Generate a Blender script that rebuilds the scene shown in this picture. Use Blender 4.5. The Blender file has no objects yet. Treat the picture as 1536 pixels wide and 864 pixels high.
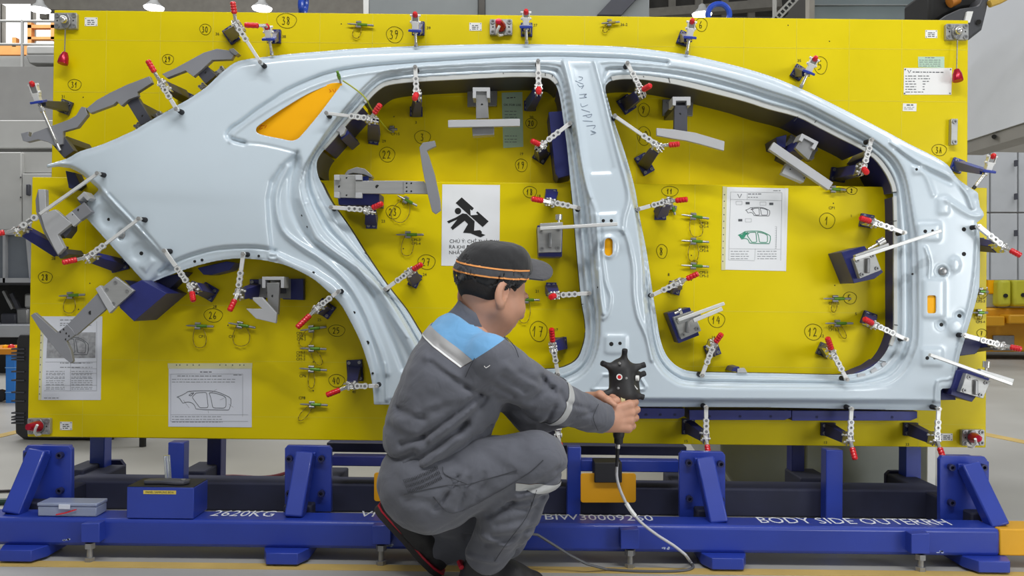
import bpy, bmesh, math, random
import numpy as np
from mathutils import Vector, Matrix

random.seed(7)
rng = np.random.default_rng(7)
SC = bpy.context.scene
COL = SC.collection
rad = math.radians

# ------------------------------------------------------------------ camera
FPX, CAMZ, ROLL, PITCH = 1254.0, 0.795, rad(0.65), rad(0.67)
_r = np.array([math.cos(ROLL), 0, math.sin(ROLL)])
_u0 = np.array([-math.sin(ROLL), 0, math.cos(ROLL)])
_f0 = np.array([0, 1.0, 0])
_f = math.cos(PITCH) * _f0 + math.sin(PITCH) * _u0
_u = math.cos(PITCH) * _u0 - math.sin(PITCH) * _f0
cam = bpy.data.cameras.new('camera')
cam.sensor_width = 36
cam.lens = FPX / 1536 * 36
cam.clip_end = 200
camo = bpy.data.objects.new('camera', cam)
COL.objects.link(camo)
M = Matrix.Identity(4)
for i in range(3):
    M[i][0], M[i][1], M[i][2] = _r[i], _u[i], -_f[i]
M[2][3] = CAMZ
camo.matrix_world = M
SC.camera = camo

# ------------------------------------------------------------------ light
SC.view_settings.view_transform = 'Standard'
SC.view_settings.look = 'None'
SC.view_settings.gamma = 1
SC.view_settings.use_curve_mapping = False
SC.view_settings.exposure = 0.0
w = bpy.data.worlds.new('hall_daylight')
SC.world = w
w.use_nodes = True
w.node_tree.nodes['Background'].inputs[0].default_value = (0.93, 0.97, 1.0, 1)
w.node_tree.nodes['Background'].inputs[1].default_value = 0.27


def area(name, loc, target, sx, sy, power, col=(1, 1, 1)):
    l = bpy.data.lights.new(name, 'AREA')
    l.shape = 'RECTANGLE'
    l.size, l.size_y, l.energy, l.color = sx, sy, power, col
    o = bpy.data.objects.new(name, l)
    COL.objects.link(o)
    o.location = loc
    o.rotation_euler = (Vector(target) - Vector(loc)).to_track_quat('-Z', 'Y').to_euler()
    return o


for x_, y_, p_ in ((-1.2, 0.6, 52), (0.9, 0.2, 76), (2.8, 0.6, 14)):
    area('bay_tube_light', (x_, y_, 4.2), (x_ * .6, y_ + 1.6, 0.6), 2.0, 0.16, p_)
area('added_low_right_fill', (4.2, -0.6, 1.05), (1.2, 3.0, 0.6), 1.6, 1.6, 68, (.95, .98, 1))  # added fill to brighten the right side and under the sill; no door there
area('bay_light_behind', (0.0, 5.8, 5.5), (0.0, 5.8, 0.0), 6.0, 2.0, 110)
area('hall_light_back_left', (-7.0, 9.0, 8.0), (-6.0, 12.0, 1.0), 6.0, 4.0, 650)
area('hall_light_back_right', (7.0, 7.0, 7.0), (6.0, 8.0, 1.0), 6.0, 4.0, 300)


# ------------------------------------------------------------------ helpers
def at(px, py, Y):
    """point of the depth plane Y on which the photograph shows pixel (px, py)"""
    d = _r * ((px - 768) / FPX) + _u * ((432 - py) / FPX) + _f
    s = Y / d[1]
    return Vector((d[0] * s, Y, CAMZ + d[2] * s))


def atz(px, py, z):
    d = _r * ((px - 768) / FPX) + _u * ((432 - py) / FPX) + _f
    s = (z - CAMZ) / d[2]
    return Vector((d[0] * s, d[1] * s, z))


def at_np(px, py, Y):
    dx = _r[0] * (px - 768) / FPX + _u[0] * (432 - py) / FPX + _f[0]
    dy = _r[1] * (px - 768) / FPX + _u[1] * (432 - py) / FPX + _f[1]
    dz = _r[2] * (px - 768) / FPX + _u[2] * (432 - py) / FPX + _f[2]
    s = Y / dy
    return np.stack([dx * s, Y + 0 * dx, CAMZ + dz * s], -1)


def frame(d, hint=(0, -1, 0)):
    """3x3 with x along d, z as near to hint as possible"""
    x = Vector(d).normalized()
    z = Vector(hint) - x * x.dot(Vector(hint))
    if z.length < 1e-4:
        z = Vector((0, 0, 1)) - x * x.z
    z.normalize()
    y = z.cross(x)
    return Matrix((x, y, z)).transposed()


class MB:
    def __init__(s):
        s.v, s.f = [], []

    def add(s, vs, fs):
        o = len(s.v)
        s.v += [tuple(v) for v in vs]
        s.f += [tuple(i + o for i in f) for f in fs]
        return s

    def box(s, c, size, R=None):
        c = Vector(c)
        vs = []
        for i in range(8):
            p = Vector(((i & 1) - .5, (i >> 1 & 1) - .5, (i >> 2 & 1) - .5))
            p = Vector((p.x * size[0], p.y * size[1], p.z * size[2]))
            vs.append(c + (R @ p if R else p))
        return s.add(vs, [(0, 2, 3, 1), (4, 5, 7, 6), (0, 1, 5, 4), (2, 6, 7, 3), (0, 4, 6, 2), (1, 3, 7, 5)])

    def bar(s, p0, p1, w, t, hint=(0, -1, 0)):
        """bar from p0 to p1, width w across, t along the hint"""
        p0, p1 = Vector(p0), Vector(p1)
        return s.box((p0 + p1) / 2, ((p1 - p0).length, w, t), frame(p1 - p0, hint))

    def loft(s, A, B):
        n = len(A)
        return s.add(list(A) + list(B), [tuple(range(n)), tuple(range(2 * n - 1, n - 1, -1))] +
                     [(i, n + i, n + (i + 1) % n, (i + 1) % n) for i in range(n)])

    def pprism(s, poly, Yf, Yb):
        A = [at(x, y, Yf) for x, y in poly]
        return s.loft(A, [Vector((p.x, Yb, p.z)) for p in A])

    def cyl(s, p0, p1, r0, r1=None, n=12):
        p0, p1 = Vector(p0), Vector(p1)
        r1 = r0 if r1 is None else r1
        R = frame(p1 - p0)
        ring = lambda p, r: [p + R @ Vector((0, r * math.cos(a * 2 * math.pi / n), r * math.sin(a * 2 * math.pi / n))) for a in range(n)]
        return s.loft(ring(p0, r0), ring(p1, r1))

    def lathe(s, p0, d, prof, n=12):
        p0 = Vector(p0)
        R = frame(d)
        vs, fs = [], []
        for t, r in prof:
            for a in range(n):
                vs.append(p0 + R @ Vector((t, r * math.cos(a * 2 * math.pi / n), r * math.sin(a * 2 * math.pi / n))))
        for j in range(len(prof) - 1):
            for a in range(n):
                b = (a + 1) % n
                fs.append((j * n + a, j * n + b, (j + 1) * n + b, (j + 1) * n + a))
        fs.append(tuple(range(n)))
        fs.append(tuple(range(len(prof) * n - 1, (len(prof) - 1) * n - 1, -1)))
        return s.add(vs, fs)

    def tube(s, pts, r, n=6, closed=False):
        pts = [Vector(p) for p in pts]
        m = len(pts)
        vs, fs = [], []
        z = None
        for i in range(m):
            if closed:
                t = pts[(i + 1) % m] - pts[i - 1]
            else:
                t = pts[min(i + 1, m - 1)] - pts[max(i - 1, 0)]
            t.normalize()
            if z is None:
                z = frame(t).col[2].copy()
            z = z - t * z.dot(t)
            z.normalize()
            y = z.cross(t)
            rr = r[i] if isinstance(r, (list, tuple)) else r
            for a in range(n):
                vs.append(pts[i] + rr * (math.cos(a * 2 * math.pi / n) * y + math.sin(a * 2 * math.pi / n) * z))
        for i in range(m if closed else m - 1):
            j = (i + 1) % m
            for a in range(n):
                b = (a + 1) % n
                fs.append((i * n + a, i * n + b, j * n + b, j * n + a))
        if not closed:
            fs.append(tuple(range(n)))
            fs.append(tuple(range(m * n - 1, (m - 1) * n - 1, -1)))
        return s.add(vs, fs)

    def ring(s, c, axis, ro, ri, th, n=14):
        c = Vector(c)
        R = frame(axis)
        vs, fs = [], []
        for (x, r) in ((-th / 2, ro), (th / 2, ro), (th / 2, ri), (-th / 2, ri)):
            for a in range(n):
                vs.append(c + R @ Vector((x, r * math.cos(a * 2 * math.pi / n), r * math.sin(a * 2 * math.pi / n))))
        for j in range(4):
            for a in range(n):
                b, k = (a + 1) % n, (j + 1) % 4
                fs.append((j * n + a, j * n + b, k * n + b, k * n + a))
        return s.add(vs, fs)

    def ball(s, c, r, n=12, m=8, sc=(1, 1, 1)):
        c = Vector(c)
        prof = [(math.sin(math.pi * i / m - math.pi / 2) * r, max(math.cos(math.pi * i / m - math.pi / 2) * r, r * .02)) for i in range(m + 1)]
        o = len(s.v)
        s.lathe((0, 0, 0), (0, 0, 1), prof, n)
        for i in range(o, len(s.v)):
            v = s.v[i]
            s.v[i] = (c.x + v[0] * sc[0], c.y + v[1] * sc[1], c.z + v[2] * sc[2])
        return s


ORG = {}


def _link(o, parent, c):
    COL.objects.link(o)
    if parent is not None:
        o.parent = parent
        o.location = Vector(c) - ORG[parent.name]
    else:
        o.location = c
    ORG[o.name] = Vector(c)


def obj(name, mb, mat, parent=None, smooth=35, bevel=0, kind=None, label=None, seg=2):
    me = bpy.data.meshes.new(name)
    vs = np.array(mb.v, dtype=float)
    c = (vs.min(0) + vs.max(0)) / 2
    me.from_pydata([tuple(x) for x in vs - c], [], mb.f)
    bm = bmesh.new()
    bm.from_mesh(me)
    bmesh.ops.recalc_face_normals(bm, faces=bm.faces)
    bm.to_mesh(me)
    bm.free()
    me.materials.append(mat)
    if smooth:
        me.shade_smooth()
        me.set_sharp_from_angle(angle=rad(smooth))
    o = bpy.data.objects.new(name, me)
    _link(o, parent, c)
    if bevel:
        b = o.modifiers.new('edge', 'BEVEL')
        b.width, b.segments, b.limit_method, b.angle_limit = bevel, seg, 'ANGLE', rad(40)
        b.harden_normals = False
    if kind:
        o['kind'] = kind
    if label:
        o['label'] = label
    return o


def thing(name, label, cat, loc, group=None):
    o = bpy.data.objects.new(name, None)
    o.empty_display_size = .02
    _link(o, None, Vector(loc))
    return tag(o, label, cat, group)


def tag(o, label, cat, group=None):
    o['label'], o['category'] = label, cat
    if group:
        o['group'] = group
    return o


def struct(o):
    o['kind'] = 'structure'
    return o


# ------------------------------------------------------------------ materials
def lin(c):
    if isinstance(c, str):
        c = [int(c[i:i + 2], 16) / 255 for i in (0, 2, 4)]
    return [((x + .055) / 1.055) ** 2.4 if x > .04045 else x / 12.92 for x in c]


def mat(name, col, rough=.5, metal=0, coat=0, var=.08, vscale=6, bump=0, bscale=60, emit=0, trans=0, stretch=None, rvar=.0):
    m = bpy.data.materials.new(name)
    m.use_nodes = True
    nt = m.node_tree
    b = nt.nodes['Principled BSDF']
    c = lin(col)
    b.inputs['Roughness'].default_value = rough
    b.inputs['Metallic'].default_value = metal
    b.inputs['Coat Weight'].default_value = coat
    b.inputs['Coat Roughness'].default_value = .12
    tc = nt.nodes.new('ShaderNodeTexCoord')
    src = tc.outputs['Object']
    if stretch:
        mp = nt.nodes.new('ShaderNodeMapping')
        mp.inputs['Scale'].default_value = stretch
        nt.links.new(src, mp.inputs[0])
        src = mp.outputs[0]
    if var:
        n = nt.nodes.new('ShaderNodeTexNoise')
        n.inputs['Scale'].default_value = vscale
        n.inputs['Detail'].default_value = 5
        nt.links.new(src, n.inputs['Vector'])
        rp = nt.nodes.new('ShaderNodeValToRGB')
        rp.color_ramp.elements[0].position = .3
        rp.color_ramp.elements[1].position = .7
        rp.color_ramp.elements[0].color = [x * (1 - var) for x in c] + [1]
        rp.color_ramp.elements[1].color = [min(1, x * (1 + var)) for x in c] + [1]
        nt.links.new(n.outputs[0], rp.inputs[0])
        nt.links.new(rp.outputs[0], b.inputs['Base Color'])
        if rvar:
            mr = nt.nodes.new('ShaderNodeMapRange')
            mr.inputs[3].default_value = max(0, rough - rvar)
            mr.inputs[4].default_value = rough + rvar
            nt.links.new(n.outputs[0], mr.inputs[0])
            nt.links.new(mr.outputs[0], b.inputs['Roughness'])
    else:
        b.inputs['Base Color'].default_value = c + [1]
    if bump:
        n2 = nt.nodes.new('ShaderNodeTexNoise')
        n2.inputs['Scale'].default_value = bscale
        n2.inputs['Detail'].default_value = 4
        nt.links.new(src, n2.inputs['Vector'])
        bp = nt.nodes.new('ShaderNodeBump')
        bp.inputs['Strength'].default_value = bump
        bp.inputs['Distance'].default_value = .002
        nt.links.new(n2.outputs[0], bp.inputs['Height'])
        nt.links.new(bp.outputs[0], b.inputs['Normal'])
    if emit:
        b.inputs['Emission Color'].default_value = c + [1]
        b.inputs['Emission Strength'].default_value = emit
    if trans:
        b.inputs['Transmission Weight'].default_value = trans
    return m


MT = dict(
    yellow=mat('yellow_paint', 'e2cc00', .38, var=.05, vscale=3, coat=.05, rvar=.08),
    amber=mat('amber_paint', 'ffb50a', .45, var=.03),
    primer=mat('grey_blue_primer', 'cad7e0', .26, coat=.6, var=.02, vscale=3),
    navy=mat('navy_paint', '272d6e', .4, var=.12, vscale=15),
    navyd=mat('dark_navy_paint', '23264c', .45, var=.15, vscale=15),
    slate=mat('slate_coating', '45464f', .45, var=.08, vscale=12),
    blue=mat('blue_frame_paint', '243b9c', .4, var=.1, vscale=5, coat=.2, bump=.06, bscale=40),
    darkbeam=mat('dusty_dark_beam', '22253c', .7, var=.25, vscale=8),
    chrome=mat('plated_steel', 'd8d6d2', .24, metal=.9, var=.08, vscale=30),
    whitesteel=mat('bright_zinc', 'e4e4e2', .35, metal=.35, var=.05),
    alu=mat('brushed_aluminium', 'b4b4b2', .38, metal=.55, var=.06, stretch=(2, 20, 20)),
    steel=mat('machined_steel', '9a9a9a', .35, metal=.6, var=.1, vscale=20),
    grey=mat('grey_template_coating', '8f9095', .42, metal=.25, var=.05),
    lgrey=mat('light_grey_template', 'b9babc', .45, metal=.2, var=.05),
    red=mat('red_vinyl_grip', 'd8121c', .35, var=.06, coat=.3),
    redcap=mat('red_anodised_cap', 'b01030', .25, metal=.4, var=.08),
    rubber=mat('black_rubber', '1c1c20', .6, var=.2),
    black=mat('black_ink', '141414', .7, var=.1),
    ink=mat('marker_ink', '2a2a12', .8, var=.1),
    greyink=mat('grey_print', '85878c', .8, var=.05),
    midink=mat('dark_grey_print', '55585c', .8, var=.05),
    redink=mat('red_marker', 'd85a10', .8, var=.1),
    blueink=mat('blue_marker', '8a98ab', .8, var=.1),
    green=mat('green_pin_grip', '5f8f2a', .35, metal=.3, var=.12, vscale=30),
    cable=mat('tan_cable', '9d8a2a', .5, var=.1),
    yline=mat('scribed_line', 'dccf3a', .5, var=.05),
    paper=mat('paper', 'eceef0', .6, var=.015),
    paperblue=mat('cool_paper', 'dfe2ea', .35, var=.02),
    sleeve=mat('clear_film_edge', 'ddd9a8', .25, var=.06),
    greentag=mat('pale_green_tag', 'b9d6bd', .5, var=.05),
    white=mat('white_plastic', 'eeeeec', .5, var=.03),
    wtext=mat('white_stencil', 'e6e8f0', .6, var=.1, vscale=40),
)

for m_ in ('yellow', 'amber'):
    MT[m_].node_tree.nodes['Principled BSDF'].inputs['Specular IOR Level'].default_value = .22
# ------------------------------------------------------------------ curves of the body side panel (pixels of the photograph)
def cr(pts, n=3, closed=False):
    P = np.array(pts, float)
    m = len(P)
    out = []
    for i in range(m if closed else m - 1):
        if closed:
            a, b, c, d = P[i - 1], P[i], P[(i + 1) % m], P[(i + 2) % m]
        else:
            a, b, c, d = P[max(i - 1, 0)], P[i], P[i + 1], P[min(i + 2, m - 1)]
        for k in range(n):
            t = k / n
            out.append(.5 * (2 * b + (c - a) * t + (2 * a - 5 * b + 4 * c - d) * t * t + (3 * b - a - 3 * c + d) * t ** 3))
    if not closed:
        out.append(P[-1])
    return np.array(out)


YFL, YL, YU = 2.85, 2.93, 3.06          # weld flange of the panel, lower plate, upper plate
OUT_TOP = [(70, 247), (100, 238), (120, 227), (155, 216), (200, 196), (215, 187), (262, 160), (282, 149), (310, 130), (330, 111), (352, 94),
           (370, 89), (384, 87), (434, 81), (484, 77), (534, 73), (624, 69), (700, 67), (768, 66), (868, 67.5), (943, 71), (1018, 80),
           (1055, 87), (1105, 99), (1152, 113), (1190, 128), (1227, 145), (1277, 170), (1327, 196), (1364, 216), (1402, 235), (1422, 248),
           (1434, 265), (1447, 276), (1464, 287)]
OUT_R = [(1467, 290), (1470, 311), (1475, 318), (1476, 323), (1473, 328), (1465, 334), (1469, 341), (1470, 366), (1470, 400), (1469, 432), (1464, 452),
         (1454, 486), (1440, 532), (1433, 570), (1431, 582), (1413, 583), (1411, 586), (1411, 616)]
OUT_B = [(1300, 614), (1152, 611), (958, 610), (760, 609), (583, 607), (561, 607)]
OUT_A = [(560, 590), (556, 562), (549, 537), (539, 509), (524, 479), (509, 454), (484, 430), (466, 416), (434, 400), (409, 393), (384, 389),
         (350, 388), (312, 394), (275, 405), (250, 414), (226, 424)]
OUT_L = [(217, 424), (124, 321), (121, 314), (146, 287), (148, 284), (135, 272), (125, 263), (116, 257), (105, 252), (88, 250), (71, 252)]
OUTER = np.concatenate([cr(OUT_TOP, 3), OUT_R, OUT_B, cr(OUT_A, 3), OUT_L])
R_OPEN = cr([(768, 115), (684, 119), (621, 122.5), (584, 127), (569, 134), (556, 146), (544, 160), (524, 182), (494, 216), (484, 227), (476, 240),
             (475, 253), (478, 266), (484, 278), (496, 301), (524, 341), (549, 381), (581, 428), (609, 464), (628, 495), (650, 529), (668, 546),
             (695, 553), (740, 554), (788, 554), (832, 553), (852, 548), (867, 537), (875, 517), (878, 500), (877, 480), (873, 457), (870, 432),
             (864, 366), (860, 316), (855, 266), (850, 216), (845, 180), (840, 147), (835, 130), (828, 121), (815, 116)], 3, True)
R_RING = cr([(768, 91), (684, 94), (600, 100), (566, 108), (534, 137), (509, 167), (491, 190), (466, 229), (451, 253), (444, 278), (446, 298),
             (456, 328), (471, 359), (496, 380), (524, 396), (549, 413), (569, 434), (590, 465), (616, 510), (640, 556), (668, 578), (720, 587),
             (788, 587), (840, 583), (872, 570), (892, 548), (902, 516), (904, 470), (900, 432), (895, 366), (888, 310), (878, 260), (870, 216),
             (862, 180), (854, 135), (848, 102), (835, 92)], 3, True)
F_OPEN = cr([(908, 133), (912, 124), (923, 119.5), (943, 118), (975, 120), (1018, 127), (1068, 139), (1118, 152), (1152, 163), (1197, 175), (1227, 190),
             (1260, 207), (1290, 222), (1312, 238), (1327, 257), (1337, 277), (1340, 295), (1341, 328), (1341, 380), (1341, 432), (1341, 490),
             (1337, 510), (1327, 531), (1311, 548), (1292, 558), (1270, 562), (1240, 562), (1152, 560), (1090, 559), (1045, 558), (1025, 554), (1010, 545),
             (998, 530), (990, 507), (985, 477), (978, 432), (970, 378), (960, 328), (953, 286), (943, 248), (933, 216), (920, 178), (912, 150)], 3, True)
F_RING = cr([(893, 97), (903, 132), (914, 180), (926, 221), (939, 261), (947, 300), (956, 350), (962, 400), (963, 440), (968, 490), (975, 532),
             (988, 557), (1007, 574), (1035, 583), (1152, 586), (1310, 585), (1345, 578), (1367, 557), (1379, 532), (1384, 507), (1384, 432), (1382, 366),
             (1373, 316), (1366, 278), (1359, 253), (1346, 232), (1326, 215), (1302, 199), (1252, 171), (1202, 147), (1152, 130), (1118, 119), (1068, 105),
             (1018, 96), (943, 90), (905, 89)], 3, True)
QWIN = cr([(509, 127), (500, 126.5), (489, 129), (459, 142), (421, 165), (392, 185), (384, 193), (389, 201), (421, 208), (436, 211), (445, 209), (453, 202), (479, 171), (504, 138), (510, 130)], 3, True)


def rrect(x0, y0, x1, y1, r, n=4):
    o = []
    for cx, cy, a0 in ((x1 - r, y0 + r, -90), (x1 - r, y1 - r, 0), (x0 + r, y1 - r, 90), (x0 + r, y0 + r, 180)):
        for i in range(n + 1):
            a = rad(a0 + 90 * i / n)
            o.append((cx + r * math.cos(a), cy + r * math.sin(a)))
    return np.array(o)


def circ(x, y, r, r2=None, n=16):
    return np.array([(x + r * math.cos(i * 2 * math.pi / n), y + (r2 or r) * math.sin(i * 2 * math.pi / n)) for i in range(n)])


B_SLOT = rrect(907, 357, 919, 384, 5.5)
A_SLOT = rrect(1391, 443, 1404, 470, 2.5)


def dist_pl(X, Y, pl, closed=False):
    pl = np.asarray(pl, np.float32)
    best = np.full(X.shape, 1e9, np.float32)
    m = len(pl)
    for i in range(m if closed else m - 1):
        ax, ay = pl[i]
        bx, by = pl[(i + 1) % m]
        dx, dy = bx - ax, by - ay
        L = dx * dx + dy * dy
        if L < 1e-6:
            continue
        t = np.clip(((X - ax) * dx + (Y - ay) * dy) / L, 0, 1)
        d = (X - ax - t * dx) ** 2 + (Y - ay - t * dy) ** 2
        np.minimum(best, d, out=best)
    return np.sqrt(best)


def inside(X, Y, pl):
    pl = np.asarray(pl, np.float32)
    c = np.zeros(X.shape, bool)
    m = len(pl)
    for i in range(m):
        ax, ay = pl[i]
        bx, by = pl[(i + 1) % m]
        if ay == by:
            continue
        hit = ((ay > Y) != (by > Y)) & (X < (bx - ax) * (Y - ay) / (by - ay) + ax)
        c ^= hit
    return c


def sdp(X, Y, pl):
    d = dist_pl(X, Y, pl, True)
    return np.where(inside(X, Y, pl), -d, d)


def sg(x, wd):
    return 1 / (1 + np.exp(-np.clip(x / wd, -30, 30)))


def local(X, Y, pl, fn, pad=14, closed=True):
    """evaluate fn on the signed distance only near the outline's box"""
    pl = np.asarray(pl)
    lo, hi = pl.min(0) - pad, pl.max(0) + pad
    k = (X > lo[0]) & (X < hi[0]) & (Y > lo[1]) & (Y < hi[1])
    out = np.zeros(X.shape, np.float32)
    if k.any():
        d = sdp(X[k], Y[k], pl) if closed else dist_pl(X[k], Y[k], pl)
        out[k] = fn(d)
    return out


PROF_T = [0, .22, .27, .40, .48, .58, .63, .80, .85, 1.0]
PROF_H = [0, .00, .28, .33, .14, .20, .60, .68, .94, 1.0]
PILLAR = [(446, 228), (421, 251), (406, 272), (401, 298), (403, 336), (407, 372), (412, 378), (436, 389), (470, 404), (500, 424), (522, 446), (540, 480),
          (555, 515), (566, 560), (566, 612), (590, 612), (640, 575), (600, 500), (569, 440), (524, 400), (471, 361), (446, 298), (451, 253)]
LAMP = [(143, 282), (115, 315), (215, 432), (240, 430), (262, 402), (205, 342)]
ARCHL = OUT_A


def sheet_h(X, Y):
    """height of the panel's surface towards the camera over its weld flange, metres"""
    skin = .058 - 1.5e-6 * np.clip(250 - Y, 0, None) ** 2
    skin = skin - .06 * (np.clip(230 - X, 0, None) / 160) ** 2
    skin = skin + .018 * np.exp(-((X - 330) / 170) ** 2 - ((Y - 290) / 85) ** 2)
    skin = skin - .0045 * sg(Y - (294 + .03 * (X - 150)), 5) * np.exp(-((X - 240) / 130) ** 2)
    skin = skin - .022 * sg(X - 1290, 25)                       # hinge pillar lies deeper
    skin = skin - .010 * sg(Y - 560, 20) * sg(X - 600, 10)
    h = skin.astype(np.float32)
    # flare of the wheel arch and the inner pillar behind it
    h = h - .024 * local(X, Y, PILLAR, lambda d: sg(-d, 1.7), 20)
    h = h - .030 * local(X, Y, LAMP, lambda d: sg(-d, 1.5), 20)
    ar = local(X, Y, cr([(240, 408), (262, 393), (300, 379), (337, 372), (384, 371), (412, 376)], 3), lambda d: np.exp(-(d / 2.6) ** 2), 12, False)
    h = h - .012 * ar
    band = local(X, Y, np.array([(226, 424), (245, 398), (262, 395), (300, 381), (337, 374), (384, 373), (415, 378), (420, 396), (384, 393), (350, 392), (312, 398), (275, 409)]),
                 lambda d: sg(-d, 2), 16)
    h = h - .012 * band
    # creases: polyline, amplitude, half width
    for pl, a, s in CREASES:
        h = h + 1.5 * a * local(X, Y, cr(pl, 3), lambda d: np.exp(-(d / s) ** 2), 5 * s, False)
    for pl, a, s in PADS:
        h = h + 1.8 * a * local(X, Y, pl, lambda d: sg(-d, s), 14)
    for pl, a, s in RIMS:                                        # outlined embosses: a bead round the edge
        h = h + 1.9 * a * local(X, Y, pl, lambda d: np.exp(-(d / s) ** 2), 12)
    # the two door apertures
    for op, rg in ((R_OPEN, R_RING), (F_OPEN, F_RING)):
        lo, hi = rg.min(0) - 3, rg.max(0) + 3
        k = (X > lo[0]) & (X < hi[0]) & (Y > lo[1]) & (Y < hi[1])
        x, y = X[k], Y[k]
        ins = inside(x, y, rg)
        x, y = x[ins], y[ins]
        do = sdp(x, y, op)
        dr = dist_pl(x, y, rg, True)
        do = np.maximum(do, 0)
        t = do / np.maximum(do + dr, .01)
        kk = np.flatnonzero(k)[ins] if k.ndim == 1 else None
        f = np.interp(t, PROF_T, PROF_H).astype(np.float32)
        wide = np.clip((do + dr - 5) / 8, 0, 1)                  # narrow rims keep one plain step
        h[kk] = h[kk] * (f * wide + (1 - wide) * np.clip(t * 1.6 - .3, 0, 1))
    # flange strip along the sill
    h = h - (h - .008) * (sg(Y - (599 + .006 * (X - 580)), 0.8) * sg(X - 590, 3)) * (Y > 560)
    return h


CREASES = [
    ([(366, 214), (348, 209), (341, 202), (347, 193), (362, 183), (384, 166), (410, 149), (434, 134), (484, 113), (534, 102), (609, 95), (684, 90), (768, 85.5), (843, 84.5), (888, 86), (943, 88), (1000, 94)], -.010, 3.2),
    ([(345, 213), (352, 200), (384, 176), (434, 146), (484, 124), (534, 112), (600, 104)], .004, 2.5),
    ([(360, 214), (390, 216), (420, 222), (446, 229)], -.0025, 1.8),
    ([(432, 250), (418, 278), (414, 308), (424, 345), (450, 368), (484, 390), (520, 423), (545, 463), (560, 500), (572, 530), (580, 560)], .010, 4.0),
    ([(446, 240), (440, 258), (436, 285), (440, 318), (458, 352), (490, 378), (525, 402), (552, 432), (572, 472), (590, 515), (604, 552)], -.008, 4.5),
    ([(462, 300), (480, 310), (500, 345), (540, 405), (575, 455), (610, 505)], .0035, 1.8),
    ([(457, 307), (480, 297)], .003, 1.5),
    ([(578, 545), (580, 600)], .006, 2),
    # front pillar
    ([(1337, 214), (1372, 238), (1400, 252), (1427, 265), (1440, 277), (1452, 294), (1458, 311)], .007, 3.0),
    ([(1345, 224), (1372, 246), (1425, 274)], -.004, 3.0),
    ([(1382, 252), (1392, 270), (1400, 292)], .003, 3.5),
    ([(1466, 338), (1463, 400), (1456, 448), (1445, 490), (1434, 535), (1428, 566), (1406, 572), (1403, 600)], .0045, 1.6),
    ([(1388, 372), (1394, 392), (1393, 415)], .004, 2.2),
    ([(1420, 300), (1455, 322), (1476, 322)], .004, 4),
    # middle pillar
    ([(846, 92), (858, 140), (866, 190), (872, 240), (882, 285), (894, 318), (897, 360), (900, 432), (905, 470)], .009, 3.0),
    ([(892, 92), (905, 140), (917, 190), (930, 240), (940, 275), (943, 300), (936, 326), (934, 345)], .007, 3.0),
    ([(935, 345), (942, 360), (950, 400), (951, 440), (957, 475), (970, 505), (978, 540)], .006, 3.0),
    ([(903, 376), (908, 420), (916, 445), (912, 470), (905, 478)], .006, 2.5),
    ([(888, 300), (900, 345), (898, 400)], -.005, 3.0),
    ([(596, 597.5), (900, 599.5), (1200, 601), (1398, 602.5)], -.006, 1.8),
    # lamp bracket
    ([(152, 283), (205, 340), (262, 402)], .006, 2.2),
    ([(163, 292), (215, 346), (250, 388)], -.005, 2.5),
    ([(72, 250), (90, 246), (112, 250), (130, 262), (150, 280)], .004, 2.5),
]
PADS = [
    (rrect(1407, 297, 1424, 321, 4), .0035, 1.4), (rrect(1376, 334, 1411, 361, 5), .004, 1.4),
    (circ(1433, 397, 8, 11, 8), .0035, 1.4), (rrect(1384, 418, 1417, 477, 5), .004, 1.4),
    (circ(1433, 490, 11), .0035, 1.4), (circ(1412, 487, 7), -.005, 1.4), (circ(1439, 474, 7.5), -.005, 1.4), (circ(1413, 407, 9), -.004, 1.4),
    (rrect(1382, 522, 1414, 549, 4), .0035, 1.4), (rrect(1369, 247, 1384, 261, 4), .004, 1.4),
    (np.array([(893, 321), (926, 319), (930, 345), (895, 347)]), .004, 1.4), (rrect(907, 502, 941, 531, 5), .004, 1.4),
    (circ(913.5, 370, 12, 18), .005, 1.4),
    (np.array([(862, 101), (884, 100), (921, 252), (917, 259), (887, 260), (882, 252)]), -.0035, 1.4),
    (circ(163, 327, 13, 15), -.006, 2), (circ(183, 352, 8), -.007, 1.6), (circ(210, 378, 14, 14), -.006, 2),
    (np.array([(133, 313), (147, 302), (151, 306), (139, 317)]), .004, 1.2), (np.array([(211, 400), (225, 386), (232, 392), (219, 408)]), .004, 1.2),
    (rrect(383, 375, 394, 389, 3), .002, 1.2),
]
RIMS = [
    (np.array([(888, 584), (904, 562), (958, 562), (969, 580), (966, 584)]), .004, 1.8),
    (rrect(403, 381, 416, 388, 3), .003, 1.3),
    (circ(1412, 487, 8), .002, 1.2), (circ(1439, 474, 8.5), .002, 1.2), (circ(1413, 407, 10), .002, 1.2),
]


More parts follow.
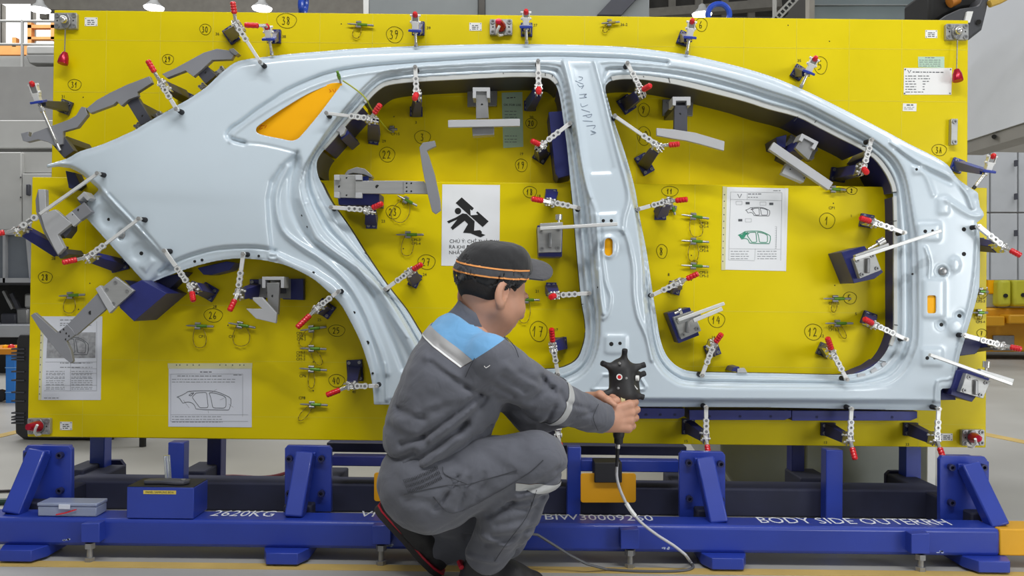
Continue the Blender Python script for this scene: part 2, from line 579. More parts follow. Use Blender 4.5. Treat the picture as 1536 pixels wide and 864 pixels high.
def build_sheet(step=1.7):
    xs = np.arange(66, 1482, step, dtype=np.float32)
    ys = np.arange(62, 620, step, dtype=np.float32)
    GX, GY = np.meshgrid(xs, ys)
    nx, ny = len(xs), len(ys)
    X, Y = GX.ravel(), GY.ravel()
    S = sdp(X, Y, OUTER)
    near = S < 6
    for hole in (R_OPEN, F_OPEN, QWIN, B_SLOT, A_SLOT):
        s = np.full(X.shape, -1e3, np.float32)
        lo, hi = hole.min(0) - 40, hole.max(0) + 40
        k = (X > lo[0]) & (X < hi[0]) & (Y > lo[1]) & (Y < hi[1])
        s[k] = -sdp(X[k], Y[k], hole)
        S = np.maximum(S, s)
    ins = S < 0
    # clip every cell with the contour
    verts = {}
    VX, VY, faces = [], [], []

    def vid(key, x, y):
        i = verts.get(key)
        if i is None:
            i = verts[key] = len(VX)
            VX.append(x)
            VY.append(y)
        return i
    I2 = ins.reshape(ny, nx)
    cnt = I2[:-1, :-1].astype(int) + I2[1:, :-1] + I2[:-1, 1:] + I2[1:, 1:]
    full = np.argwhere(cnt == 4)
    part = np.argwhere((cnt > 0) & (cnt < 4))
    num = -np.ones(nx * ny, int)
    ids = np.flatnonzero(ins)
    num[ids] = np.arange(len(ids))
    VX, VY = list(X[ids]), list(Y[ids])
    base = full[:, 0] * nx + full[:, 1]
    faces = [tuple(f) for f in np.stack([num[base], num[base + nx], num[base + nx + 1], num[base + 1]], 1).tolist()]
    for j, i in part:
        b = j * nx + i
        loop = [b, b + nx, b + nx + 1, b + 1]
        poly = []
        for q in range(4):
            p, n = loop[q], loop[(q + 1) % 4]
            if ins[p]:
                poly.append(num[p])
            if ins[p] != ins[n]:
                t = S[p] / (S[p] - S[n])
                t = min(max(float(t), .02), .98)
                key = (min(p, n), max(p, n))
                poly.append(vid(key, X[p] + (X[n] - X[p]) * t, Y[p] + (Y[n] - Y[p]) * t))
        if len(poly) > 2:
            faces.append(tuple(int(k) for k in poly))
    VX, VY = np.array(VX, np.float32), np.array(VY, np.float32)
    h = sheet_h(VX, VY)
    # rolled outer edge: the border turns back a little
    dO = dist_pl(VX, VY, OUTER, True)
    top = (VY < 300)
    h = h - np.where(top, .022 * np.exp(-(dO / 5.0) ** 2), .004 * np.exp(-(dO / 3.0) ** 2))
    P = at_np(VX, VY, (YFL - h).astype(float))
    return P, faces


_P, _faces = build_sheet()
SHEET = thing('car_body_side_panel', 'grey-blue pressed steel car body side with two empty door openings, clamped on the yellow board', 'car panel', at(768, 612, 2.83))
me = bpy.data.meshes.new('pressed_sheet')
me.from_pydata((_P - np.array(SHEET.location)).tolist(), [], _faces)
me.materials.append(MT['primer'])
me.shade_smooth()
_so = bpy.data.objects.new('pressed_sheet', me)
COL.objects.link(_so)
_so.parent = SHEET
ORG[_so.name] = ORG[SHEET.name]
_sol = _so.modifiers.new('gauge', 'SOLIDIFY')
_sol.thickness, _sol.offset = .0022, -1


def shY(px, py):
    a, b = np.array([px], np.float32), np.array([py], np.float32)
    if sdp(a, b, OUTER)[0] > 3:
        return 2.83
    return float(YFL - sheet_h(a, b)[0])


def on_sheet(px, py, off=.0015):
    return at(px, py, shY(px, py) - off)


# black discs painting the shade inside the drilled holes; then studs
for x, y, r in ((163, 329, 2.4), (212, 380, 3), (1412, 487, 3), (1439, 474, 3.3), (1446, 344, 3.2), (1446, 381, 3.2), (1388, 347, 2.8), (1399, 346, 2), (1391, 537, 2.8), (1402, 537, 2),
                (917, 516, 3.2), (930, 515, 2.6), (905, 331, 2.5), (917, 331, 2.5), (292, 392, 2.2), (303, 390, 2.2), (388, 384, 2), (470, 409, 2), (531, 469, 2.2),
                (551, 514, 3), (559, 560, 1.8), (1375, 254, 2), (1369, 411, 1.5), (453, 323, 1.6), (461, 340, 1.6), (897, 431, 1.3)):
    mb = MB()
    c = on_sheet(x, y, .0006)
    mb.cyl(c + Vector((0, .003, 0)), c, r * 2.8 / FPX, n=14)
    obj('hole_shade_disc', mb, MT['black'], SHEET, label='black disc painted as the shade inside a round hole')
for x, y, r in ((1413, 407, 5.5), (183, 352, 5.5)):
    mb = MB()
    c = on_sheet(x, y, 0)
    mb.lathe(c + Vector((0, .004, 0)), (0, -1, 0), [(0, r * .0024), (.010, r * .0024), (.012, r * .0018), (.02, r * .0014), (.021, r * .0006)], 14)
    obj('stud', mb, MT['steel'], SHEET)
# black tick marks on the flange of the openings
for x0, y0, x1, y1 in ((1331, 291, 1345, 288), (1331, 333, 1345, 331), (1341, 487, 1347, 488), (1197, 175, 1191, 182), (836, 544, 841, 541), (1222, 184, 1225, 180), (1003, 117, 1005, 124), (965, 114, 966, 116),
                       (621, 112, 621, 118), (755, 109, 755, 111), (818, 108, 818, 114), (829, 112, 828, 116), (1293, 219, 1300, 220), (872, 457, 875, 456), (547, 379, 556, 388), (1309, 539, 1329, 543)):
    mb = MB()
    a, b = at(x0, y0, YFL - .0065), at(x1, y1, YFL - .0065)
    mb.bar(a, b, .0022, .001)
    obj('marker_tick', mb, MT['black'], SHEET, smooth=0)
# handwriting down the middle pillar
mb = MB()
for st in ([(868, 115), (874, 116), (872, 120), (868, 121)], [(863, 121), (869, 124), (875, 126)], [(866, 126), (870, 130), (876, 128), (872, 133)],
           [(869, 142), (880, 141), (876, 144), (880, 146), (869, 147)], [(871, 155), (873, 160), (882, 157)], [(872, 164), (885, 168)], [(874, 174), (888, 171), (884, 176), (879, 174)],
           [(874, 181), (889, 182)], [(880, 189), (893, 188), (890, 193)], [(886, 196), (894, 199), (886, 202)], [(888, 198), (894, 199)]):
    mb.tube([on_sheet(x, y, .0012) for x, y in cr(st, 3)], .0008, 4)
obj('marker_writing', mb, MT['blueink'], SHEET)
# ------------------------------------------------------------------ yellow board
BOARD = thing('fixture_board', 'large yellow painted two-level board of the checking fixture, behind the body panel', 'fixture board', at(768, 664, 3.0))


def edge_px(x, y0, slope=.0115):
    return (x, y0 + slope * x)


LOW_TOP = lambda px: 265 + (px - 47) / 1433 * 17
ZT, ZB = at(768, 22.5, YU).z, at(768, 663.5, YL).z
ZS = at(768, LOW_TOP(768), YL).z
XUL, XUR = at(79, 140, YU).x, at(1452, 140, YU).x
XLL, XLR = at(44.5, 460, YL).x, at(1480, 470, YL).x


def slab(name, x0, x1, z0, z1, y0, y1, m, parent, bevel=.003):
    mb = MB()
    mb.box(((x0 + x1) / 2, (y0 + y1) / 2, (z0 + z1) / 2), (x1 - x0, y1 - y0, z1 - z0))
    return obj(name, mb, m, parent, bevel=bevel)


slab('upper_plate', XUL, XUR, ZS - .06, ZT, YU, YU + .05, MT['yellow'], BOARD)
slab('lower_plate', XLL, XLR, ZB, ZS, YL, YL + .13, MT['yellow'], BOARD)


def plateY(px, py):
    return YU if py < LOW_TOP(px) - 1 else YL


# scribed grid
for py in (60, 138):
    z = at(300, py + 2, YU).z
    mb = MB().box(((XUL + XUR) / 2, YU - .0002, z), (XUR - XUL - .01, .0006, .0014))
    obj('scribed_line', mb, MT['yline'], BOARD, smooth=0)
for px in (160, 241, 320, 401, 480, 559, 639, 718, 798, 877, 957, 1036, 1116, 1195, 1274, 1353):
    p = at(px, 40, YU)
    obj('scribed_line', MB().box((p.x, YU - .0002, (ZT + ZS) / 2), (.0014, .0006, ZT - ZS)), MT['yline'], BOARD, smooth=0)
for py in (458, 541, 624):
    z = at(300, py, YL).z
    obj('scribed_line', MB().box(((XLL + XLR) / 2, YL - .0002, z), (XLR - XLL - .01, .0006, .0012)), MT['yline'], BOARD, smooth=0)
for px in (125, 208, 1378, 1040):
    p = at(px, 560, YL)
    obj('scribed_line', MB().box((p.x, YL - .0002, (ZB + ZS) / 2), (.0012, .0006, ZS - ZB)), MT['yline'], BOARD, smooth=0)

# stroke digits drawn with a marker
DIG = {
    '0': [[(.3, 1), (.05, .7), (.05, .3), (.3, 0), (.55, .3), (.55, .7), (.3, 1)]],
    '1': [[(.1, .55), (.42, 1), (.3, 0)]],
    '2': [[(.05, .75), (.25, 1), (.5, .8), (.4, .45), (.05, 0), (.3, .08), (.6, .02)]],
    '3': [[(.1, .95), (.5, .95), (.3, .55), (.55, .4), (.4, .02), (.05, .1)]],
    '4': [[(.35, 1), (.02, .4), (.6, .42)], [(.5, .8), (.42, 0)]],
    '5': [[(.55, .98), (.15, .95), (.12, .55), (.45, .6), (.5, .2), (.05, .02)]],
    '6': [[(.5, 1), (.12, .5), (.15, .05), (.5, .1), (.48, .42), (.15, .35)]],
    '7': [[(.05, .95), (.55, .95), (.25, 0)], [(.15, .5), (.5, .52)]],
    '8': [[(.5, .85), (.2, 1), (.15, .7), (.5, .35), (.35, 0), (.1, .2), (.45, .65), (.5, .85)]],
    '9': [[(.5, .7), (.2, .6), (.15, .95), (.5, .95), (.48, .5), (.2, 0)]],
    'A': [[(.05, 0), (.35, 1), (.5, 0)], [(.15, .4), (.5, .4)]],
}


def marker(txt, px, py, w, h, Y=None, m='ink', circle=True, tilt=0, parent=None):
    Y = (plateY(px, py) if Y is None else Y) - .0012
    mb = MB()
    k = 2.35 if len(txt) == 1 else 2.9
    ch = h / 1.9
    cw = ch * .62
    tot = cw * len(txt)
    rot = lambda x, y: (px + x * math.cos(tilt) - y * math.sin(tilt), py + x * math.sin(tilt) + y * math.cos(tilt))
    for i, c in enumerate(txt):
        for st in DIG[c]:
            pts = [(-tot / 2 + cw * i + x * cw * 1.05, ch / 2 - y * ch) for x, y in st]
            if len(pts) > 3:
                pts = cr(pts, 3)
            mb.tube([at(*rot(x, y), Y) for x, y in pts], .0011, 4)
    if circle:
        e = [(w / 2 * (1 + .05 * math.sin(3 * a)) * math.cos(a + 1), h / 2 * (1 + .04 * math.cos(2 * a)) * math.sin(a + 1)) for a in np.linspace(0, 6.5, 26)]
        mb.tube([at(*rot(x, y), Y) for x, y in e], .0007, 4)
    return obj('marker_number', mb, MT[m], parent or BOARD)


for t, x, y, w_, h_ in (('38', 430, 31, 30, 22), ('30', 308, 44, 17, 16), ('29', 252, 89, 17, 15), ('31', 112, 127, 20, 16), ('39', 592, 52, 25, 24), ('6', 1052, 37, 18, 20),
                        ('5', 1231, 98, 20, 26), ('3A', 1409, 225, 22, 17), ('3', 634, 206, 24, 20), ('22', 581, 232, 23, 22), ('23', 590, 318, 22, 20), ('27', 640, 393, 26, 22),
                        ('28', 68, 416, 21, 17), ('26', 320, 473, 28, 20), ('25', 505, 496, 25, 17), ('40', 505, 571, 24, 19), ('20', 797, 185, 17, 15), ('19', 782, 248, 18, 19),
                        ('18', 795, 288, 20, 17), ('11', 1005, 287, 25, 15), ('9', 966, 165, 17, 20), ('10', 966, 204, 20, 28), ('8', 993, 377, 16, 21), ('17', 808, 497, 26, 30),
                        ('14', 1075, 480, 25, 22), ('12', 1220, 498, 26, 24), ('5', 1275, 447, 20, 18), ('1', 1241, 331, 23, 23), ('2', 1278, 286, 16, 11), ('7', 1473, 500, 15, 13)):
    marker(t, x, y, w_, h_)


def text(name, body, p, size, m, parent, align='CENTER', rot=(90, 0, 0), width=None, depth=0, sy=None):
    c = bpy.data.curves.new(name, 'FONT')
    c.body = body
    c.size = size
    c.align_x = align
    c.align_y = 'CENTER'
    c.resolution_u = 2
    c.extrude = depth
    c.materials.append(m)
    o = bpy.data.objects.new(name, c)
    _link(o, parent, p)
    o.rotation_euler = [rad(a) for a in rot]
    if width:
        bpy.context.view_layer.update()
        s = width / max(o.dimensions.x, 1e-4)
        o.scale = (s, sy if sy else s, 1)
    return o


def code(body, px, py, cap=4.2, Y=None):
    Y = (plateY(px, py) if Y is None else Y) - .0012
    text('printed_code', body, at(px, py, Y), cap / .7 * Y / FPX, MT['black'], BOARD)


for b, x, y in (('36', 326, 51), ('31', 95, 145), ('38', 426, 55), ('39', 643, 42), ('37', 803, 38), ('36-2', 936, 37), ('26', 271, 135), ('35', 1199, 91), ('CP15', 593, 201), ('29', 576, 212),
                ('20', 797, 176), ('19', 782, 231), ('18', 808, 294), ('8', 1003, 412), ('23', 575, 332), ('24', 637, 412), ('21', 806, 437), ('17', 834, 495), ('14', 1070, 506), ('5', 1284, 471),
                ('1', 1277, 324), ('12', 1233, 504), ('CP1', 303, 505), ('CP1', 348, 505), ('28', 322, 460), ('CP6', 454, 564), ('CP8', 453, 597), ('40', 531, 588), ('25', 479, 480), ('15', 1029, 662),
                ('13', 1238, 664), ('33', 1361, 667), ('CP1', 1248, 312), ('28', 80, 388), ('CP', 136, 456), ('3', 624, 184)):
    code(b, x, y)
for b, x, y in (('CP9', 449, 500), ('CP9-2', 452, 504.5), ('CP9-3', 452, 509), ('CP7-1', 451, 529), ('CP7-2', 451, 534), ('CP7-3', 451, 539), ('CP5-3', 624, 360), ('CP5-4', 624, 365.5), ('CP2-3', 1056, 335),
                ('CP2-4', 1056, 340), ('CP2-5', 1056, 371), ('CP2-6', 1056, 376), ('CP5-1', 1056, 409), ('CP5-2', 1056, 414), ('CP11-5', 1251, 455), ('CP1', 1247, 490), ('CP11-2', 1251, 495),
                ('CP2-3', 1471, 452), ('CP3-4', 1471, 483), ('CP27', 609, 306)):
    code(b, x, y, 3.8)
# small drilled dots of the board
for x, y in ((512, 36), (125, 146), (1182, 38), (1244, 62), (591, 175), (605, 373), (1037, 383), (1037, 420), (1250, 305), (1252, 428), (118, 464), (342, 488), (470, 586), (470, 543), (135, 425)):
    Y = plateY(x, y)
    obj('dot', MB().cyl(at(x, y, Y + .002), at(x, y, Y - .0006), .0024, n=8), MT['black'], BOARD)

# ------------------------------------------------------------------ papers on the board
WORD = lambda: rng.uniform(.4, 1)


def greek(mb, x0, y0, x1, y1, Y, th=1.1, fill=.9):
    """a line of print too small to read"""
    n = max(1, int((x1 - x0) / 6))
    x = x0
    end = x0 + (x1 - x0) * fill
    while x < end - 1:
        l = min(rng.uniform(2, 7), end - x)
        yy = y0 + (y1 - y0) * (x - x0) / (x1 - x0)
        a, b = at(x, yy, Y), at(x + l, yy + (y1 - y0) * l / (x1 - x0), Y)
        mb.bar(a, b, th * Y / FPX, .0003)
        x += l + 1.4


def sheetp(name, label, quad, Y, m='paper', cat='paper', group=None):
    t = thing(name, label, cat, at(*np.mean(quad, 0), Y), group)
    obj('page', MB().pprism(quad, Y - .0012, Y - .0002), MT[m], t, smooth=0)
    return t


def outline_art(mb, x0, y0, x1, y1, Y, r=.0006):
    """the small car-side drawing"""
    sx, sy = (x1 - x0) / 1410., (y1 - y0) / 552.
    for c in (OUTER[::4], R_OPEN[::5], F_OPEN[::5], QWIN[::4]):
        mb.tube([at(x0 + (x - 68) * sx, y0 + (y - 65) * sy, Y) for x, y in c], r, 4, True)


def frame_lines(mb, segs, Y, th=.0008):
    for x0, y0, x1, y1 in segs:
        mb.bar(at(x0, y0, Y), at(x1, y1, Y), th, .0003)


YP = YL - .0016
# left sheet in a clear sleeve
q = [(62, 474.5), (153.5, 474.5), (151, 600), (57.5, 600)]
t = sheetp('drawing_sheet', 'printed sheet with a grey photo, under the fork-shaped template', q, YL, 'paperblue', group='work sheets on the board')
obj('sleeve_edge', MB().pprism([(61.5, 476), (66, 476), (62, 600), (57.5, 600)], YP - .0002, YP + .0006), MT['sleeve'], t, smooth=0)
mb = MB()
for i in range(11):
    mb.cyl(at(62.6 - .3 * i, 481 + i * 11, YP), at(62.6 - .3 * i, 481 + i * 11, YP - .0006), .0022, n=8)
obj('punched_holes', mb, MT['midink'], t)
obj('photo_print', MB().pprism([(71.5, 498.5), (143.5, 498.5), (143, 537), (69.5, 537)], YP - .0003, YP + .0004), mat('grey_photo_print', '9a9b9e', .6, var=.3, vscale=60), t, smooth=0)
mb = MB()
outline_art(mb, 84, 506, 133, 532, YP - .0006, .0009)
obj('drawing_lines', mb, MT['midink'], t)
mb = MB()
for y in (480, 485, 488, 544.5, 551, 557, 560, 562, 565.5, 567.5, 571, 574, 577, 581, 583.5):
    if y < 555:
        greek(mb, 90, y, 125, y, YP)
    else:
        greek(mb, 69, y, 104, y, YP, .8, .8)
    greek(mb, 107, y, 144, y, YP, .8, .85)
frame_lines(mb, [(68, 543, 145, 543), (106, 543, 105.5, 586), (67, 578, 145, 578), (66, 586, 145, 586), (145, 482, 145, 586), (107, 560, 145, 560), (107, 553, 145, 553)], YP)
greek(mb, 66, 597, 90, 597, YP)
obj('print_lines', mb, MT['greyink'], t, smooth=0)

q = [(253, 553), (377.5, 553), (377.5, 641), (252.5, 640)]
t = sheetp('drawing_sheet', 'white landscape sheet with a car side line drawing, low on the board', q, YL, 'paperblue', group='work sheets on the board')
obj('sleeve_edge', MB().pprism([(251.5, 545), (378.5, 544.5), (378, 553), (252, 553)], YP - .0002, YP + .0006), MT['sleeve'], t, smooth=0)
mb = MB()
for x in (265, 270, 281, 290, 299, 330, 339, 349, 360, 366):
    mb.cyl(at(x, 547.5, YP), at(x, 547.5, YP - .0006), .0024, n=8)
obj('punched_holes', mb, MT['midink'], t)
mb = MB()
outline_art(mb, 265, 586, 347, 615, YP, .0009)
obj('drawing_lines', mb, MT['midink'], t)
mb = MB()
greek(mb, 300, 558, 320, 558, YP, 1.6)
greek(mb, 266, 564, 340, 564, YP)
greek(mb, 350, 562.5, 364, 562.5, YP)
for y in (569, 573):
    greek(mb, 258, y, 370, y, YP, .8, .85)
for y in (625, 629, 633):
    greek(mb, 258, y, 366, y, YP, .8, .7)
for x0, y0, x1, y1 in ((275, 600, 284, 612), (315, 590, 325, 584), (330, 600, 338, 596), (290, 592, 284, 586), (343, 606, 350, 611), (312, 616, 313, 620)):
    frame_lines(mb, [(x0, y0, x1, y1)], YP)
frame_lines(mb, [(256, 561, 364, 561), (256, 561, 256, 632), (364, 561, 364, 625), (256, 622, 372, 622), (256, 632, 372, 632)], YP)
obj('print_lines', mb, MT['greyink'], t, smooth=0)

# safety notice
q = [(663.5, 276.5), (750, 277.5), (749, 399.5), (662, 398.5)]
t = sheetp('safety_notice', 'white notice with a black pictogram of a man under a falling beam, above the cap', q, YL, 'paper', 'notice')
mb = MB()
mb.pprism([(692.5, 296), (733, 332), (724, 340.5), (683.5, 304.5)], YP - .0006, YP)
mb.pprism(circ(687, 316.5, 4.8), YP - .0006, YP)
mb.pprism([(684, 326), (694, 320), (700, 321), (712, 332), (711, 346), (720, 345), (723, 348), (722, 350), (728, 352.5), (720.5, 356), (706, 350), (694.5, 349), (702, 336), (697, 331), (679, 345), (676, 341.5), (686, 329), (673, 335), (670.5, 332)], YP - .0006, YP)
obj('pictogram', mb, MT['black'], t, smooth=0)
obj('arrow_mark', MB().pprism([(711, 312), (716, 317), (714, 319), (717, 322), (706, 323), (705.5, 314), (708, 316)], YP - .0009, YP), MT['paper'], t, smooth=0)
for i, ln in enumerate(('CHÚ Ý: CHỈ THẢ TAY', 'RA KHI ĐÃ GÁ TẠI ÍT', 'NHẤT 2 CHỐT', 'XONG')):
    ly = 362 + i * 8.5
    if i < 3:
        text('notice_text', ln, at(674 if i == 0 else 673.3, ly + .0, YP - .0004), 7.6 * YL / FPX, MT['black'], t, 'LEFT')
    else:
        text('notice_text', ln, at(684.5, ly, YP - .0004), 7.6 * YL / FPX, MT['black'], t, 'LEFT')

# instruction sheet in the front door opening
q = [(1090.5, 280.5), (1178, 282.5), (1177, 406.5), (1088, 404.5)]
t = sheetp('drawing_sheet', 'white sheet with a green car side drawing, hanging in the front door opening', q, YL, 'paper', group='work sheets on the board')
obj('sleeve_edge', MB().pprism([(1084, 279.5), (1090.5, 280), (1088, 405), (1082, 405)], YP - .0002, YP + .0006), MT['sleeve'], t, smooth=0)
obj('sleeve_edge', MB().pprism([(1178, 282), (1182.5, 282.5), (1179, 407), (1177, 406.5)], YP - .0002, YP + .0006), MT['white'], t, smooth=0)
mb = MB()
for i in range(11):
    mb.cyl(at(1086.6 - .25 * i, 292 + i * 10, YP), at(1086.6 - .25 * i, 292 + i * 10, YP - .0006), .0022, n=8)
obj('punched_holes', mb, MT['midink'], t)
mb = MB()
outline_art(mb, 1118, 311, 1155, 324, YP, .0009)
obj('drawing_lines', mb, MT['midink'], t)
mb = MB()
outline_art(mb, 1107, 346.5, 1156, 365.5, YP, .0013)
mb.pprism([(1108, 352), (1113, 352), (1117, 348), (1121, 349), (1117, 356), (1114, 358), (1110, 356)], YP - .0005, YP)
obj('green_drawing', mb, mat('green_print', '3c9a78', .7, var=.08), t)
mb = MB()
mb.tube([at(1106.5, 291, YP), at(1109.5, 297, YP), at(1112.5, 291, YP)], .0011, 4)
for x, y in ((1118.5, 303), (1154, 304), (1107.5, 328.5)):
    mb.pprism([(x, y), (x + 6, y), (x + 6, y + 3.5), (x, y + 3.5)], YP - .0004, YP)
obj('print_marks', mb, MT['midink'], t, smooth=0)
mb = MB()
greek(mb, 1122, 291, 1144, 291, YP, 1.5)
greek(mb, 1122, 296, 1140, 296, YP)
greek(mb, 1160, 286, 1172, 286, YP)
for y in (377, 381, 384.5, 388):
    greek(mb, 1096, y, 1130, y, YP, .9, .8)
    greek(mb, 1136, y, 1168, y, YP, .9, .9)
frame_lines(mb, [(1096, 288, 1173, 289), (1096, 288, 1093, 390), (1173, 289, 1171, 391), (1096, 299, 1173, 301), (1121, 289, 1121, 299), (1094, 373, 1171, 374), (1093, 390, 1132, 391), (1133, 373, 1132, 390)], YP)
for x, y in ((1104, 302), (1140, 303), (1118, 328)):
    frame_lines(mb, [(x, y, x + 9, y), (x + 9, y, x + 9, y + 5), (x, y + 5, x + 9, y + 5), (x, y, x, y + 5)], YP)
frame_lines(mb, [(1165, 340, 1164, 372)] + [(1162.5, 340 + 2.7 * i, 1165, 340 + 2.7 * i) for i in range(13)], YP)
obj('print_lines', mb, MT['greyink'], t, smooth=0)

YPU = YU - .0016
# hanging tag of approval, behind the template at the top of the rear opening
q = [(752.5, 139), (783.5, 138), (785, 220), (755, 222)]
t = sheetp('inspection_tag', 'pale green printed tag hanging beside the top template in the rear door opening', q, YU, 'greentag', 'tag')
mb = MB()
greek(mb, 760, 147, 776, 146, YPU, 1.5)
for y in (167, 172, 176, 184, 190, 204, 209, 213):
    greek(mb, 757, y, 780, y, YPU, .8, .8)
obj('print_lines', mb, MT['midink'], t, smooth=0)
text('tag_heading', 'OK FOR USE', at(768.5, 157.5, YPU - .0004), 6 * YU / FPX, MT['black'], t, width=26 * YU / FPX)

# rating plate
q = [(1356, 102), (1428, 102), (1427, 142), (1355.5, 142)]
t = sheetp('rating_plate', 'white rating plate with lines of print and a screw in each corner', q, YU, 'white', 'sign plate')
mb = MB()
mb.tube([at(1361.5, 105, YPU), at(1364, 109.5, YPU), at(1366.5, 105, YPU)], .0011, 4)
greek(mb, 1369, 108, 1421, 108.5, YPU, 1.3)
for i, y in enumerate((114, 118, 122, 126, 130, 134, 138)):
    greek(mb, 1358, y, 1376 if i < 6 else 1388, y, YPU, 1.1)
    if i < 6:
        greek(mb, 1381 + (3 if i > 1 else -4), y, 1397 + (0 if i < 3 else -8), y, YPU, 1.1)
obj('print_lines', mb, MT['midink'], t, smooth=0)
mb = MB()
for x, y in ((1358, 104), (1426, 104), (1425, 140), (1357, 140)):
    mb.cyl(at(x, y, YPU), at(x, y, YPU - .002), .0024, n=8)
obj('screw_heads', mb, MT['midink'], t)
q = [(1377, 85), (1416.5, 85), (1416.5, 102), (1377.5, 101)]
t = sheetp('inspection_tag', 'pale green tag tucked above the white rating plate', q, YU + .0003, 'greentag', 'tag')
mb = MB()
greek(mb, 1388, 86.5, 1405, 86.5, YPU)
for y in (90, 93, 96, 99):
    greek(mb, 1379, y, 1414, y, YPU, .8, .9)
obj('print_lines', mb, MT['greyink'], t, smooth=0)
q = [(1354.5, 155), (1375, 155.5), (1374.5, 167), (1354, 166.5)]
t = sheetp('asset_label', 'small white asset label below the white rating plate', q, YU, 'white', 'label')
mb = MB()
greek(mb, 1360, 157.5, 1371, 157.5, YPU, 1.8)
for y in (161, 163.5):
    greek(mb, 1356, y, 1373, y, YPU, .6)
obj('print_lines', mb, MT['midink'], t, smooth=0)
# little coordinate plates
for lab, (x0, y0, x1, y1), Y in (('small white coordinate plate beside the ball mount at the upper left corner', (127, 26, 146, 39), YU), ('small white coordinate plate left of the red-capped mount at the top edge', (704, 34, 722.5, 46), YU),
                                 ('small white coordinate plate left of the ball mount at the upper right corner', (1388, 45, 1406, 57), YU), ('small white coordinate plate beside the red-capped mount at the lower left corner', (90, 632.5, 108, 645), YL),
                                 ('small white coordinate plate peeking out behind the chin of the worker', (737, 488, 754, 497), YL), ('small white coordinate plate between a clamp and the lower right ball mount', (1411, 650, 1429, 661), YL)):
    q = [(x0, y0), (x1, y0 + .2), (x1, y1), (x0, y1)]
    t = sheetp('coordinate_plate', lab, q, Y, 'white', 'label', 'small white coordinate plates')
    mb = MB()
    for k in range(3):
        yy = y0 + (y1 - y0) * (.35 + .22 * k)
        greek(mb, x0 + 4, yy, x1 - 3, yy, Y - .0016, 1.2)
    for x, y in ((x0 + 1.5, y0 + 1.5), (x1 - 1.5, y0 + 1.5), (x0 + 1.5, y1 - 1.5), (x1 - 1.5, y1 - 1.5)):
        mb.cyl(at(x, y, Y), at(x, y, Y - .002), .0017, n=6)
    obj('print_lines', mb, MT['midink'], t, smooth=0)

# spacer bar at the right edge
t = thing('spacer_bar', 'upright steel bar with two socket screws near the right edge of the board', 'spacer', at(1432, 198, YU))
obj('bar', MB().pprism([(1427.5, 178), (1437, 178), (1436, 217), (1426.5, 217)], YU - .02, YU - .0005), MT['alu'], t, bevel=.001)
for y in (182.5, 213):
    mb = MB().ring(at(1432.3, y, YU - .021), (0, 1, 0), .0085, .0042, .006)
    mb.cyl(at(1432.3, y, YU - .0205), at(1432.3, y, YU - .0195), .0042)
    obj('socket_screw', mb, MT['steel'], t)

# ------------------------------------------------------------------ contour blocks lining the openings
CB = 'navy contour blocks lining the door openings'


def contour_block(label, curve, i0, i1, depth_px, m, off=1.6, plate=None, kind='contour_block'):
    """a run of the opening's outline as a block standing on the plate"""
    c = np.asarray(curve)
    n = len(c)
    idx = [(i0 + k) % n for k in range((i1 - i0) % n + 1)]
    A, B = [], []
    cen = c.mean(0)
    for i in idx:
        tg = c[(i + 1) % n] - c[i - 1]
        nrm = np.array([tg[1], -tg[0]])
        nrm /= np.hypot(*nrm) + 1e-9
        if nrm @ (c[i] - cen) < 0:
            nrm = -nrm
        A.append(c[i] + nrm * off)
        B.append(c[i] + nrm * depth_px)
    poly = A + B[::-1]
    mid = np.mean(A, 0)
    pl = plate if plate else min(plateY(*p) for p in A)
    if plate is None and any(plateY(*p) == YU for p in A):
        pl = YU
    t = thing(kind, label, 'contour block', at(*mid, pl), CB)
    obj('block', MB().pprism(poly, YFL + .003, pl - .0005), m, t, smooth=25)
    mb = MB()
    return t


def near_i(curve, p):
    return int(np.argmin(((np.asarray(curve) - np.array(p)) ** 2).sum(1)))


def run(label, curve, p, q, d, m, **k):
    contour_block(label, curve, near_i(curve, p), near_i(curve, q), d, m, **k)


# the outlines run anticlockwise from the top (leftwards) for the rear, clockwise for the front
run('dark contour block along the top of the rear door opening, right half', R_OPEN, (834, 127), (640, 121), 16, MT['slate'])
run('dark contour block in the upper left bend of the rear door opening', R_OPEN, (636, 121), (546, 157), 16, MT['slate'])
run('navy contour block on the slanting left edge of the rear opening, above the wide bracket', R_OPEN, (543, 161), (486, 224), 16, MT['navy'])
run('short dark contour block at the left corner of the rear opening', R_OPEN, (484, 228), (477, 262), 14, MT['slate'])
run('thin dark contour block down the left slope of the rear opening', R_OPEN, (479, 268), (609, 464), 8, MT['navyd'], plate=YL)
run('thin dark contour block along the lower left of the rear opening, behind the worker', R_OPEN, (611, 468), (788, 554), 8, MT['navyd'], plate=YL)
run('dark contour block round the lower right bend of the rear opening', R_OPEN, (792, 554), (878, 498), 8, MT['navyd'], plate=YL)
run('thin dark contour block up the right side of the rear opening', R_OPEN, (878, 494), (856, 290), 8, MT['navyd'], plate=YL)
run('navy contour block at the upper right of the rear opening', R_OPEN, (854, 255), (836, 131), 10, MT['navy'])
run('dark contour block in the upper left bend of the front door opening', F_OPEN, (921, 180), (1000, 124), 14, MT['slate'])
run('navy contour block along the top of the front door opening', F_OPEN, (1003, 125), (1192, 173), 16, MT['slate'])
run('navy contour block along the sloping front pillar', F_OPEN, (1195, 174), (1300, 229), 20, MT['navy'])
run('navy contour block in the upper right bend of the front opening', F_OPEN, (1302, 231), (1340, 291), 24, MT['navy'])
run('navy contour block halfway down the right side of the front opening, top one', F_OPEN, (1340, 294), (1341, 332), 24, MT['navy'], plate=YL)
run('long navy contour block down the right side of the front opening', F_OPEN, (1341, 335), (1341, 486), 24, MT['navy'], plate=YL)
run('navy contour block in the lower right bend of the front opening', F_OPEN, (1341, 490), (1300, 556), 16, MT['navy'], plate=YL)
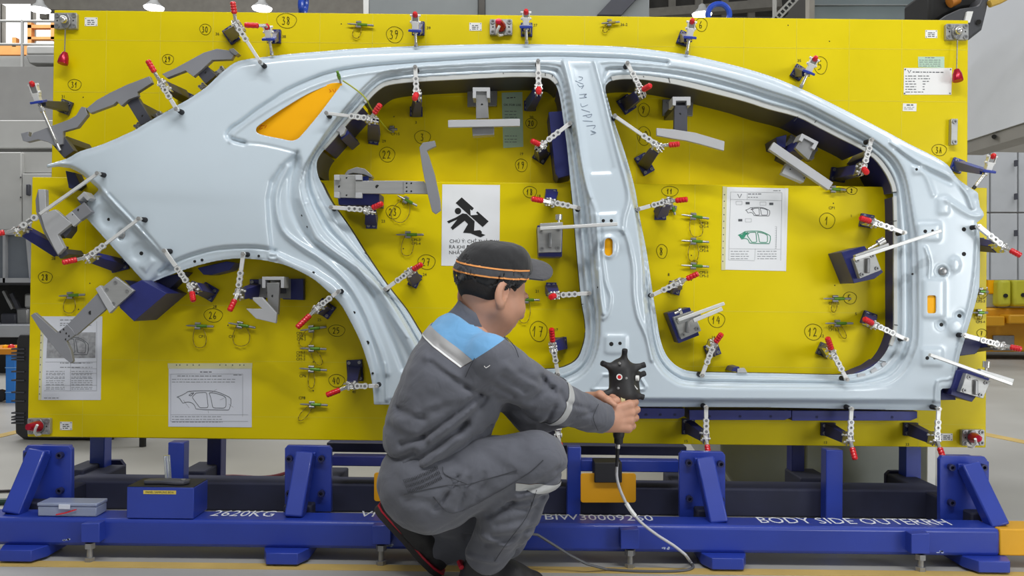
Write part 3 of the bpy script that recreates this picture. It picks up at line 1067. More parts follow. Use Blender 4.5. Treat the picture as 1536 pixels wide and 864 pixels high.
run('thin dark contour block along the bottom of the front opening', F_OPEN, (1296, 557), (1032, 557), 6, MT['navyd'], plate=YL)
run('thin dark contour block at the lower left bend of the front opening', F_OPEN, (1025, 554), (981, 450), 6, MT['navyd'], plate=YL)
# pale edge strips of the contour blocks, lying over the welded flange


def strip(curve, p, q, wd, back=0):
    c = np.asarray(curve)
    n = len(c)
    i0, i1 = near_i(c, p), near_i(c, q)
    A, B = [], []
    cen = c.mean(0)
    for k in range((i1 - i0) % n + 1):
        i = (i0 + k) % n
        tg = c[(i + 1) % n] - c[i - 1]
        nrm = np.array([tg[1], -tg[0]])
        nrm /= np.hypot(*nrm) + 1e-9
        if nrm @ (c[i] - cen) < 0:
            nrm = -nrm
        A.append(c[i] - nrm * .3)
        B.append(c[i] + nrm * wd)
    mid = np.mean(A, 0)
    t = bpy.data.objects[min((o for o in bpy.data.objects if o.name.startswith('contour_block')), key=lambda o: (ORG[o.name] - at(*mid, YFL)).length).name]
    obj('edge_strip', MB().pprism(A + B[::-1], YFL - .006, YFL + .002), STRIPM, t, smooth=25, bevel=.0008, label='pale strip along its front edge')


STRIPM = mat('pale_edge_strip', 'c3c5c2', .45, var=.04)
strip(R_OPEN, (834, 127), (640, 121), 6.5)
strip(R_OPEN, (636, 121), (546, 157), 6.5)
strip(R_OPEN, (543, 161), (486, 224), 5)
strip(F_OPEN, (921, 122), (1000, 124), 6)
strip(F_OPEN, (1003, 125), (1192, 173), 7.5)
strip(F_OPEN, (1195, 174), (1300, 229), 8)
strip(F_OPEN, (1302, 231), (1340, 291), 6)
strip(F_OPEN, (1341, 294), (1341, 486), 5)
strip(F_OPEN, (1341, 490), (1333, 520), 5)
# scalloped navy piece at the lower right of the front opening
t = thing('scalloped_block', 'navy scalloped block in the lower right bend of the front opening', 'contour block', at(1300, 560, YL), CB)
sc = [(1276, 562), (1284, 560), (1287, 564), (1298, 562), (1302, 557), (1306, 559), (1313, 552), (1316, 548), (1322, 548), (1324, 543), (1318, 541), (1305, 550), (1290, 556)]
obj('block', MB().pprism(sc, YFL + .004, YL - .0005), MT['navy'], t)
for s_ in ([(1287, 561), (1298, 560), (1300, 566), (1286, 567)], [(1306, 556), (1314, 551), (1318, 556), (1308, 562)], [(1322, 546), (1327, 542), (1331, 546), (1324, 551)]):
    obj('tab', MB().pprism(s_, YFL - .006, YFL), MT['lgrey'], t, bevel=.0008)
t = thing('sill_stop', 'small navy stop with a pale tab on the bottom edge of the front opening', 'stop', at(1108, 556, YL), CB)
obj('block', MB().pprism([(1097, 557), (1101, 551), (1109, 550), (1110, 558)], YFL - .004, YL - .0005), MT['navy'], t, bevel=.001)
obj('tab', MB().pprism([(1106, 553), (1117, 552), (1121, 559), (1106, 559)], YFL - .008, YFL + .01), MT['lgrey'], t, bevel=.001)
t = thing('window_stop', 'pale stepped tab on the slanting edge above the wide grey bracket', 'stop', at(514, 194, YU), CB)
obj('tab', MB().pprism([(504, 196), (513, 186), (519, 192), (516, 200), (510, 204), (509, 198)], YFL - .012, YFL + .01), MT['lgrey'], t, bevel=.001)
obj('block', MB().pprism([(509, 200), (520, 193), (524, 200), (512, 210)], YFL + .01, YU - .0005), MT['navy'], t, bevel=.001)
# amber blocks seen through the quarter window and the slots
for lab, curve, py in (('amber block filling the rear quarter window', circ(0, 0, 1), 0),):
    q = QWIN * 1.0
    cc = q.mean(0)
    q = cc + (q - cc) * 1.05
    t = thing('window_gauge', 'amber yellow block filling the rear quarter window of the body panel', 'contour block', at(450, 170, YU))
    obj('block', MB().pprism(q, YFL - .036, YU - .0005), MT['amber'], t)
    mb = MB()
    for st in ([(393, 187), (389, 193)], [(390, 194), (394, 192)], [(391, 189), (397, 188)], [(397, 192), (400, 188)], [(494, 134), (497, 137), (494, 138)], [(499, 134), (501, 138)], [(504, 133), (502, 138)]):
        mb.tube([at(x, y, YFL - .037) for x, y in st], .0008, 4)
    obj('marker_writing', mb, MT['redink'], t)
for lab, s_ in (('amber plug behind the oval slot of the middle pillar', rrect(905, 353, 921, 388, 6)), ('amber plug behind the upright slot of the front pillar', rrect(1388, 439, 1407, 474, 3))):
    t = thing('slot_gauge', lab, 'contour block', at(*s_.mean(0), YL), CB)
    obj('block', MB().pprism(s_, max(shY(s_[:, 0].min() - 1, s_[:, 1].mean()), shY(s_[:, 0].max() + 1, s_[:, 1].mean())) + .005, YL - .0005), MT['amber'], t)

# ------------------------------------------------------------------ corner mounts with reference balls
for lab, cx, cy, Y, cap, hang in (('steel mount with a bare ball at the upper left corner of the board', 98, 31, YU, 0, (-1, 56)), ('steel mount with a bare ball at the upper right corner of the board', 1436, 47.5, YU, 0, (-1, 65)),
                                  ('steel mount with a red cap at the middle of the top edge', 751.5, 40.5, YU, 1, None), ('steel mount with a red cap at the lower left corner of the board', 58, 639.5, YL, 1, None),
                                  ('steel mount with a red cap at the lower right corner of the board', 1460, 656.5, YL, 1, None)):
    t = thing('ball_mount', lab, 'reference mount', at(cx, cy, Y), 'reference ball mounts')
    obj('base_plate', MB().pprism(rrect(cx - 17, cy - 12, cx + 17, cy + 12, 2), Y - .016, Y - .0005), MT['alu'], t, bevel=.001)
    for dx, dy in ((-12.5, -8), (12.5, -8), (-12.5, 8), (12.5, 8)):
        mb = MB().ring(at(cx + dx, cy + dy, Y - .0175), (0, 1, 0), .0085, .0045, .005)
        mb.cyl(at(cx + dx, cy + dy, Y - .017), at(cx + dx, cy + dy, Y - .0155), .0045)
        obj('socket_screw', mb, MT['steel'], t)
    mb = MB()
    for dx in (-12, 12):
        mb.cyl(at(cx + dx, cy, Y - .0155), at(cx + dx, cy, Y - .0168), .003)
    obj('dowel_holes', mb, MT['black'], t)
    obj('ball_seat', MB().pprism([(cx - 2.5, cy - 11), (cx + 2.5, cy - 11), (cx + 7, cy - 4), (cx + 7, cy + 4), (cx + 2.5, cy + 11), (cx - 2.5, cy + 11), (cx - 7, cy + 4), (cx - 7, cy - 4)], Y - .026, Y - .016), MT['steel'], t, bevel=.002)
    p = at(cx, cy, Y - .026)
    if not cap:
        obj('reference_ball', MB().ball(p + Vector((0, -.012, 0)), .014, 18, 12), MT['chrome'], t, smooth=60)
        hx, hy = cx + hang[0], cy + hang[1]
        top = at(cx, cy + 11, Y - .02)
        bot = at(hx, hy - 9, Y - .03)
        mb = MB()
        for i in range(26):
            mb.ball(top.lerp(bot, i / 25), .0026, 6, 4)
        obj('ball_chain', mb, MT['steel'], t)
        c0 = at(hx + (1 if cx < 700 else 0), hy - 9, Y - .03)
        dirn = (-.12 if cx < 700 else .03, -.15, -1)
        mb = MB().lathe(c0, dirn, [(0, .003), (.002, .009), (.02, .016), (.042, .0185), (.046, .0175)], 16)
        obj('red_cap', mb, MT['redcap'], t)
    else:
        d = Vector((-.18, -1, .1)).normalized()
        obj('red_cap', MB().lathe(p, d, [(0, .019), (.012, .019), (.034, .0145), (.046, .012), (.05, .011), (.051, .004)], 16), MT['redcap'], t)
        e = p + d * .04
        pts = [at(cx - 2, cy - 2, Y - .085), at(cx - 5, cy + 4, Y - .08), at(cx - 6, cy + 9, Y - .07), at(cx - 3, cy + 13, Y - .05), at(cx + 2, cy + 12, Y - .02)]
        if cx > 1400:
            pts = [at(cx + 3, cy + 2, Y - .085), at(cx + 4, cy + 8, Y - .07), at(cx - 1, cy + 14, Y - .06), at(cx - 7, cy + 13, Y - .04), at(cx - 9, cy + 8, Y - .018)]
        obj('chain_sleeve', MB().tube([at(x, y, 1) for x, y in []] or [p_ for p_ in pts], .0048, 6), MT['white'], t)

# ------------------------------------------------------------------ blue base frame
FRAME = thing('base_frame', 'dark blue steel base frame carrying the yellow board', 'base frame', (0, 2.6, 0))
YB0, YB1 = 2.50, 2.61
zt = at(760, 785, YB0).z          # top of the beam at its front
zb = at(760, 827, YB0).z
XB0, XB1 = at(-40, 800, YB0).x, at(1501, 815, YB0).x
BL = MT['blue']
slab('front_beam', XB0, XB1, zb, zt, YB0, YB1, BL, FRAME, bevel=.012)
obj('fork_pocket', MB().box(((XB1 + .12), (YB0 + YB1) / 2, (zb + zt) / 2), (.24, YB1 - YB0 - .01, (zt - zb) * .96)), mat('orange_yellow_paint', 'e3a71c', .5, var=.06), FRAME, bevel=.004, label='yellow fork pocket at the right end')
YM0, YM1 = 2.90, 3.02
zm = at(900, 730, YM0).z
xm0, xm1 = at(105, 740, YM0).x, at(1410, 740, YM0).x
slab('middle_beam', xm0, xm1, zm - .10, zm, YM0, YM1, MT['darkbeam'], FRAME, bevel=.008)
# end plates with their bolts and slanting braces
for (x0, x1, y0, y1, bx, by, tx, ty, screws) in (
        (37, 107, 668, 768, 60, 677, 20, 772, ((42, 682), (90, 683), (90, 736))),
        (427, 497, 668, 768, 459, 680, 442, 777, ((434, 688), (482, 688), (434, 740), (482, 740))),
        (1019, 1088, 677, 776, 1056, 688, 1077, 786, ((1033, 694), (1081, 696), (1034, 748), (1081, 749))),
        (1410, 1481, 684, 782, 1452, 697, 1497, 791, ((1427, 701), (1475, 701), (1427, 754)))):
    Yp = 2.66
    mbp = MB().pprism([(x0 + 4, y0), (x1 - 4, y0 + 1), (x1, y0 + 6), (x1, y1), (x0, y1), (x0, y0 + 5)], Yp, Yp + .02)
    obj('end_plate', mbp, BL, FRAME, bevel=.002)
    a, b = at(bx, by, Yp - .02), at(tx, ty, YB0 + .05)
    mb = MB()
    mb.bar(a, b, .055, .05)
    obj('brace', mb, BL, FRAME, bevel=.005)
    obj('gusset', MB().pprism([(bx - 14, by - 1), (bx + 14, by - 1), (bx + 14, by + 9), (bx - 14, by + 9)], Yp - .012, Yp), BL, FRAME, bevel=.002)
    for sx, sy in screws:
        mb = MB().ring(at(sx, sy, Yp - .008), (0, 1, 0), .0105, .0055, .016)
        mb.cyl(at(sx, sy, Yp - .004), at(sx, sy, Yp), .0055)
        obj('socket_screw', mb, MT['navyd'], FRAME)
    # post behind the plate up to the board, and the longitudinal beam back
    pc = at((x0 + x1) / 2, 700, Yp + .08)
    slab('corner_post', pc.x - .05, pc.x + .05, zt - .02, ZB, Yp + .02, Yp + .14, BL, FRAME, bevel=.004)
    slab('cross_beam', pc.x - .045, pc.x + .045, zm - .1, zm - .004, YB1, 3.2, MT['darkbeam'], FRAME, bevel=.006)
for x0, x1 in ((259.5, 283), (850, 870), (1232, 1257)):
    a, b = at(x0, 690, YM0 - .005), at(x1, 690, YM0 - .005)
    slab('post', a.x, b.x, .03 if x0 > 800 else zm, ZB, YM0 - .05, YM0 + .0, BL, FRAME, bevel=.003)
for x0, x1 in ((138, 160), (313, 334), (1185, 1204), (1355, 1378)):
    a, b = at(x0, 690, 3.16), at(x1, 690, 3.16)
    slab('rear_post', a.x, b.x, zm - .1, ZB + .1, 3.14, 3.20, MT['navy'] if x0 in (313, 1185) else BL, FRAME, bevel=.003)
for x0, x1 in ((110, 141), (283, 320), (1190, 1235)):
    a, b = at(x0, 700, 3.1), at(x1, 700, 3.1)
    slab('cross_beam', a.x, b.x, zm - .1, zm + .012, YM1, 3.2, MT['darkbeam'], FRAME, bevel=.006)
# upper rails under the board in the middle
for x0, x1, py0, py1, Yr in ((497, 850, 684, 703, 2.86), (870, 1020, 690, 709, 2.86)):
    a, b = at(x0, py0, Yr), at(x1, py1, Yr)
    slab('rail', a.x, b.x, b.z, a.z, Yr, Yr + .05, BL if x0 > 800 else MT['navy'], FRAME, bevel=.003)
a, b = at(490, 664, 3.1), at(1030, 676, 3.1)
slab('rear_rail', a.x, b.x, b.z - .02, a.z, 3.10, 3.16, MT['navyd'], FRAME, bevel=.003)
# yellow plates with black holders at the middle
for x0, x1, yy0, yy1 in ((561, 640, 709, 752), (871, 954, 710, 754)):
    mb = MB().pprism(rrect(x0, yy0, x1, yy1, 4), 2.78, 2.786)
    obj('yellow_flap', mb, mat('flap_paint', 'dd9d10', .5, var=.05), FRAME, bevel=.001)
    obj('flap_holder', MB().pprism([(x0 + 21, yy0 - 16), (x0 + 62, yy0 - 16), (x0 + 62, yy0 + 14), (x0 + 21, yy0 + 14)], 2.765, 2.85), MT['rubber'], FRAME, bevel=.002)
# rear pads of the far side
for x0, x1, yy0, yy1 in ((130, 186, 690, 720), (1329, 1372, 706, 735)):
    obj('rear_plate', MB().pprism([(x0 + 6, yy0), (x1 - 6, yy0), (x1, yy0 + 8), (x1, yy1), (x0, yy1), (x0, yy0 + 6)], 3.22, 3.24), MT['navyd'], FRAME, bevel=.002)
# feet
for cx, cy in ((32, 829), (427, 832.5), (1088, 840), (1483, 847)):
    Yf = YB0 - .02
    p = at(cx, cy - 9, Yf)
    w_ = .066
    A = [(-w_, .02), (-w_ + .02, -.03), (w_ - .02, -.03), (w_, .02), (w_, .13), (-w_, .13)]
    mb = MB().loft([Vector((p.x + x, Yf + y, .008)) for x, y in A], [Vector((p.x + x, Yf + y, zb + .002)) for x, y in A])
    obj('foot_pad', mb, BL, FRAME, bevel=.002)
# jack brackets with levelling bolts
for cx, ty, by, fy in ((135, 785, 814, 846), (572, 788, 817, 850), (945, 794, 824, 851), (1381, 800, 831, 860)):
    obj('jack_bracket', MB().pprism([(cx - 14, ty + 1), (cx + 14, ty), (cx + 14, by), (cx - 14, by)], YB0 - .035, YB0 + .002), BL, FRAME, bevel=.002)
    p = at(cx, by, YB0 - .018)
    top = at(cx, ty, YB0 - .018)
    mb = MB().cyl((p.x, p.y, .004), (p.x, p.y, p.z), .0085, n=12)
    mb.cyl((p.x, p.y, .002), (p.x, p.y, .014), .015, n=6)
    mb.cyl((p.x, p.y, p.z - .016), (p.x, p.y, p.z), .0155, n=6)
    obj('levelling_bolt', mb, MT['steel'], FRAME)
    obj('bolt_tip', MB().cyl((p.x, p.y, top.z), (p.x, p.y, top.z + .003), .008), mat('copper_tip', 'c98a78', .35, metal=.5, var=.1), FRAME)
# white stencilled words lying on the top of the beam
for body, x0, x1, cy in (('2620KG', 319, 413, 770.5), ('VN-V', 540, 606, 771.5), ('BIW30009260', 817, 978, 776.5), ('BODY SIDE OUTERRH', 1140, 1419, 782)):
    a, b = atz(x0, cy, zt + .0006), atz(x1, cy, zt + .0006)
    text('stencil_text', body, (a + b) / 2, .07, MT['wtext'], FRAME, rot=(0, 0, 0), width=(b - a).length, sy=1.35)
for x, y in ((98, 809), (585, 819), (997, 822), (1410, 828)):
    mb = MB()
    for k in range(5):
        mb.pprism(circ(x + rng.uniform(-8, 8), y + rng.uniform(-2, 2), rng.uniform(1, 3.5), rng.uniform(.6, 1.6), 7), YB0 - .0006, YB0)
    obj('paint_chips', mb, mat('chip', 'b8c4dc', .8, var=.1), FRAME, smooth=0, kind='stuff')

# rails under the sill
for i, (x0, x1, y0, y1) in enumerate(((955, 1027, 612, 628), (1034, 1187, 615, 630), (1188, 1376, 616, 631))):
    t = thing('sill_rail', ('navy support rail under the sill beside the scanner', 'navy support rail under the sill below the front door opening, left one', 'navy support rail under the sill at its right end')[i], 'support', at(x0, y1, YL), 'navy rails under the sill')
    obj('rail', MB().pprism([(x0, y0), (x1, y0 + 1), (x1, y1 - 4), (x1 - 10, y1), (x0, y1)], 2.852, YL - .0005), MT['navy'], t, bevel=.001)
    mb = MB()
    for k in range(3):
        mb.cyl(at(x0 + (x1 - x0) * (.2 + .3 * k), (y0 + y1) / 2 + 2, 2.852), at(x0 + (x1 - x0) * (.2 + .3 * k), (y0 + y1) / 2 + 2, 2.849), .004)
    obj('screw_heads', mb, MT['navyd'], t)
for i, (lab, poly, Yf, Yb) in enumerate((
        ('navy support block under the rear wheel arch', [(296, 402), (340, 392), (352, 394), (345, 405), (318, 412), (305, 412)], 2.855, YL),
        ('tall navy upright block by the middle pillar in the rear opening', [(823, 168), (848, 166), (858, 262), (838, 267), (833, 260)], 2.90, YU),
        ('navy support block in the corner of the sill beside the front pillar', [(1411, 584), (1431, 582), (1434, 600), (1411, 600)], 2.86, YL),
        ('dark navy block behind the front pillar at the right edge, beside the red-handled clamp', [(1442, 508), (1470, 508), (1474, 516), (1463, 531), (1440, 534)], 2.84, YL),
        ('navy block behind the front pillar under the swing gauge', [(1436, 548), (1452, 556), (1440, 594), (1430, 590)], 2.85, YL),
        ('dark block under the lamp flange at the left tip of the panel', [(98, 256), (112, 259), (120, 276), (112, 284), (103, 282)], 2.88, YL),
        ('dark navy bracket under the lower left edge of the lamp flange', [(186, 420), (222, 426), (250, 414), (280, 408), (276, 412), (250, 438), (205, 440)], 2.87, YL),
)):
    t = thing('support_block', lab, 'support', at(*np.mean(poly, 0), Yb), 'navy support blocks')
    obj('block', MB().pprism(poly, Yf, Yb - .0005), MT['navy'] if i in (1, 2, 0) else MT['navyd'], t, bevel=.0015)
# ------------------------------------------------------------------ toggle clamps
CLG = 'toggle clamps with red grips round the body panel'


def hexb(c0, R0, s0, c1, R1, s1):
    """hexahedron between two rectangles"""
    A = [c0 + R0 @ Vector((x * s0[0], y * s0[1], 0)) for x, y in ((-1, -1), (1, -1), (1, 1), (-1, 1))]
    B = [c1 + R1 @ Vector((x * s1[0], y * s1[1], 0)) for x, y in ((-1, -1), (1, -1), (1, 1), (-1, 1))]
    return A, B


def mount(t, base, Yp, ang, size, m, screws=4):
    """screwed base plate standing on the board"""
    Yt = Yp - .014
    c = at(base[0], base[1], Yt)
    R = Matrix.Rotation(-ang, 3, 'Y')
    w, h = size
    mb = MB().box(c + Vector((0, .0065, 0)), (w, .0125, h), R)
    bp_ = obj('base_plate', mb, m, t, bevel=.0012)
    for sx, sz in ((-1, 1), (1, 1), (-1, -1), (1, -1))[:screws]:
        p = c + R @ Vector((sx * (w / 2 - .0095), -.002, sz * (h / 2 - .0095)))
        mb = MB().ring(p, (0, 1, 0), .0058, .003, .005, 10)
        mb.cyl(p + Vector((0, .001, 0)), p + Vector((0, .002, 0)), .003, n=8)
        obj('socket_screw', mb, MT['steel'], bp_)
    return c, R


def clamp(label, tip, piv, hend, base, ang=0, size=(.05, .05), m='navy', links=(.42, .86), bar=(.013, .007), grip=.42, nl=4, dY=.046, hY=-.03, boss=.0098, spY=None, Yp=None):
    Yp = Yp or plateY(*base)
    ys = (spY or shY(*tip)) - .001
    Ya = ys - dY
    T, Pv, H = at(tip[0], tip[1], Ya), at(piv[0], piv[1], Ya - .004), at(hend[0], hend[1], Ya + hY)
    ang = rad(ang)
    t = thing('toggle_clamp', label, 'clamp', at(base[0], base[1], Yp), CLG)
    c, R = mount(t, base, Yp, ang, size, MT[m])
    d = (T - Pv)
    L = d.length
    dn = d.normalized()
    Fm = frame(d)
    side = Fm.col[1].copy()
    out = Fm.col[2].copy()
    # riser from the base to the mechanism
    root = Pv - out * .045
    mb = MB()
    ax = frame(root - c, side)
    A, B = hexb(c, ax @ Matrix.Rotation(rad(90), 3, 'Y'), (.016, .022), root, ax @ Matrix.Rotation(rad(90), 3, 'Y'), (.012, .017))
    mb.loft(A, B)
    obj('riser', mb, MT[m], t, bevel=.0015)
    # mechanism: two cheeks, links and rivets
    mb = MB()
    for s in (-1, 1):
        o = Pv + side * s * .0085
        prof = [(-.020, -.048), (.022, -.048), (.024, -.020), (.014, .004), (-.006, .008), (-.022, -.010)]
        A = [o + dn * x + out * z - side * .0013 for x, z in prof]
        mb.loft(A, [p + side * .0026 for p in A])
    obj('cheek_plates', mb, MT['chrome'], t, bevel=.0006)
    mb = MB()
    for x, z in ((.012, -.010), (-.012, -.018), (.010, -.036), (-.004, .003)):
        p = Pv + dn * x + out * z
        mb.cyl(p - side * .0135, p + side * .0135, .0036, n=8)
    obj('rivets', mb, MT['whitesteel'], t)
    mb = MB()
    mb.bar(Pv + dn * .016 + out * .002 + side * .005, Pv - dn * .022 - out * .018 + side * .005, .0035, .011, out)
    mb.bar(Pv + dn * .016 + out * .002 - side * .005, Pv - dn * .022 - out * .018 - side * .005, .0035, .011, out)
    obj('toggle_link', mb, MT['chrome'], t, bevel=.0006)
    # arm: perforated links near the mechanism, plain bar to the tip
    a0, a1 = links
    mb = MB()
    s0 = T.lerp(Pv, 1 - (1 - a0)) if False else T.lerp(Pv, a0)
    s1 = T.lerp(Pv, a1)
    mb.bar(T - dn * -.0, s0, bar[0], bar[1])
    mb.cyl(T + out * (bar[1] / 2), T - out * (bar[1] / 2), bar[0] * .56, n=12)
    obj('arm', mb, MT['whitesteel'], t, bevel=.0008)
    span = (s1 - s0).length
    nl = max(2, min(nl, int(span / (boss * 1.75))))
    step = (s1 - s0) / nl
    mb = MB()
    for i in range(nl):
        mb.ring(s0 + step * (i + .5) + out * .001, out, boss * 1.02, boss * .5, .009, 12)
        if i < nl - 1:
            q = s0 + step * (i + 1) + out * .001
            for s in (-1, 1):
                mb.bar(q - dn * boss * .55 + side * s * boss * .62, q + dn * boss * .55 + side * s * boss * .62, boss * .42, .007, out)
    mb.bar(s1 - dn * .002, Pv, bar[0] * .85, bar[1], out)
    obj('perforated_links', mb, MT['whitesteel'], t)
    mb = MB()
    mb.bar(s0, s1, boss * .9, .0012, out)
    for i in range(0, nl, 2):
        q = s0 + step * (i + .5)
        mb.cyl(q - out * .002, q + out * .006, boss * .42, n=6)
    obj('slot_screws', mb, MT['steel'], t)
    # spindle with nut and rubber foot
    sd = Vector((0, 1, 0))
    tipS = Vector((T.x, ys, T.z))
    mb = MB().cyl(T - sd * .012, T.lerp(tipS, .45), .0038, n=10)
    mb.cyl(T - sd * .008, T - sd * .003, .0072, n=6)
    mb.cyl(T + sd * .0035, T + sd * .0085, .0072, n=6)
    sp_ = obj('spindle', mb, MT['chrome'], t)
    k = T.lerp(tipS, .42)
    obj('rubber_foot', MB().lathe(k, sd, [(0, .0045), (.004, .0075), ((tipS - k).length - .001, .0088), ((tipS - k).length, .008)], 12), MT['rubber'], sp_)
    # lever and grip
    hd = (H - Pv)
    Lh = hd.length
    g0 = Pv.lerp(H, grip)
    mb = MB().bar(Pv - hd.normalized() * .006, g0 + hd.normalized() * .005, .011, .006)
    mb.bar(Pv + side * .006, g0, .004, .010)
    lv_ = obj('lever', mb, MT['chrome'], t, bevel=.0008)
    gl = max((H - g0).length, .02)
    pr = [(0, .0062), (.002, .0088)]
    nr = max(2, int(gl / .011))
    for i in range(nr):
        u = .004 + (gl - .012) * i / nr
        v = (gl - .012) / nr
        pr += [(u, .0094), (u + v * .45, .0100), (u + v * .7, .0086)]
    pr += [(gl - .006, .0100), (gl - .001, .0072), (gl, .002)]
    obj('grip', MB().lathe(g0, hd, pr, 14), MT['red'], lv_)
    return t


thin = (.010, .009)
clamp('toggle clamp with the longest arm, reaching from the far left edge to the lamp flange', (147, 260), (26, 345), (-12, 352), (88, 376), -12, (.05, .04), links=(.72, .98), bar=thin, nl=2, boss=.011, grip=.5)
clamp('toggle clamp whose thin arm crosses the lamp flange, red grip pointing left', (209, 328), (132, 386), (93, 394), (178, 398), 15, (.06, .04), links=(.66, .95), bar=thin, nl=3)
clamp('toggle clamp at the left end of the rear wheel arch, red grip hanging down', (247, 376), (287, 432), (290, 452), (312, 438), -30, (.055, .05), grip=.3)
clamp('toggle clamp standing under the middle of the rear wheel arch, red grip at lower left', (365, 381), (357, 440), (344, 467), (386, 434), 0, (.055, .07), grip=.35)
clamp('toggle clamp above the written number 25, tilted beside the wheel arch', (508, 437), (476, 462), (445, 492), (487, 463), -35, (.06, .05), grip=.35, links=(.3, .86))
clamp('toggle clamp under the dark block beside the written number 40', (565, 579), (525, 579), (489, 593), (532, 556), 4, (.055, .075), m='navyd', grip=.42, links=(.3, .86))
clamp('toggle clamp on the slanting rear door edge beside the written number 27', (578, 434), (614, 408), (633, 396), (622, 420), -25, (.035, .05), grip=.3, links=(.4, .9))
clamp('toggle clamp under the wide grey bracket in the rear opening', (497, 311), (552, 315), (574, 305), (557, 332), 0, (.038, .05), grip=.3)
clamp('toggle clamp with a long cranked arm resting below the amber quarter window', (490, 170), (556, 178), (571, 156), (561, 206), -8, (.036, .05), grip=.35, links=(.5, .92), bar=(.010, .008))
clamp('toggle clamp at the top of the rear opening, upright, beside the written number 3', (623, 101), (625, 140), (622, 148), (624, 167), 0, (.046, .036), grip=.2, hY=-.07, links=(.36, .95))
clamp('toggle clamp at the top of the rear opening beside the middle pillar', (807, 92), (808, 132), (808, 138), (795, 158), 0, (.044, .036), grip=.2, hY=-.07, links=(.36, .95))
clamp('toggle clamp pressing the rear side of the middle pillar beside the number 19', (855, 185), (812, 218), (797, 211), (812, 233), -32, (.05, .05), m='navyd', grip=.2, links=(.35, .8))
clamp('toggle clamp at the top left of the front opening, above the written number 9', (941, 95), (962, 136), (976, 128), (940, 156), 35, (.05, .06), grip=.2, links=(.3, .9), hY=-.05)
clamp('toggle clamp with a long arm on the front side of the middle pillar', (922, 174), (987, 219), (1020, 216), (967, 246), 30, (.045, .075), grip=.5, links=(.62, .95), bar=(.011, .008))
clamp('toggle clamp beside the written number 18, left of the middle pillar', (868, 312), (826, 303), (797, 298), (827, 292), 0, (.04, .04), grip=.4, links=(.3, .85))
clamp('toggle clamp under the written number 11, right of the middle pillar', (957, 314), (1001, 302), (1032, 299), (991, 320), 0, (.04, .045), grip=.4, links=(.42, .92))
clamp('toggle clamp beside the printed 21, pointing right to the middle pillar', (884, 440), (833, 443), (826, 446), (827, 434), 0, (.036, .048), grip=.2, links=(.35, .85), hY=-.07)
clamp('toggle clamp on the bottom edge of the rear opening beside the number 17', (837, 562), (830, 522), (827, 492), (842, 515), 5, (.04, .042), grip=.3, links=(.4, .95))
clamp('toggle clamp below the check pins, left in the front opening', (978, 443), (1018, 424), (1048, 410), (1012, 432), -15, (.045, .042), grip=.4, links=(.35, .9))
clamp('toggle clamp on the bottom edge of the front opening under the number 14', (1053, 563), (1070, 518), (1083, 500), (1069, 525), 20, (.05, .045), grip=.25, links=(.35, .95))
clamp('toggle clamp beside the written number 1, pointing right to the front pillar', (1356, 349), (1312, 334), (1290, 327), (1301, 331), -10, (.046, .046), grip=.3, links=(.35, .9))
clamp('toggle clamp right of the check pins, pointing down to the front pillar', (1359, 509), (1312, 487), (1296, 478), (1304, 478), -20, (.046, .046), grip=.2, links=(.35, .92))
clamp('toggle clamp on the bottom edge of the front opening beside the number 12', (1270, 569), (1249, 530), (1241, 506), (1238, 526), -25, (.05, .045), m='slate', grip=.25, links=(.3, .92))
clamp('toggle clamp in the upper right bend of the front opening, grip end facing out', (1307, 210), (1295, 252), (1300, 259), (1258, 262), -8, (.055, .05), grip=.2, links=(.2, .85), hY=-.06)
clamp('upper toggle clamp outside the front pillar, red grip pointing to the lower right', (1468, 340), (1504, 369), (1532, 384), (1466, 366), 0, (.05, .045), grip=.4, links=(.4, .95), bar=(.016, .012), spY=2.82)
clamp('lower toggle clamp outside the front pillar, red grip pointing right', (1447, 503), (1502, 518), (1533, 524), (1455, 520), 0, (.05, .045), grip=.42, links=(.4, .95), m='navyd', bar=(.015, .010), spY=2.82)
clamp('toggle clamp below the sill under the front opening, left one of three', (1059, 611), (1059, 656), (1063, 684), (1033, 640), 0, (.045, .055), m='navyd', grip=.4, links=(.35, .9))
clamp('toggle clamp below the sill under the front opening, middle one of three', (1277, 613), (1275, 659), (1283, 690), (1243, 644), 0, (.05, .045), m='navyd', grip=.4, links=(.35, .9))
clamp('toggle clamp below the sill at its front end, red grip hanging down', (1408, 613), (1405, 659), (1416, 690), (1367, 644), 0, (.05, .045), m='navyd', grip=.4, links=(.35, .9))
clamp('toggle clamp below the sill, half hidden behind the knee of the worker', (834, 612), (837, 650), (842, 678), (820, 644), 0, (.05, .045), m='navyd', grip=.5, links=(.3, .9))
clamp('toggle clamp at the upper left of the roof, cranked arm down to a black foot', (391, 94), (354, 36), (349, 2), (346, 52), 35, (.04, .06), grip=.45, links=(.55, .9), bar=(.011, .008))
clamp('toggle clamp on the sloping rear of the body, red grip pointing up left', (265, 164), (243, 127), (221, 90), (279, 146), -25, (.06, .04), m='navyd', grip=.5, links=(.4, .9))

# ------------------------------------------------------------------ plunger clamps along the top edge
PLG = 'plunger clamps along the outer edge'


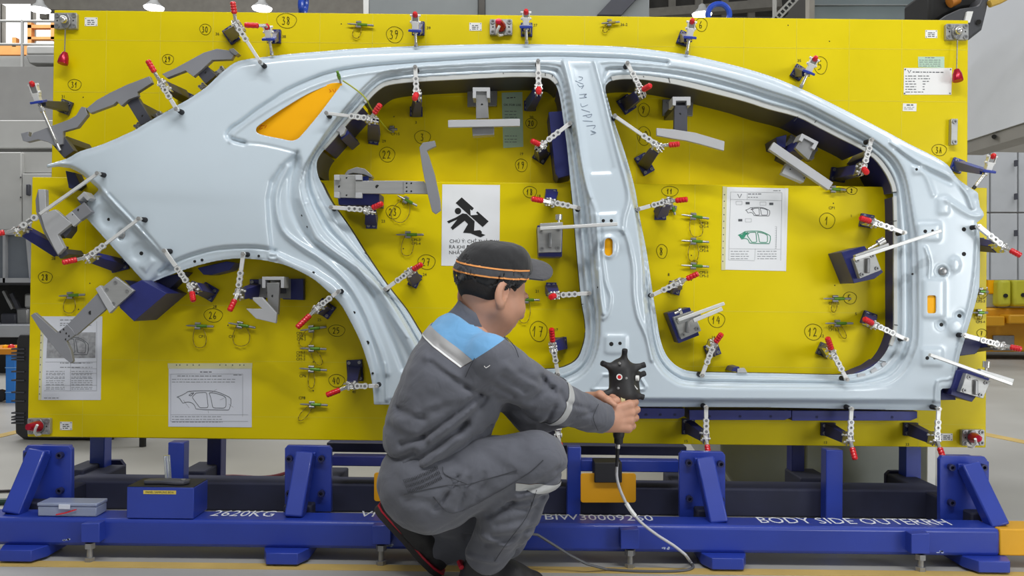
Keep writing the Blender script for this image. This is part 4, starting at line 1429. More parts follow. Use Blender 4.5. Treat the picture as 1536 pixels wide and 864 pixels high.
def plunger(label, top, mid, tip, base, ang=0, grip=True, m='navy', spY=None, L=.0, Yp=None, knob='red'):
    Yp = Yp or plateY(*base)
    ys = spY or 2.80
    T, Md, Tp = at(tip[0], tip[1], ys), at(mid[0], mid[1], ys - .01), at(top[0], top[1], ys - .03)
    t = thing('plunger_clamp', label, 'clamp', at(base[0], base[1], Yp), PLG)
    c, R = mount(t, base, Yp, rad(ang), (.042, .05), MT[m])
    d = (Tp - Md)
    dn = d.normalized()
    A, B = hexb(c, Matrix.Rotation(rad(90), 3, 'X'), (.016, .018), Md + Vector((0, .02, 0)), Matrix.Rotation(rad(90), 3, 'X'), (.014, .010))
    obj('riser', MB().loft(A, B), MT[m], t, bevel=.0015)
    obj('flange', MB().bar(Md - dn * .004, Md + dn * .004, .044, .034), MT['blue'], t, bevel=.0012)
    Fm = frame(d)
    side = Fm.col[1].copy()
    mb = MB()
    mb.bar(Md + dn * .004, Md + dn * .03, .020, .020)
    for s in (-1, 1):
        mb.bar(Md + dn * .02 + side * s * .011, Md + d * .92 + side * s * .011, .0035, .018)
    mb.cyl(Md + d * .88 - side * .018, Md + d * .88 + side * .018, .0042, n=8)
    mb.cyl(Md + d * .5 - side * .018, Md + d * .5 + side * .018, .0042, n=8)
    obj('clamp_body', mb, MT['whitesteel'], t, bevel=.0007)
    obj('inner_block', MB().bar(Md + d * .4, Md + d * .82, .016, .014), MT['steel'], t, bevel=.001)
    dt = (T - Md)
    mb = MB().cyl(Md, Md + dt * .82, .0052, n=12)
    mb.cyl(Md + dt * .12, Md + dt * .2, .009, n=6)
    mb.cyl(Md + dt * .78, Md + dt * .86, .0066, n=6)
    obj('plunger_rod', mb, MT['chrome'], t)
    obj('plunger_foot', MB().lathe(Md + dt * .84, dt, [(0, .005), (dt.length * .04, .0065), (dt.length * .16, .0060)], 10), MT['rubber'] if knob != 'red' else MT['steel'], t)
    obj('grip', MB().lathe(Tp - dn * .012, dn * .7 + Vector((0, -.7, 0)), [(0, .006), (.004, .0085), (.014, .0088), (.019, .006), (.020, .002)], 12), MT['red'], t)
    return t


plunger('plunger clamp on the top edge at the printed 39, left of the middle', (623, 20), (623, 46), (624, 70), (628, 42), spY=2.84)
plunger('plunger clamp on the top edge at the printed 37, right of the middle', (789, 16), (789, 40), (790, 66), (790, 44), spY=2.84)
plunger('plunger clamp on the top edge beside the written number 6', (1038, 30), (1034, 56), (1030, 82), (1026, 57), -20, spY=2.84)
plunger('plunger clamp on the sloping roof beside the written number 5', (1223, 86), (1212, 108), (1201, 132), (1198, 108), -30, spY=2.84)
plunger('plunger clamp with a blue angle bracket at the front upper corner', (1489, 232), (1481, 256), (1460, 283), (1437, 248), -20, m='blue', spY=2.84, knob='black')
plunger('long-rod plunger clamp at the far upper left, beside the written number 31', (49, 124), (58, 153), (90, 226), (97, 160), -20, m='slate', spY=2.86)
plunger('plunger clamp with a sideways red grip beside the written number 38', (401, 38), (404, 58), (408, 83), (412, 54), spY=2.84)
# its sideways grip
_t = [o for o in bpy.data.objects if o.name.startswith('plunger_clamp')][-1]
mb = MB().tube([at(400, 40, 2.80), at(398, 38, 2.79), at(388, 38.5, 2.78)], .005, 8)
obj('lever', mb, MT['chrome'], _t)
obj('side_grip', MB().lathe(at(388, 38.5, 2.78), at(366, 37.5, 2.78) - at(388, 38.5, 2.78), [(0, .006), (.004, .0095), (.014, .0085), (.018, .0098), (.028, .0085), (.034, .0098), (.046, .008), (.048, .002)], 12), MT['red'], _t)

# ------------------------------------------------------------------ check pins with their cable loops
PING = 'green check pins in holders on the board'


def pin(label, x, y, ang=0, L=36, loop=None, Y=None, m='green'):
    Y = Y or plateY(x, y)
    a = rad(ang)
    ux, uy = math.cos(a), math.sin(a)
    P = lambda s, o=0, z=.012: at(x + ux * s - uy * o, y + uy * s + ux * o, Y - z)
    t = thing('check_pin', label, 'gauge pin', at(x, y, Y), PING)
    k = Y / FPX
    p0, d = P(-L * .22), P(L * .5) - P(-L * .5)
    obj('pin_grip', MB().lathe(P(-L * .12), d, [(0, .004), (.001, .0056), (L * .36 * k, .0056), (L * .38 * k, .004)], 10), MT[m], t)
    mb = MB().lathe(P(-L * .5), d, [(0, .0015), (L * .1 * k, .0032), (L * .4 * k, .0032)], 8)
    mb.lathe(P(L * .24), d, [(0, .0042), (L * .22 * k, .0042), (L * .25 * k, .0034)], 8)
    obj('pin_tip', mb, MT['steel'], t)
    mb = MB()
    for o in (-3.4, 3.4):
        mb.cyl(P(-L * .17, o), P(L * .02, o), .0048, n=10)
    mb.box(P(-L * .07, 0, .006), (.016, .011, .024), Matrix.Rotation(-a, 3, 'Y'))
    obj('pin_clip', mb, MT['steel'], t)
    if loop:
        dx, dy, w = loop
        lx, ly = dx, dy
        ln = math.hypot(dx, dy)
        nx, ny = -dy / ln * w, dx / ln * w
        sx, sy = x - ux * L * .07, y - uy * L * .07
        pts = [(sx - nx * .5, sy - ny * .5), (sx + lx * .5 - nx, sy + ly * .5 - ny), (sx + lx * .9 - nx * .75, sy + ly * .9 - ny * .75), (sx + lx * 1.02, sy + ly * 1.02),
               (sx + lx * .9 + nx * .8, sy + ly * .9 + ny * .8), (sx + lx * .5 + nx * .95, sy + ly * .5 + ny * .95), (sx + nx * .4, sy + ny * .4)]
        obj('cable_loop', MB().tube([at(px, py, Y - .006 - .006 * (i % 3 == 1)) for i, (px, py) in enumerate(cr(pts, 4))], .0015, 5), MT['cable'], t)
    return t


pin('check pin high on the board between the numbers 38 and 39', 541, 37, 4, 40, (-5, 20, 6))
pin('check pin at the top edge between the middle and the number 6', 916, 34, -5, 28, (-8, 14, 4), m='cable')
pin('check pin at the lower left beside the fork-shaped template', 108, 443, -3, 40, (-2, 26, 9))
pin('check pin below the written number 26, left one above a printed CP1', 300, 489, 2, 42, (4, 32, 10))
pin('check pin right of the number 26, tilted over a printed CP1', 363, 488, 10, 42, (3, 31, 13))
pin('topmost check pin of the left column, under the number 25 clamp', 470, 493, -8, 40, (-14, 26, 9))
pin('second check pin of the left column, above the printed CP7 lines', 470, 523, 2, 40, (14, 24, 6))
pin('third check pin of the left column, above the printed CP6', 470, 554, 4, 42, (0, 28, 5))
pin('lowest check pin of the left column, under the printed CP8', 471, 607, 2, 42, (-19, 23, 5))
pin('check pin with a long hanging loop in the middle of the rear opening', 615, 352, 0, 42, (-2, 31, 9))
pin('tilted check pin under the end of the wide grey bracket', 611, 301, 28, 34, (-14, 32, 13))
pin('topmost check pin of the column in the front opening, under the number 11 clamp', 1043, 325, 8, 42, (7, 30, 10))
pin('middle check pin of the column in the front opening, beside the number 8', 1043, 362, 3, 42, (0, 30, 8))
pin('lowest check pin of the column in the front opening, by the red grip', 1043, 399, 3, 42, (3, -8, 4))
pin('check pin close to the face of the worker', 792, 450, 0, 36, (-4, 34, 8))
pin('check pin beside the written circled 5 in the front opening', 1256, 448, 0, 42, (-3, 20, 4))
pin('check pin above the printed CP11 in the front opening', 1259, 485, 0, 42, (12, 22, 4))
pin('dark check pin under the slanting template in the front opening', 1252, 284, 3, 34, (20, 2, 3))
pin('check pin holder with two short pins beside the printed CP15', 589, 194, 0, 14, None, m='steel')
pin('upper check pin at the right edge of the board', 1472, 437, 5, 22, (8, 8, 8))
pin('lower check pin at the right edge of the board', 1470, 469, 0, 24, (2, 10, 4))
pin('check pin in the loop under the number 11 clamp', 1010, 313, 75, 20, (-8, 4, 5))
# the pin plugged into the quarter panel with its long strap
t = thing('check_pin', 'green check pin plugged in above the amber window, with a long yellow-green strap', 'gauge pin', on_sheet(508, 118), PING)
c0, c1 = at(506, 107, shY(508, 118) - .045), on_sheet(511, 124)
obj('pin_grip', MB().lathe(c0, c1 - c0, [(0, .003), (.001, .0045), (.014, .0045), (.016, .0062), (.032, .0062), (.036, .004)], 10), MT['green'], t)
obj('pin_tip', MB().cyl(c0.lerp(c1, .7), c1, .0035), MT['steel'], t)
pts = [(514, 121), (525, 128), (541, 140), (550, 150), (556, 162), (563, 172), (574, 186), (583, 196), (588, 197)]
mb = MB()
mb.tube([at(x, y, 2.74 + .30 * min(1, max(0, (i - 9) / 14)) - .004) for i, (x, y) in enumerate(cr(pts, 3))], .0024, 6)
obj('strap', mb, mat('strap_green', 'a8ad2c', .5, var=.08), t)

# ------------------------------------------------------------------ section templates and their brackets
TG = 'grey section templates standing on the board'


def template(label, poly, Yf, th=.014, m='grey', legs=(), plates=(), bars=(), holes=(), name='section_template', pm='alu', smooth=20):
    Yp = plateY(*np.mean(poly, 0))
    t = thing(name, label, 'template', at(*np.mean(poly, 0), Yp), TG)
    obj('blade', MB().pprism(poly, Yf, Yf + th), MT[m], t, bevel=.0012, smooth=smooth)
    for q, yf, yb, mm in legs:
        obj('stem', MB().pprism(q, yf, yb), MT[mm], t, bevel=.001)
    for q, yf, yb, mm in plates:
        obj('foot_plate', MB().pprism(q, yf, yb), MT[mm], t, bevel=.001)
        q = np.array(q)
        cc = q.mean(0)
        for v in (q[:4] if len(q) >= 4 else q):
            p = cc + (v - cc) * .62
            mb = MB().ring(at(p[0], p[1], yf - .001), (0, 1, 0), .0056, .003, .004, 10)
            mb.cyl(at(p[0], p[1], yf - .0005), at(p[0], p[1], yf), .003, n=8)
            obj('socket_screw', mb, MT['steel'], t)
    for q, yf, yb, mm in bars:
        obj('bracket', MB().pprism(q, yf, yb), MT[mm], t, bevel=.001)
    for x, y, r, Y in holes:
        obj('screw_hole', MB().cyl(at(x, y, Y + .001), at(x, y, Y - .0004), r * Y / FPX, n=10), MT['black'], t)
    return t


U = YU - .0005
Lw = YL - .0005
template('grey template at the far upper left, hooked left end, over the tail of the body',
         [(31, 200), (34, 211), (40, 213), (57, 209), (72, 213), (82, 219), (94, 216), (94, 197), (116, 191), (131, 172), (128, 161), (122, 160), (114, 173), (104, 179), (50, 199), (46, 205), (42, 204), (43, 197)], 2.86, .02, 'grey',
         legs=[([(76, 214), (95, 203), (111, 226), (96, 237)], 2.87, 2.90, 'slate')], plates=[([(100, 222), (112, 216), (122, 224), (110, 238)], 3.0, U, 'steel')], bars=[([(84, 212), (100, 204), (108, 216), (96, 226)], 2.9, U, 'slate')])
template('long grey template left of the written number 29, second from the left',
         [(129, 163), (135, 170), (170, 157), (175, 152), (182, 159), (193, 149), (207, 144), (206, 138), (228, 124), (224, 114), (190, 127), (165, 139), (145, 150)], 2.86, .02, 'grey',
         legs=[([(189, 152), (206, 145), (227, 180), (211, 188)], 2.875, 2.90, 'slate')], bars=[([(196, 158), (210, 152), (220, 170), (206, 176)], 2.9, U, 'slate')],
         plates=[([(200, 189), (208, 183), (212, 189), (206, 195)], 3.0, U, 'steel'), ([(225, 176), (240, 166), (244, 172), (230, 182)], 3.0, U, 'alu')], holes=[(214, 174, 1.8, 2.875)])
template('long grey template under the written number 30, below the top left clamp',
         [(243, 111), (250, 117), (278, 106), (290, 115), (303, 104), (318, 90), (347, 89), (351, 82), (347, 76), (325, 73), (305, 79), (285, 90), (263, 102)], 2.86, .02, 'grey',
         legs=[([(296, 111), (311, 99), (324, 113), (308, 126)], 2.875, 2.90, 'slate')], bars=[([(343, 74), (350, 72), (358, 80), (353, 83), (347, 79)], 2.855, 2.885, 'steel'), ([(300, 106), (312, 100), (318, 112), (306, 120)], 2.9, U, 'slate')],
         plates=[([(297, 130), (305, 124), (309, 129), (301, 134)], 3.0, U, 'steel'), ([(321, 110), (333, 98), (338, 106), (327, 114)], 3.0, U, 'alu')], holes=[(309, 109, 2, 2.875)])
template('pale curved template at the left edge, crossed by the long clamp arm',
         [(57, 284), (68, 284), (69, 319), (82, 314), (107, 335), (86, 352), (96, 372), (87, 382), (80, 370), (67, 343), (59, 315)], 2.80, .02, 'lgrey',
         legs=[([(98, 324), (107, 317), (120, 331), (110, 340)], 2.805, 2.82, 'lgrey'), ([(107, 317), (126, 303), (138, 318), (120, 331)], 2.81, 2.83, 'grey')],
         bars=[([(115, 297), (126, 287), (136, 297), (131, 301), (125, 295), (119, 301)], 2.80, 2.85, 'lgrey'), ([(116, 300), (126, 292), (136, 302), (126, 312)], 2.85, Lw, 'slate'), ([(57, 284), (61, 284), (62, 316), (70, 344), (90, 380), (87, 384), (66, 350), (54, 318), (53, 300)], 2.815, 2.86, 'grey'),
               ([(86, 352), (107, 335), (107, 345), (98, 357), (94, 352), (88, 357)], 2.82, 2.86, 'slate'), ([(87, 383), (97, 373), (103, 381), (90, 388)], 2.82, Lw, 'slate')], holes=[(118, 315, 2, 2.81), (109, 322, 1, 2.805)])
template('fork-shaped grey template over the left printed sheet',
         [(46, 473), (52, 469), (85, 499), (101, 487), (108, 494), (113, 502), (99, 512), (106, 526), (109, 542), (106, 545), (92, 534), (78, 517), (60, 495)], 2.74, .016, 'grey',
         legs=[([(101, 487), (148, 438), (163, 460), (114, 503), (108, 494)], 2.742, 2.756, 'grey')],
         plates=[([(152, 432), (173, 415), (201, 436), (168, 466)], 2.74, 2.755, 'alu')],
         bars=[([(143, 433), (150, 428), (172, 462), (164, 470)], 2.735, 2.755, 'lgrey'), ([(172, 440), (212, 420), (250, 440), (201, 482), (180, 462)], 2.755, Lw, 'navy')],
         holes=[(91, 498, 1.6, 2.74), (96, 494, 1.6, 2.74), (100, 500, 1.6, 2.74), (104, 504, 1.6, 2.74), (99, 509, 1.6, 2.74), (136, 469, 3, 2.742)])
template('wide grey bracket with an upright curved blade, left of the safety notice',
         [(629, 221), (634, 214), (652, 211), (654, 219), (645, 223), (640, 226), (643, 233), (652, 262), (660, 300), (661, 315), (653, 321), (648, 317), (640, 285), (634, 255)], 2.76, .02, 'grey',
         legs=[([(533, 271), (606, 271), (606, 291), (533, 290)], 2.79, 2.805, 'alu'), ([(605.5, 271), (636, 272), (645, 287), (643, 291), (605.5, 290)], 2.785, 2.80, 'alu')],
         plates=[([(501, 262), (543, 262), (543, 297), (501, 296)], 2.80, 2.815, 'alu')],
         bars=[([(501, 262), (509, 262), (509, 270), (501, 270)], 2.785, 2.80, 'lgrey'), ([(533, 262), (543, 262), (543, 270), (533, 270)], 2.785, 2.80, 'lgrey'), ([(501, 288), (509, 288), (509, 297), (501, 296)], 2.785, 2.80, 'lgrey'), ([(533, 289), (543, 289), (543, 297), (533, 297)], 2.785, 2.80, 'lgrey'),
               ([(506, 290), (569, 290), (569, 308), (508, 307)], 2.83, Lw, 'navy'), ([(515, 264), (553, 264), (553, 275), (515, 275)], 2.83, Lw, 'blue'),
               ([(517, 261), (522, 255), (535, 250.5), (547, 253), (558, 263), (557, 266), (545, 261), (530, 259), (519, 262)], 2.81, 2.86, 'steel')],
         holes=[(566, 280, 3, 2.79), (610, 275, 1.5, 2.785), (610, 281, 1.3, 2.785), (610, 287, 1.5, 2.785), (617, 275, 1.5, 2.785), (617, 287, 1.5, 2.785), (509, 280, 2, 2.80), (520, 267, 1.5, 2.80), (520, 293, 1.5, 2.80)])
template('grey T-shaped template at the top of the rear opening', [(672, 180), (780, 178), (780, 189), (672, 191)], 2.80, .014, 'lgrey',
         legs=[([(714, 137), (731, 137), (733, 177), (714, 178)], 2.84, 2.86, 'steel'), ([(708, 190), (741, 189), (741, 202), (709, 204)], 2.82, 2.86, 'steel')],
         plates=[([(701, 137), (746, 136), (745, 159), (701, 160)], U - .016, U, 'steel')], bars=[([(709, 131), (735, 131), (735, 147), (730, 147), (730, 137), (714, 137), (714, 147), (709, 147)], 2.83, 2.90, 'lgrey'), ([(715, 140), (730, 140), (730, 155), (715, 155)], 2.86, U, 'slate')], holes=[(723, 157, 1.8, 2.84)])
template('grey blade template on a stem at the top of the front opening', [(985, 192), (1010, 194), (1043, 199), (1087, 212), (1086, 226), (1050, 216), (1030, 211), (1010, 208), (985, 203)], 2.80, .014, 'lgrey',
         legs=[([(1012, 158), (1031, 158), (1031, 198), (1011, 196)], 2.84, 2.86, 'slate')],
         plates=[([(994, 149), (1040, 149), (1039, 174), (994, 173)], U - .016, U, 'steel')], bars=[([(1009, 145), (1036, 145), (1036, 158), (1030, 158), (1030, 151), (1014, 151), (1014, 158), (1009, 158)], 2.83, 2.90, 'lgrey'), ([(1012, 152), (1031, 152), (1031, 162), (1012, 162)], 2.86, U, 'slate')], holes=[(1020, 171, 1.8, 2.84)])
template('slanting pale bar template in the upper right of the front opening', [(1161, 213), (1250, 274), (1243, 285), (1154, 224)], 2.79, .02, 'lgrey',
         legs=[([(1193, 222), (1204, 205), (1223, 217), (1213, 240)], 2.83, 2.85, 'steel'), ([(1181, 244), (1209, 266), (1205, 274), (1173, 260)], 2.82, 2.85, 'lgrey')],
         plates=[([(1177, 219), (1187, 201), (1195, 206), (1184, 224)], U - .04, U, 'steel'), ([(1212, 238), (1224, 218), (1227, 222), (1218, 241)], U - .04, U, 'steel')],
         bars=[([(1203, 200), (1228, 213), (1222, 225), (1217, 222), (1221, 215), (1206, 207), (1203, 213), (1198, 210)], 2.82, 2.88, 'lgrey'), ([(1195, 210), (1218, 220), (1210, 236), (1190, 226)], 2.85, U, 'navy'), ([(1164, 206), (1180, 202), (1178, 222), (1166, 218)], 2.93, U, 'navy')], holes=[(1185, 254, 1.2, 2.82), (1206, 267, 1.2, 2.82)])
template('Y-shaped grey template on a bracket under the rear wheel arch', [(379, 446), (393, 446), (415, 470), (414, 485), (384, 478), (369, 463), (393, 463), (379, 450)], 2.76, .014, 'lgrey',
         legs=[([(400, 424), (419, 424), (417, 472), (402, 468)], 2.80, 2.82, 'steel')],
         plates=[([(388, 418), (436, 418), (436, 448), (388, 446)], Lw - .03, Lw, 'steel')], bars=[([(393, 415), (426, 415), (426, 432), (421, 432), (421, 420), (398, 420), (398, 432), (393, 432)], 2.80, 2.86, 'lgrey'), ([(424, 418), (455, 418), (455, 450), (424, 449)], Lw - .028, Lw, 'navy'), ([(400, 424), (420, 424), (420, 440), (400, 440)], 2.82, Lw, 'slate')], holes=[(409, 444, 2, 2.80)])

# swing gauges: a base with a long bar folded over the panel
SG = 'swing gauges with a long bar'


def swing(label, base, grey, a, b, screw, Yp=None, Yarm=2.74, th=5, plate=None):
    Yp = Yp or YL
    t = thing('swing_gauge', label, 'gauge', at(*np.mean(base, 0), Yp), SG)
    obj('base_block', MB().pprism(base, Yarm + .07, Yp - .0005), MT['navy'], t, bevel=.0015)
    obj('hinge_block', MB().pprism(grey, Yarm + .045, Yarm + .069), MT['alu'], t, bevel=.0015)
    g = np.array(grey)
    cc = g.mean(0)
    for v in g[:4]:
        p = cc + (v - cc) * .7
        mb = MB().ring(at(p[0], p[1], Yarm + .0435), (0, 1, 0), .0066, .0034, .005, 10)
        mb.cyl(at(p[0], p[1], Yarm + .0442), at(p[0], p[1], Yarm + .045), .0034, n=8)
        obj('socket_screw', mb, MT['steel'], t)
    a_, b_ = at(a[0], a[1], Yarm), at(b[0], b[1], Yarm)
    obj('swing_bar', MB().bar(a_, b_, th * Yarm / FPX, .016), MT['whitesteel'], t, bevel=.0015)
    if plate:
        p0, p1 = at(*plate[0], Yarm + .012), at(*plate[1], Yarm + .012)
        obj('stop_plate', MB().bar(p0, p1, plate[2] * Yarm / FPX, .02), MT['alu'], t, bevel=.0012)
    q = at(cc[0], cc[1], Yarm + .045)
    obj('hinge_pin', MB().bar(q + Vector((0, 0, .022)), q - Vector((0, 0, .028)), .012, .02), MT['steel'], t, bevel=.003)
    s0, s1 = at(*screw[0], Yarm + .01), at(*screw[1], Yarm + .01)
    d = s1 - s0
    obj('thumb_screw', MB().lathe(s0, d, [(0, .004), (d.length * .6, .004), (d.length * .62, .0115), (d.length, .012)], 12), MT['chrome'], t)
    return t


swing('swing gauge left of the middle pillar, bar lying level across it', [(806, 338), (844, 336), (843, 385), (808, 385)], [(806, 341), (843, 339), (842, 378), (808, 379)], (810, 343), (926, 336), ((838, 342), (838, 322)), plate=((810, 339), (844, 337), 7))
swing('swing gauge right in the front opening, bar slanting up across the front pillar', [(1262, 378), (1297, 369), (1325, 408), (1312, 418), (1281, 425)], [(1280, 388), (1312, 378), (1322, 405), (1290, 418)], (1281, 389), (1411, 346), ((1302, 374), (1326, 360)), plate=((1282, 386), (1332, 368), 7))
swing('swing gauge under the number 14, bar folded back inside the front opening', [(1001, 470), (1035, 461), (1049, 503), (1018, 515)], [(1010, 476), (1040, 466), (1052, 496), (1022, 509)], (1017, 480), (1086, 455), ((1012, 470), (1022, 466)), Yarm=2.78, plate=((1016, 484), (1050, 471), 6))
_t = [o for o in bpy.data.objects if o.name.startswith('swing_gauge')][-1]
obj('second_bar', MB().bar(at(1040, 481, 2.775), at(1083, 463, 2.775), .013, .012), MT['whitesteel'], _t, bevel=.001)
swing('swing gauge at the lower right outside the sill, bar pointing up left', [(1436, 556), (1450, 552), (1485, 568), (1458, 603), (1426, 592)], [(1450, 560), (1486, 572), (1475, 598), (1440, 588)], (1394, 532), (1517, 576), ((1478, 566), (1480, 542)), plate=((1468, 556), (1518, 571), 6))
# ------------------------------------------------------------------ implicit surfaces for the figure
def surf(fn, lo, hi, h):
    """naive surface nets of fn < 0 inside the box lo..hi"""
    ax = [np.arange(lo[i], hi[i] + h, h) for i in range(3)]
    X, Y, Z = np.meshgrid(*ax, indexing='ij')
    V = fn(np.stack([X, Y, Z], -1).astype(np.float32))
    n = V.shape
    I = V < 0
    cells = np.zeros((n[0] - 1, n[1] - 1, n[2] - 1), int)
    cor = [(i, j, k) for i in (0, 1) for j in (0, 1) for k in (0, 1)]
    sl = lambda i, m: slice(i, m - 1 + i)
    for c in cor:
        cells += I[sl(c[0], n[0]), sl(c[1], n[1]), sl(c[2], n[2])]
    act = np.argwhere((cells > 0) & (cells < 8))
    idx = -np.ones(cells.shape, int)
    idx[tuple(act.T)] = np.arange(len(act))
    acc = np.zeros((len(act), 3))
    cnt = np.zeros(len(act))
    for a in cor:
        for d in range(3):
            if a[d]:
                continue
            b = list(a)
            b[d] = 1
            va = V[act[:, 0] + a[0], act[:, 1] + a[1], act[:, 2] + a[2]]
            vb = V[act[:, 0] + b[0], act[:, 1] + b[1], act[:, 2] + b[2]]
            k = (va < 0) != (vb < 0)
            t = va[k] / (va[k] - vb[k])
            p = np.array(a, float)[None].repeat(k.sum(), 0)
            p[:, d] += t
            acc[k] += p
            cnt[k] += 1
    P = (act + acc / cnt[:, None]) * h + np.array([a[0] for a in ax])
    F = []
    for d in range(3):
        e, f = [(1, 2), (2, 0), (0, 1)][d]
        A = I[tuple(slice(0, n[q] - 1) if q == d else slice(1, n[q] - 1) for q in range(3))]
        B = I[tuple(slice(1, n[q]) if q == d else slice(1, n[q] - 1) for q in range(3))]
        ed = np.argwhere(A != B)
        flip = A[tuple(ed.T)]
        ed = ed + np.array([0 if q == d else 1 for q in range(3)])
        de, df = np.eye(3, dtype=int)[e], np.eye(3, dtype=int)[f]
        q = np.stack([idx[tuple((ed - de - df).T)], idx[tuple((ed - df).T)], idx[tuple(ed.T)], idx[tuple((ed - de).T)]], 1)
        q[~flip] = q[~flip][:, ::-1]
        F.append(q)
    return P, np.concatenate(F)


def rc(P, a, b, ra, rb, sc=None):
    a, b = np.array(a, np.float32), np.array(b, np.float32)
    if sc is not None:
        P, a, b = P * sc, a * sc, b * sc
    d = b - a
    t = np.clip(((P - a) @ d) / (d @ d), 0, 1)
    q = P - a - t[..., None] * d
    return np.sqrt((q * q).sum(-1)) - (ra + (rb - ra) * t)


def ell(P, c, r, R=None):
    q = P - np.array(c, np.float32)
    if R is not None:
        q = q @ np.array(R, np.float32)
    r = np.array(r, np.float32)
    k0 = np.sqrt(((q / r) ** 2).sum(-1))
    k1 = np.sqrt(((q / (r * r)) ** 2).sum(-1)) + 1e-9
    return k0 * (k0 - 1) / k1


def smin(a, b, k):
    h = np.clip(k - np.abs(a - b), 0, None) / k
    return np.minimum(a, b) - h * h * k * .25


def smax(a, b, k):
    return -smin(-a, -b, k)


def seg2(P, a, b):
    """distance in the XZ plane to a segment"""
    a, b = np.array([a[0], a[2]]), np.array([b[0], b[2]])
    Q = P[..., (0, 2)]
    d = b - a
    t = np.clip(((Q - a) @ d) / (d @ d), 0, 1)
    return np.sqrt(((Q - a - t[..., None] * d) ** 2).sum(-1))


def J(px, py, Y, rpx=None):
    p = np.array(at(px, py, Y))
    return p if rpx is None else (p, rpx * Y / FPX)


def mesh_obj(name, P, F, m, parent, kind=None, label=None):
    c = (P.min(0) + P.max(0)) / 2
    me = bpy.data.meshes.new(name)
    me.from_pydata((P - c).tolist(), [], F.tolist() if hasattr(F, 'tolist') else F)
    me.materials.append(m)
    me.shade_smooth()
    o = bpy.data.objects.new(name, me)
    _link(o, parent, Vector(c))
    if label:
        o['label'] = label
    return o


def relax(P, F, n=2, lam=.5):
    e = np.concatenate([F[:, [0, 1]], F[:, [1, 2]], F[:, [2, 3]], F[:, [3, 0]]])
    for _ in range(n):
        S, C = np.zeros_like(P), np.zeros(len(P))
        for a, b in ((0, 1), (1, 0)):
            np.add.at(S, e[:, a], P[e[:, b]])
            np.add.at(C, e[:, a], 1)
        P = P + lam * (S / np.maximum(C, 1)[:, None] - P)
    return P


def cutmesh(P, F, planes):
    """split a mesh by planes (point, normal); returns bmesh"""
    bm = bmesh.new()
    vs = [bm.verts.new(p) for p in P]
    for f in F:
        try:
            bm.faces.new([vs[i] for i in f])
        except ValueError:
            pass
    for p, nrm in planes:
        bmesh.ops.bisect_plane(bm, geom=bm.verts[:] + bm.edges[:] + bm.faces[:], dist=1e-5, plane_co=Vector(p), plane_no=Vector(nrm))
    return bm


def take(bm, pred, name, m, parent, off=0, label=None):
    """faces for which pred(centre) holds, as a part"""
    bm.normal_update()
    vm, V, Fs = {}, [], []
    for f in bm.faces:
        c = f.calc_center_median()
        if pred(c):
            t = []
            for v in f.verts:
                if v.index not in vm:
                    vm[v.index] = len(V)
                    V.append(v.co + v.normal * off)
                t.append(vm[v.index])
            Fs.append(t)
    if V:
        return mesh_obj(name, np.array([tuple(v) for v in V]), Fs, m, parent, label=label)


def cloth(name, col, fine=900):
    m = mat(name, col, .85, var=.07, vscale=14, bump=.25, bscale=fine)
    nt = m.node_tree
    b = nt.nodes['Principled BSDF']
    b.inputs['Sheen Weight'].default_value = .2
    # broad soft wrinkles under the weave
    n = nt.nodes.new('ShaderNodeTexNoise')
    n.inputs['Scale'].default_value = 16
    n.inputs['Detail'].default_value = 2
    n.inputs['Distortion'].default_value = 1.2
    bp = nt.nodes.new('ShaderNodeBump')
    bp.inputs['Strength'].default_value = .35
    bp.inputs['Distance'].default_value = .012
    tc = next(x for x in nt.nodes if x.type == 'TEX_COORD')
    nt.links.new(tc.outputs['Object'], n.inputs['Vector'])
    nt.links.new(n.outputs[0], bp.inputs['Height'])
    old = next(x for x in nt.nodes if x.type == 'BUMP' and x != bp)
    nt.links.new(bp.outputs[0], old.inputs['Normal'])
    return m


C_GREY = cloth('grey_twill', '5e6069')
C_SKY = cloth('sky_blue_twill', '70aad9')
C_STRIPE = mat('reflective_tape', 'a7a6a6', .5, var=.05, bump=.1, bscale=400)
C_BAND = mat('reflective_band', 'b8b9b9', .5, var=.05, bump=.1, bscale=400)
SKIN = mat('skin', 'c9967c', .5, var=.06, vscale=25, bump=.06, bscale=300)
SKIN.node_tree.nodes['Principled BSDF'].inputs['Subsurface Weight'].default_value = .12
SKIN.node_tree.nodes['Principled BSDF'].inputs['Subsurface Radius'].default_value = (.012, .005, .003)
HAIR = mat('short_black_hair', '1b1614', .7, var=.3, vscale=120, bump=.6, bscale=500)
CAPM = cloth('black_cap_cloth', '1e1e20', 500)
BRIMM = cloth('charcoal_cap_cloth', '4a4a4e', 700)
ORANGE = mat('orange_piping', 'f2a25a', .6, var=.05)

MAN = thing('person', 'squatting person in grey work clothes with sky-blue shoulders, holding a black scanner', 'person', (at(690, 700, 2.25).x, 2.27, 0))

# --- jacket
nk = [J(632, 718, 2.20, 60), J(655, 645, 2.20, 70), J(680, 580, 2.19, 72), J(694, 532, 2.21, 62)]
fk = [J(632, 718, 2.36, 60), J(655, 645, 2.37, 70), J(680, 580, 2.38, 72), J(694, 532, 2.36, 62)]
shN, elN, wrN = J(735, 540, 2.10, 40), J(820, 598, 2.20, 34), J(905, 628, 2.335, 24)
shF, elF, wrF = J(728, 530, 2.45, 40), J(800, 618, 2.47, 32), J(882, 612, 2.40, 22)


def chain(P, js, k=.05):
    d = None
    for (a, ra), (b, rb) in zip(js[:-1], js[1:]):
        s = rc(P, a, b, ra, rb)
        d = s if d is None else smin(d, s, k)
    return d


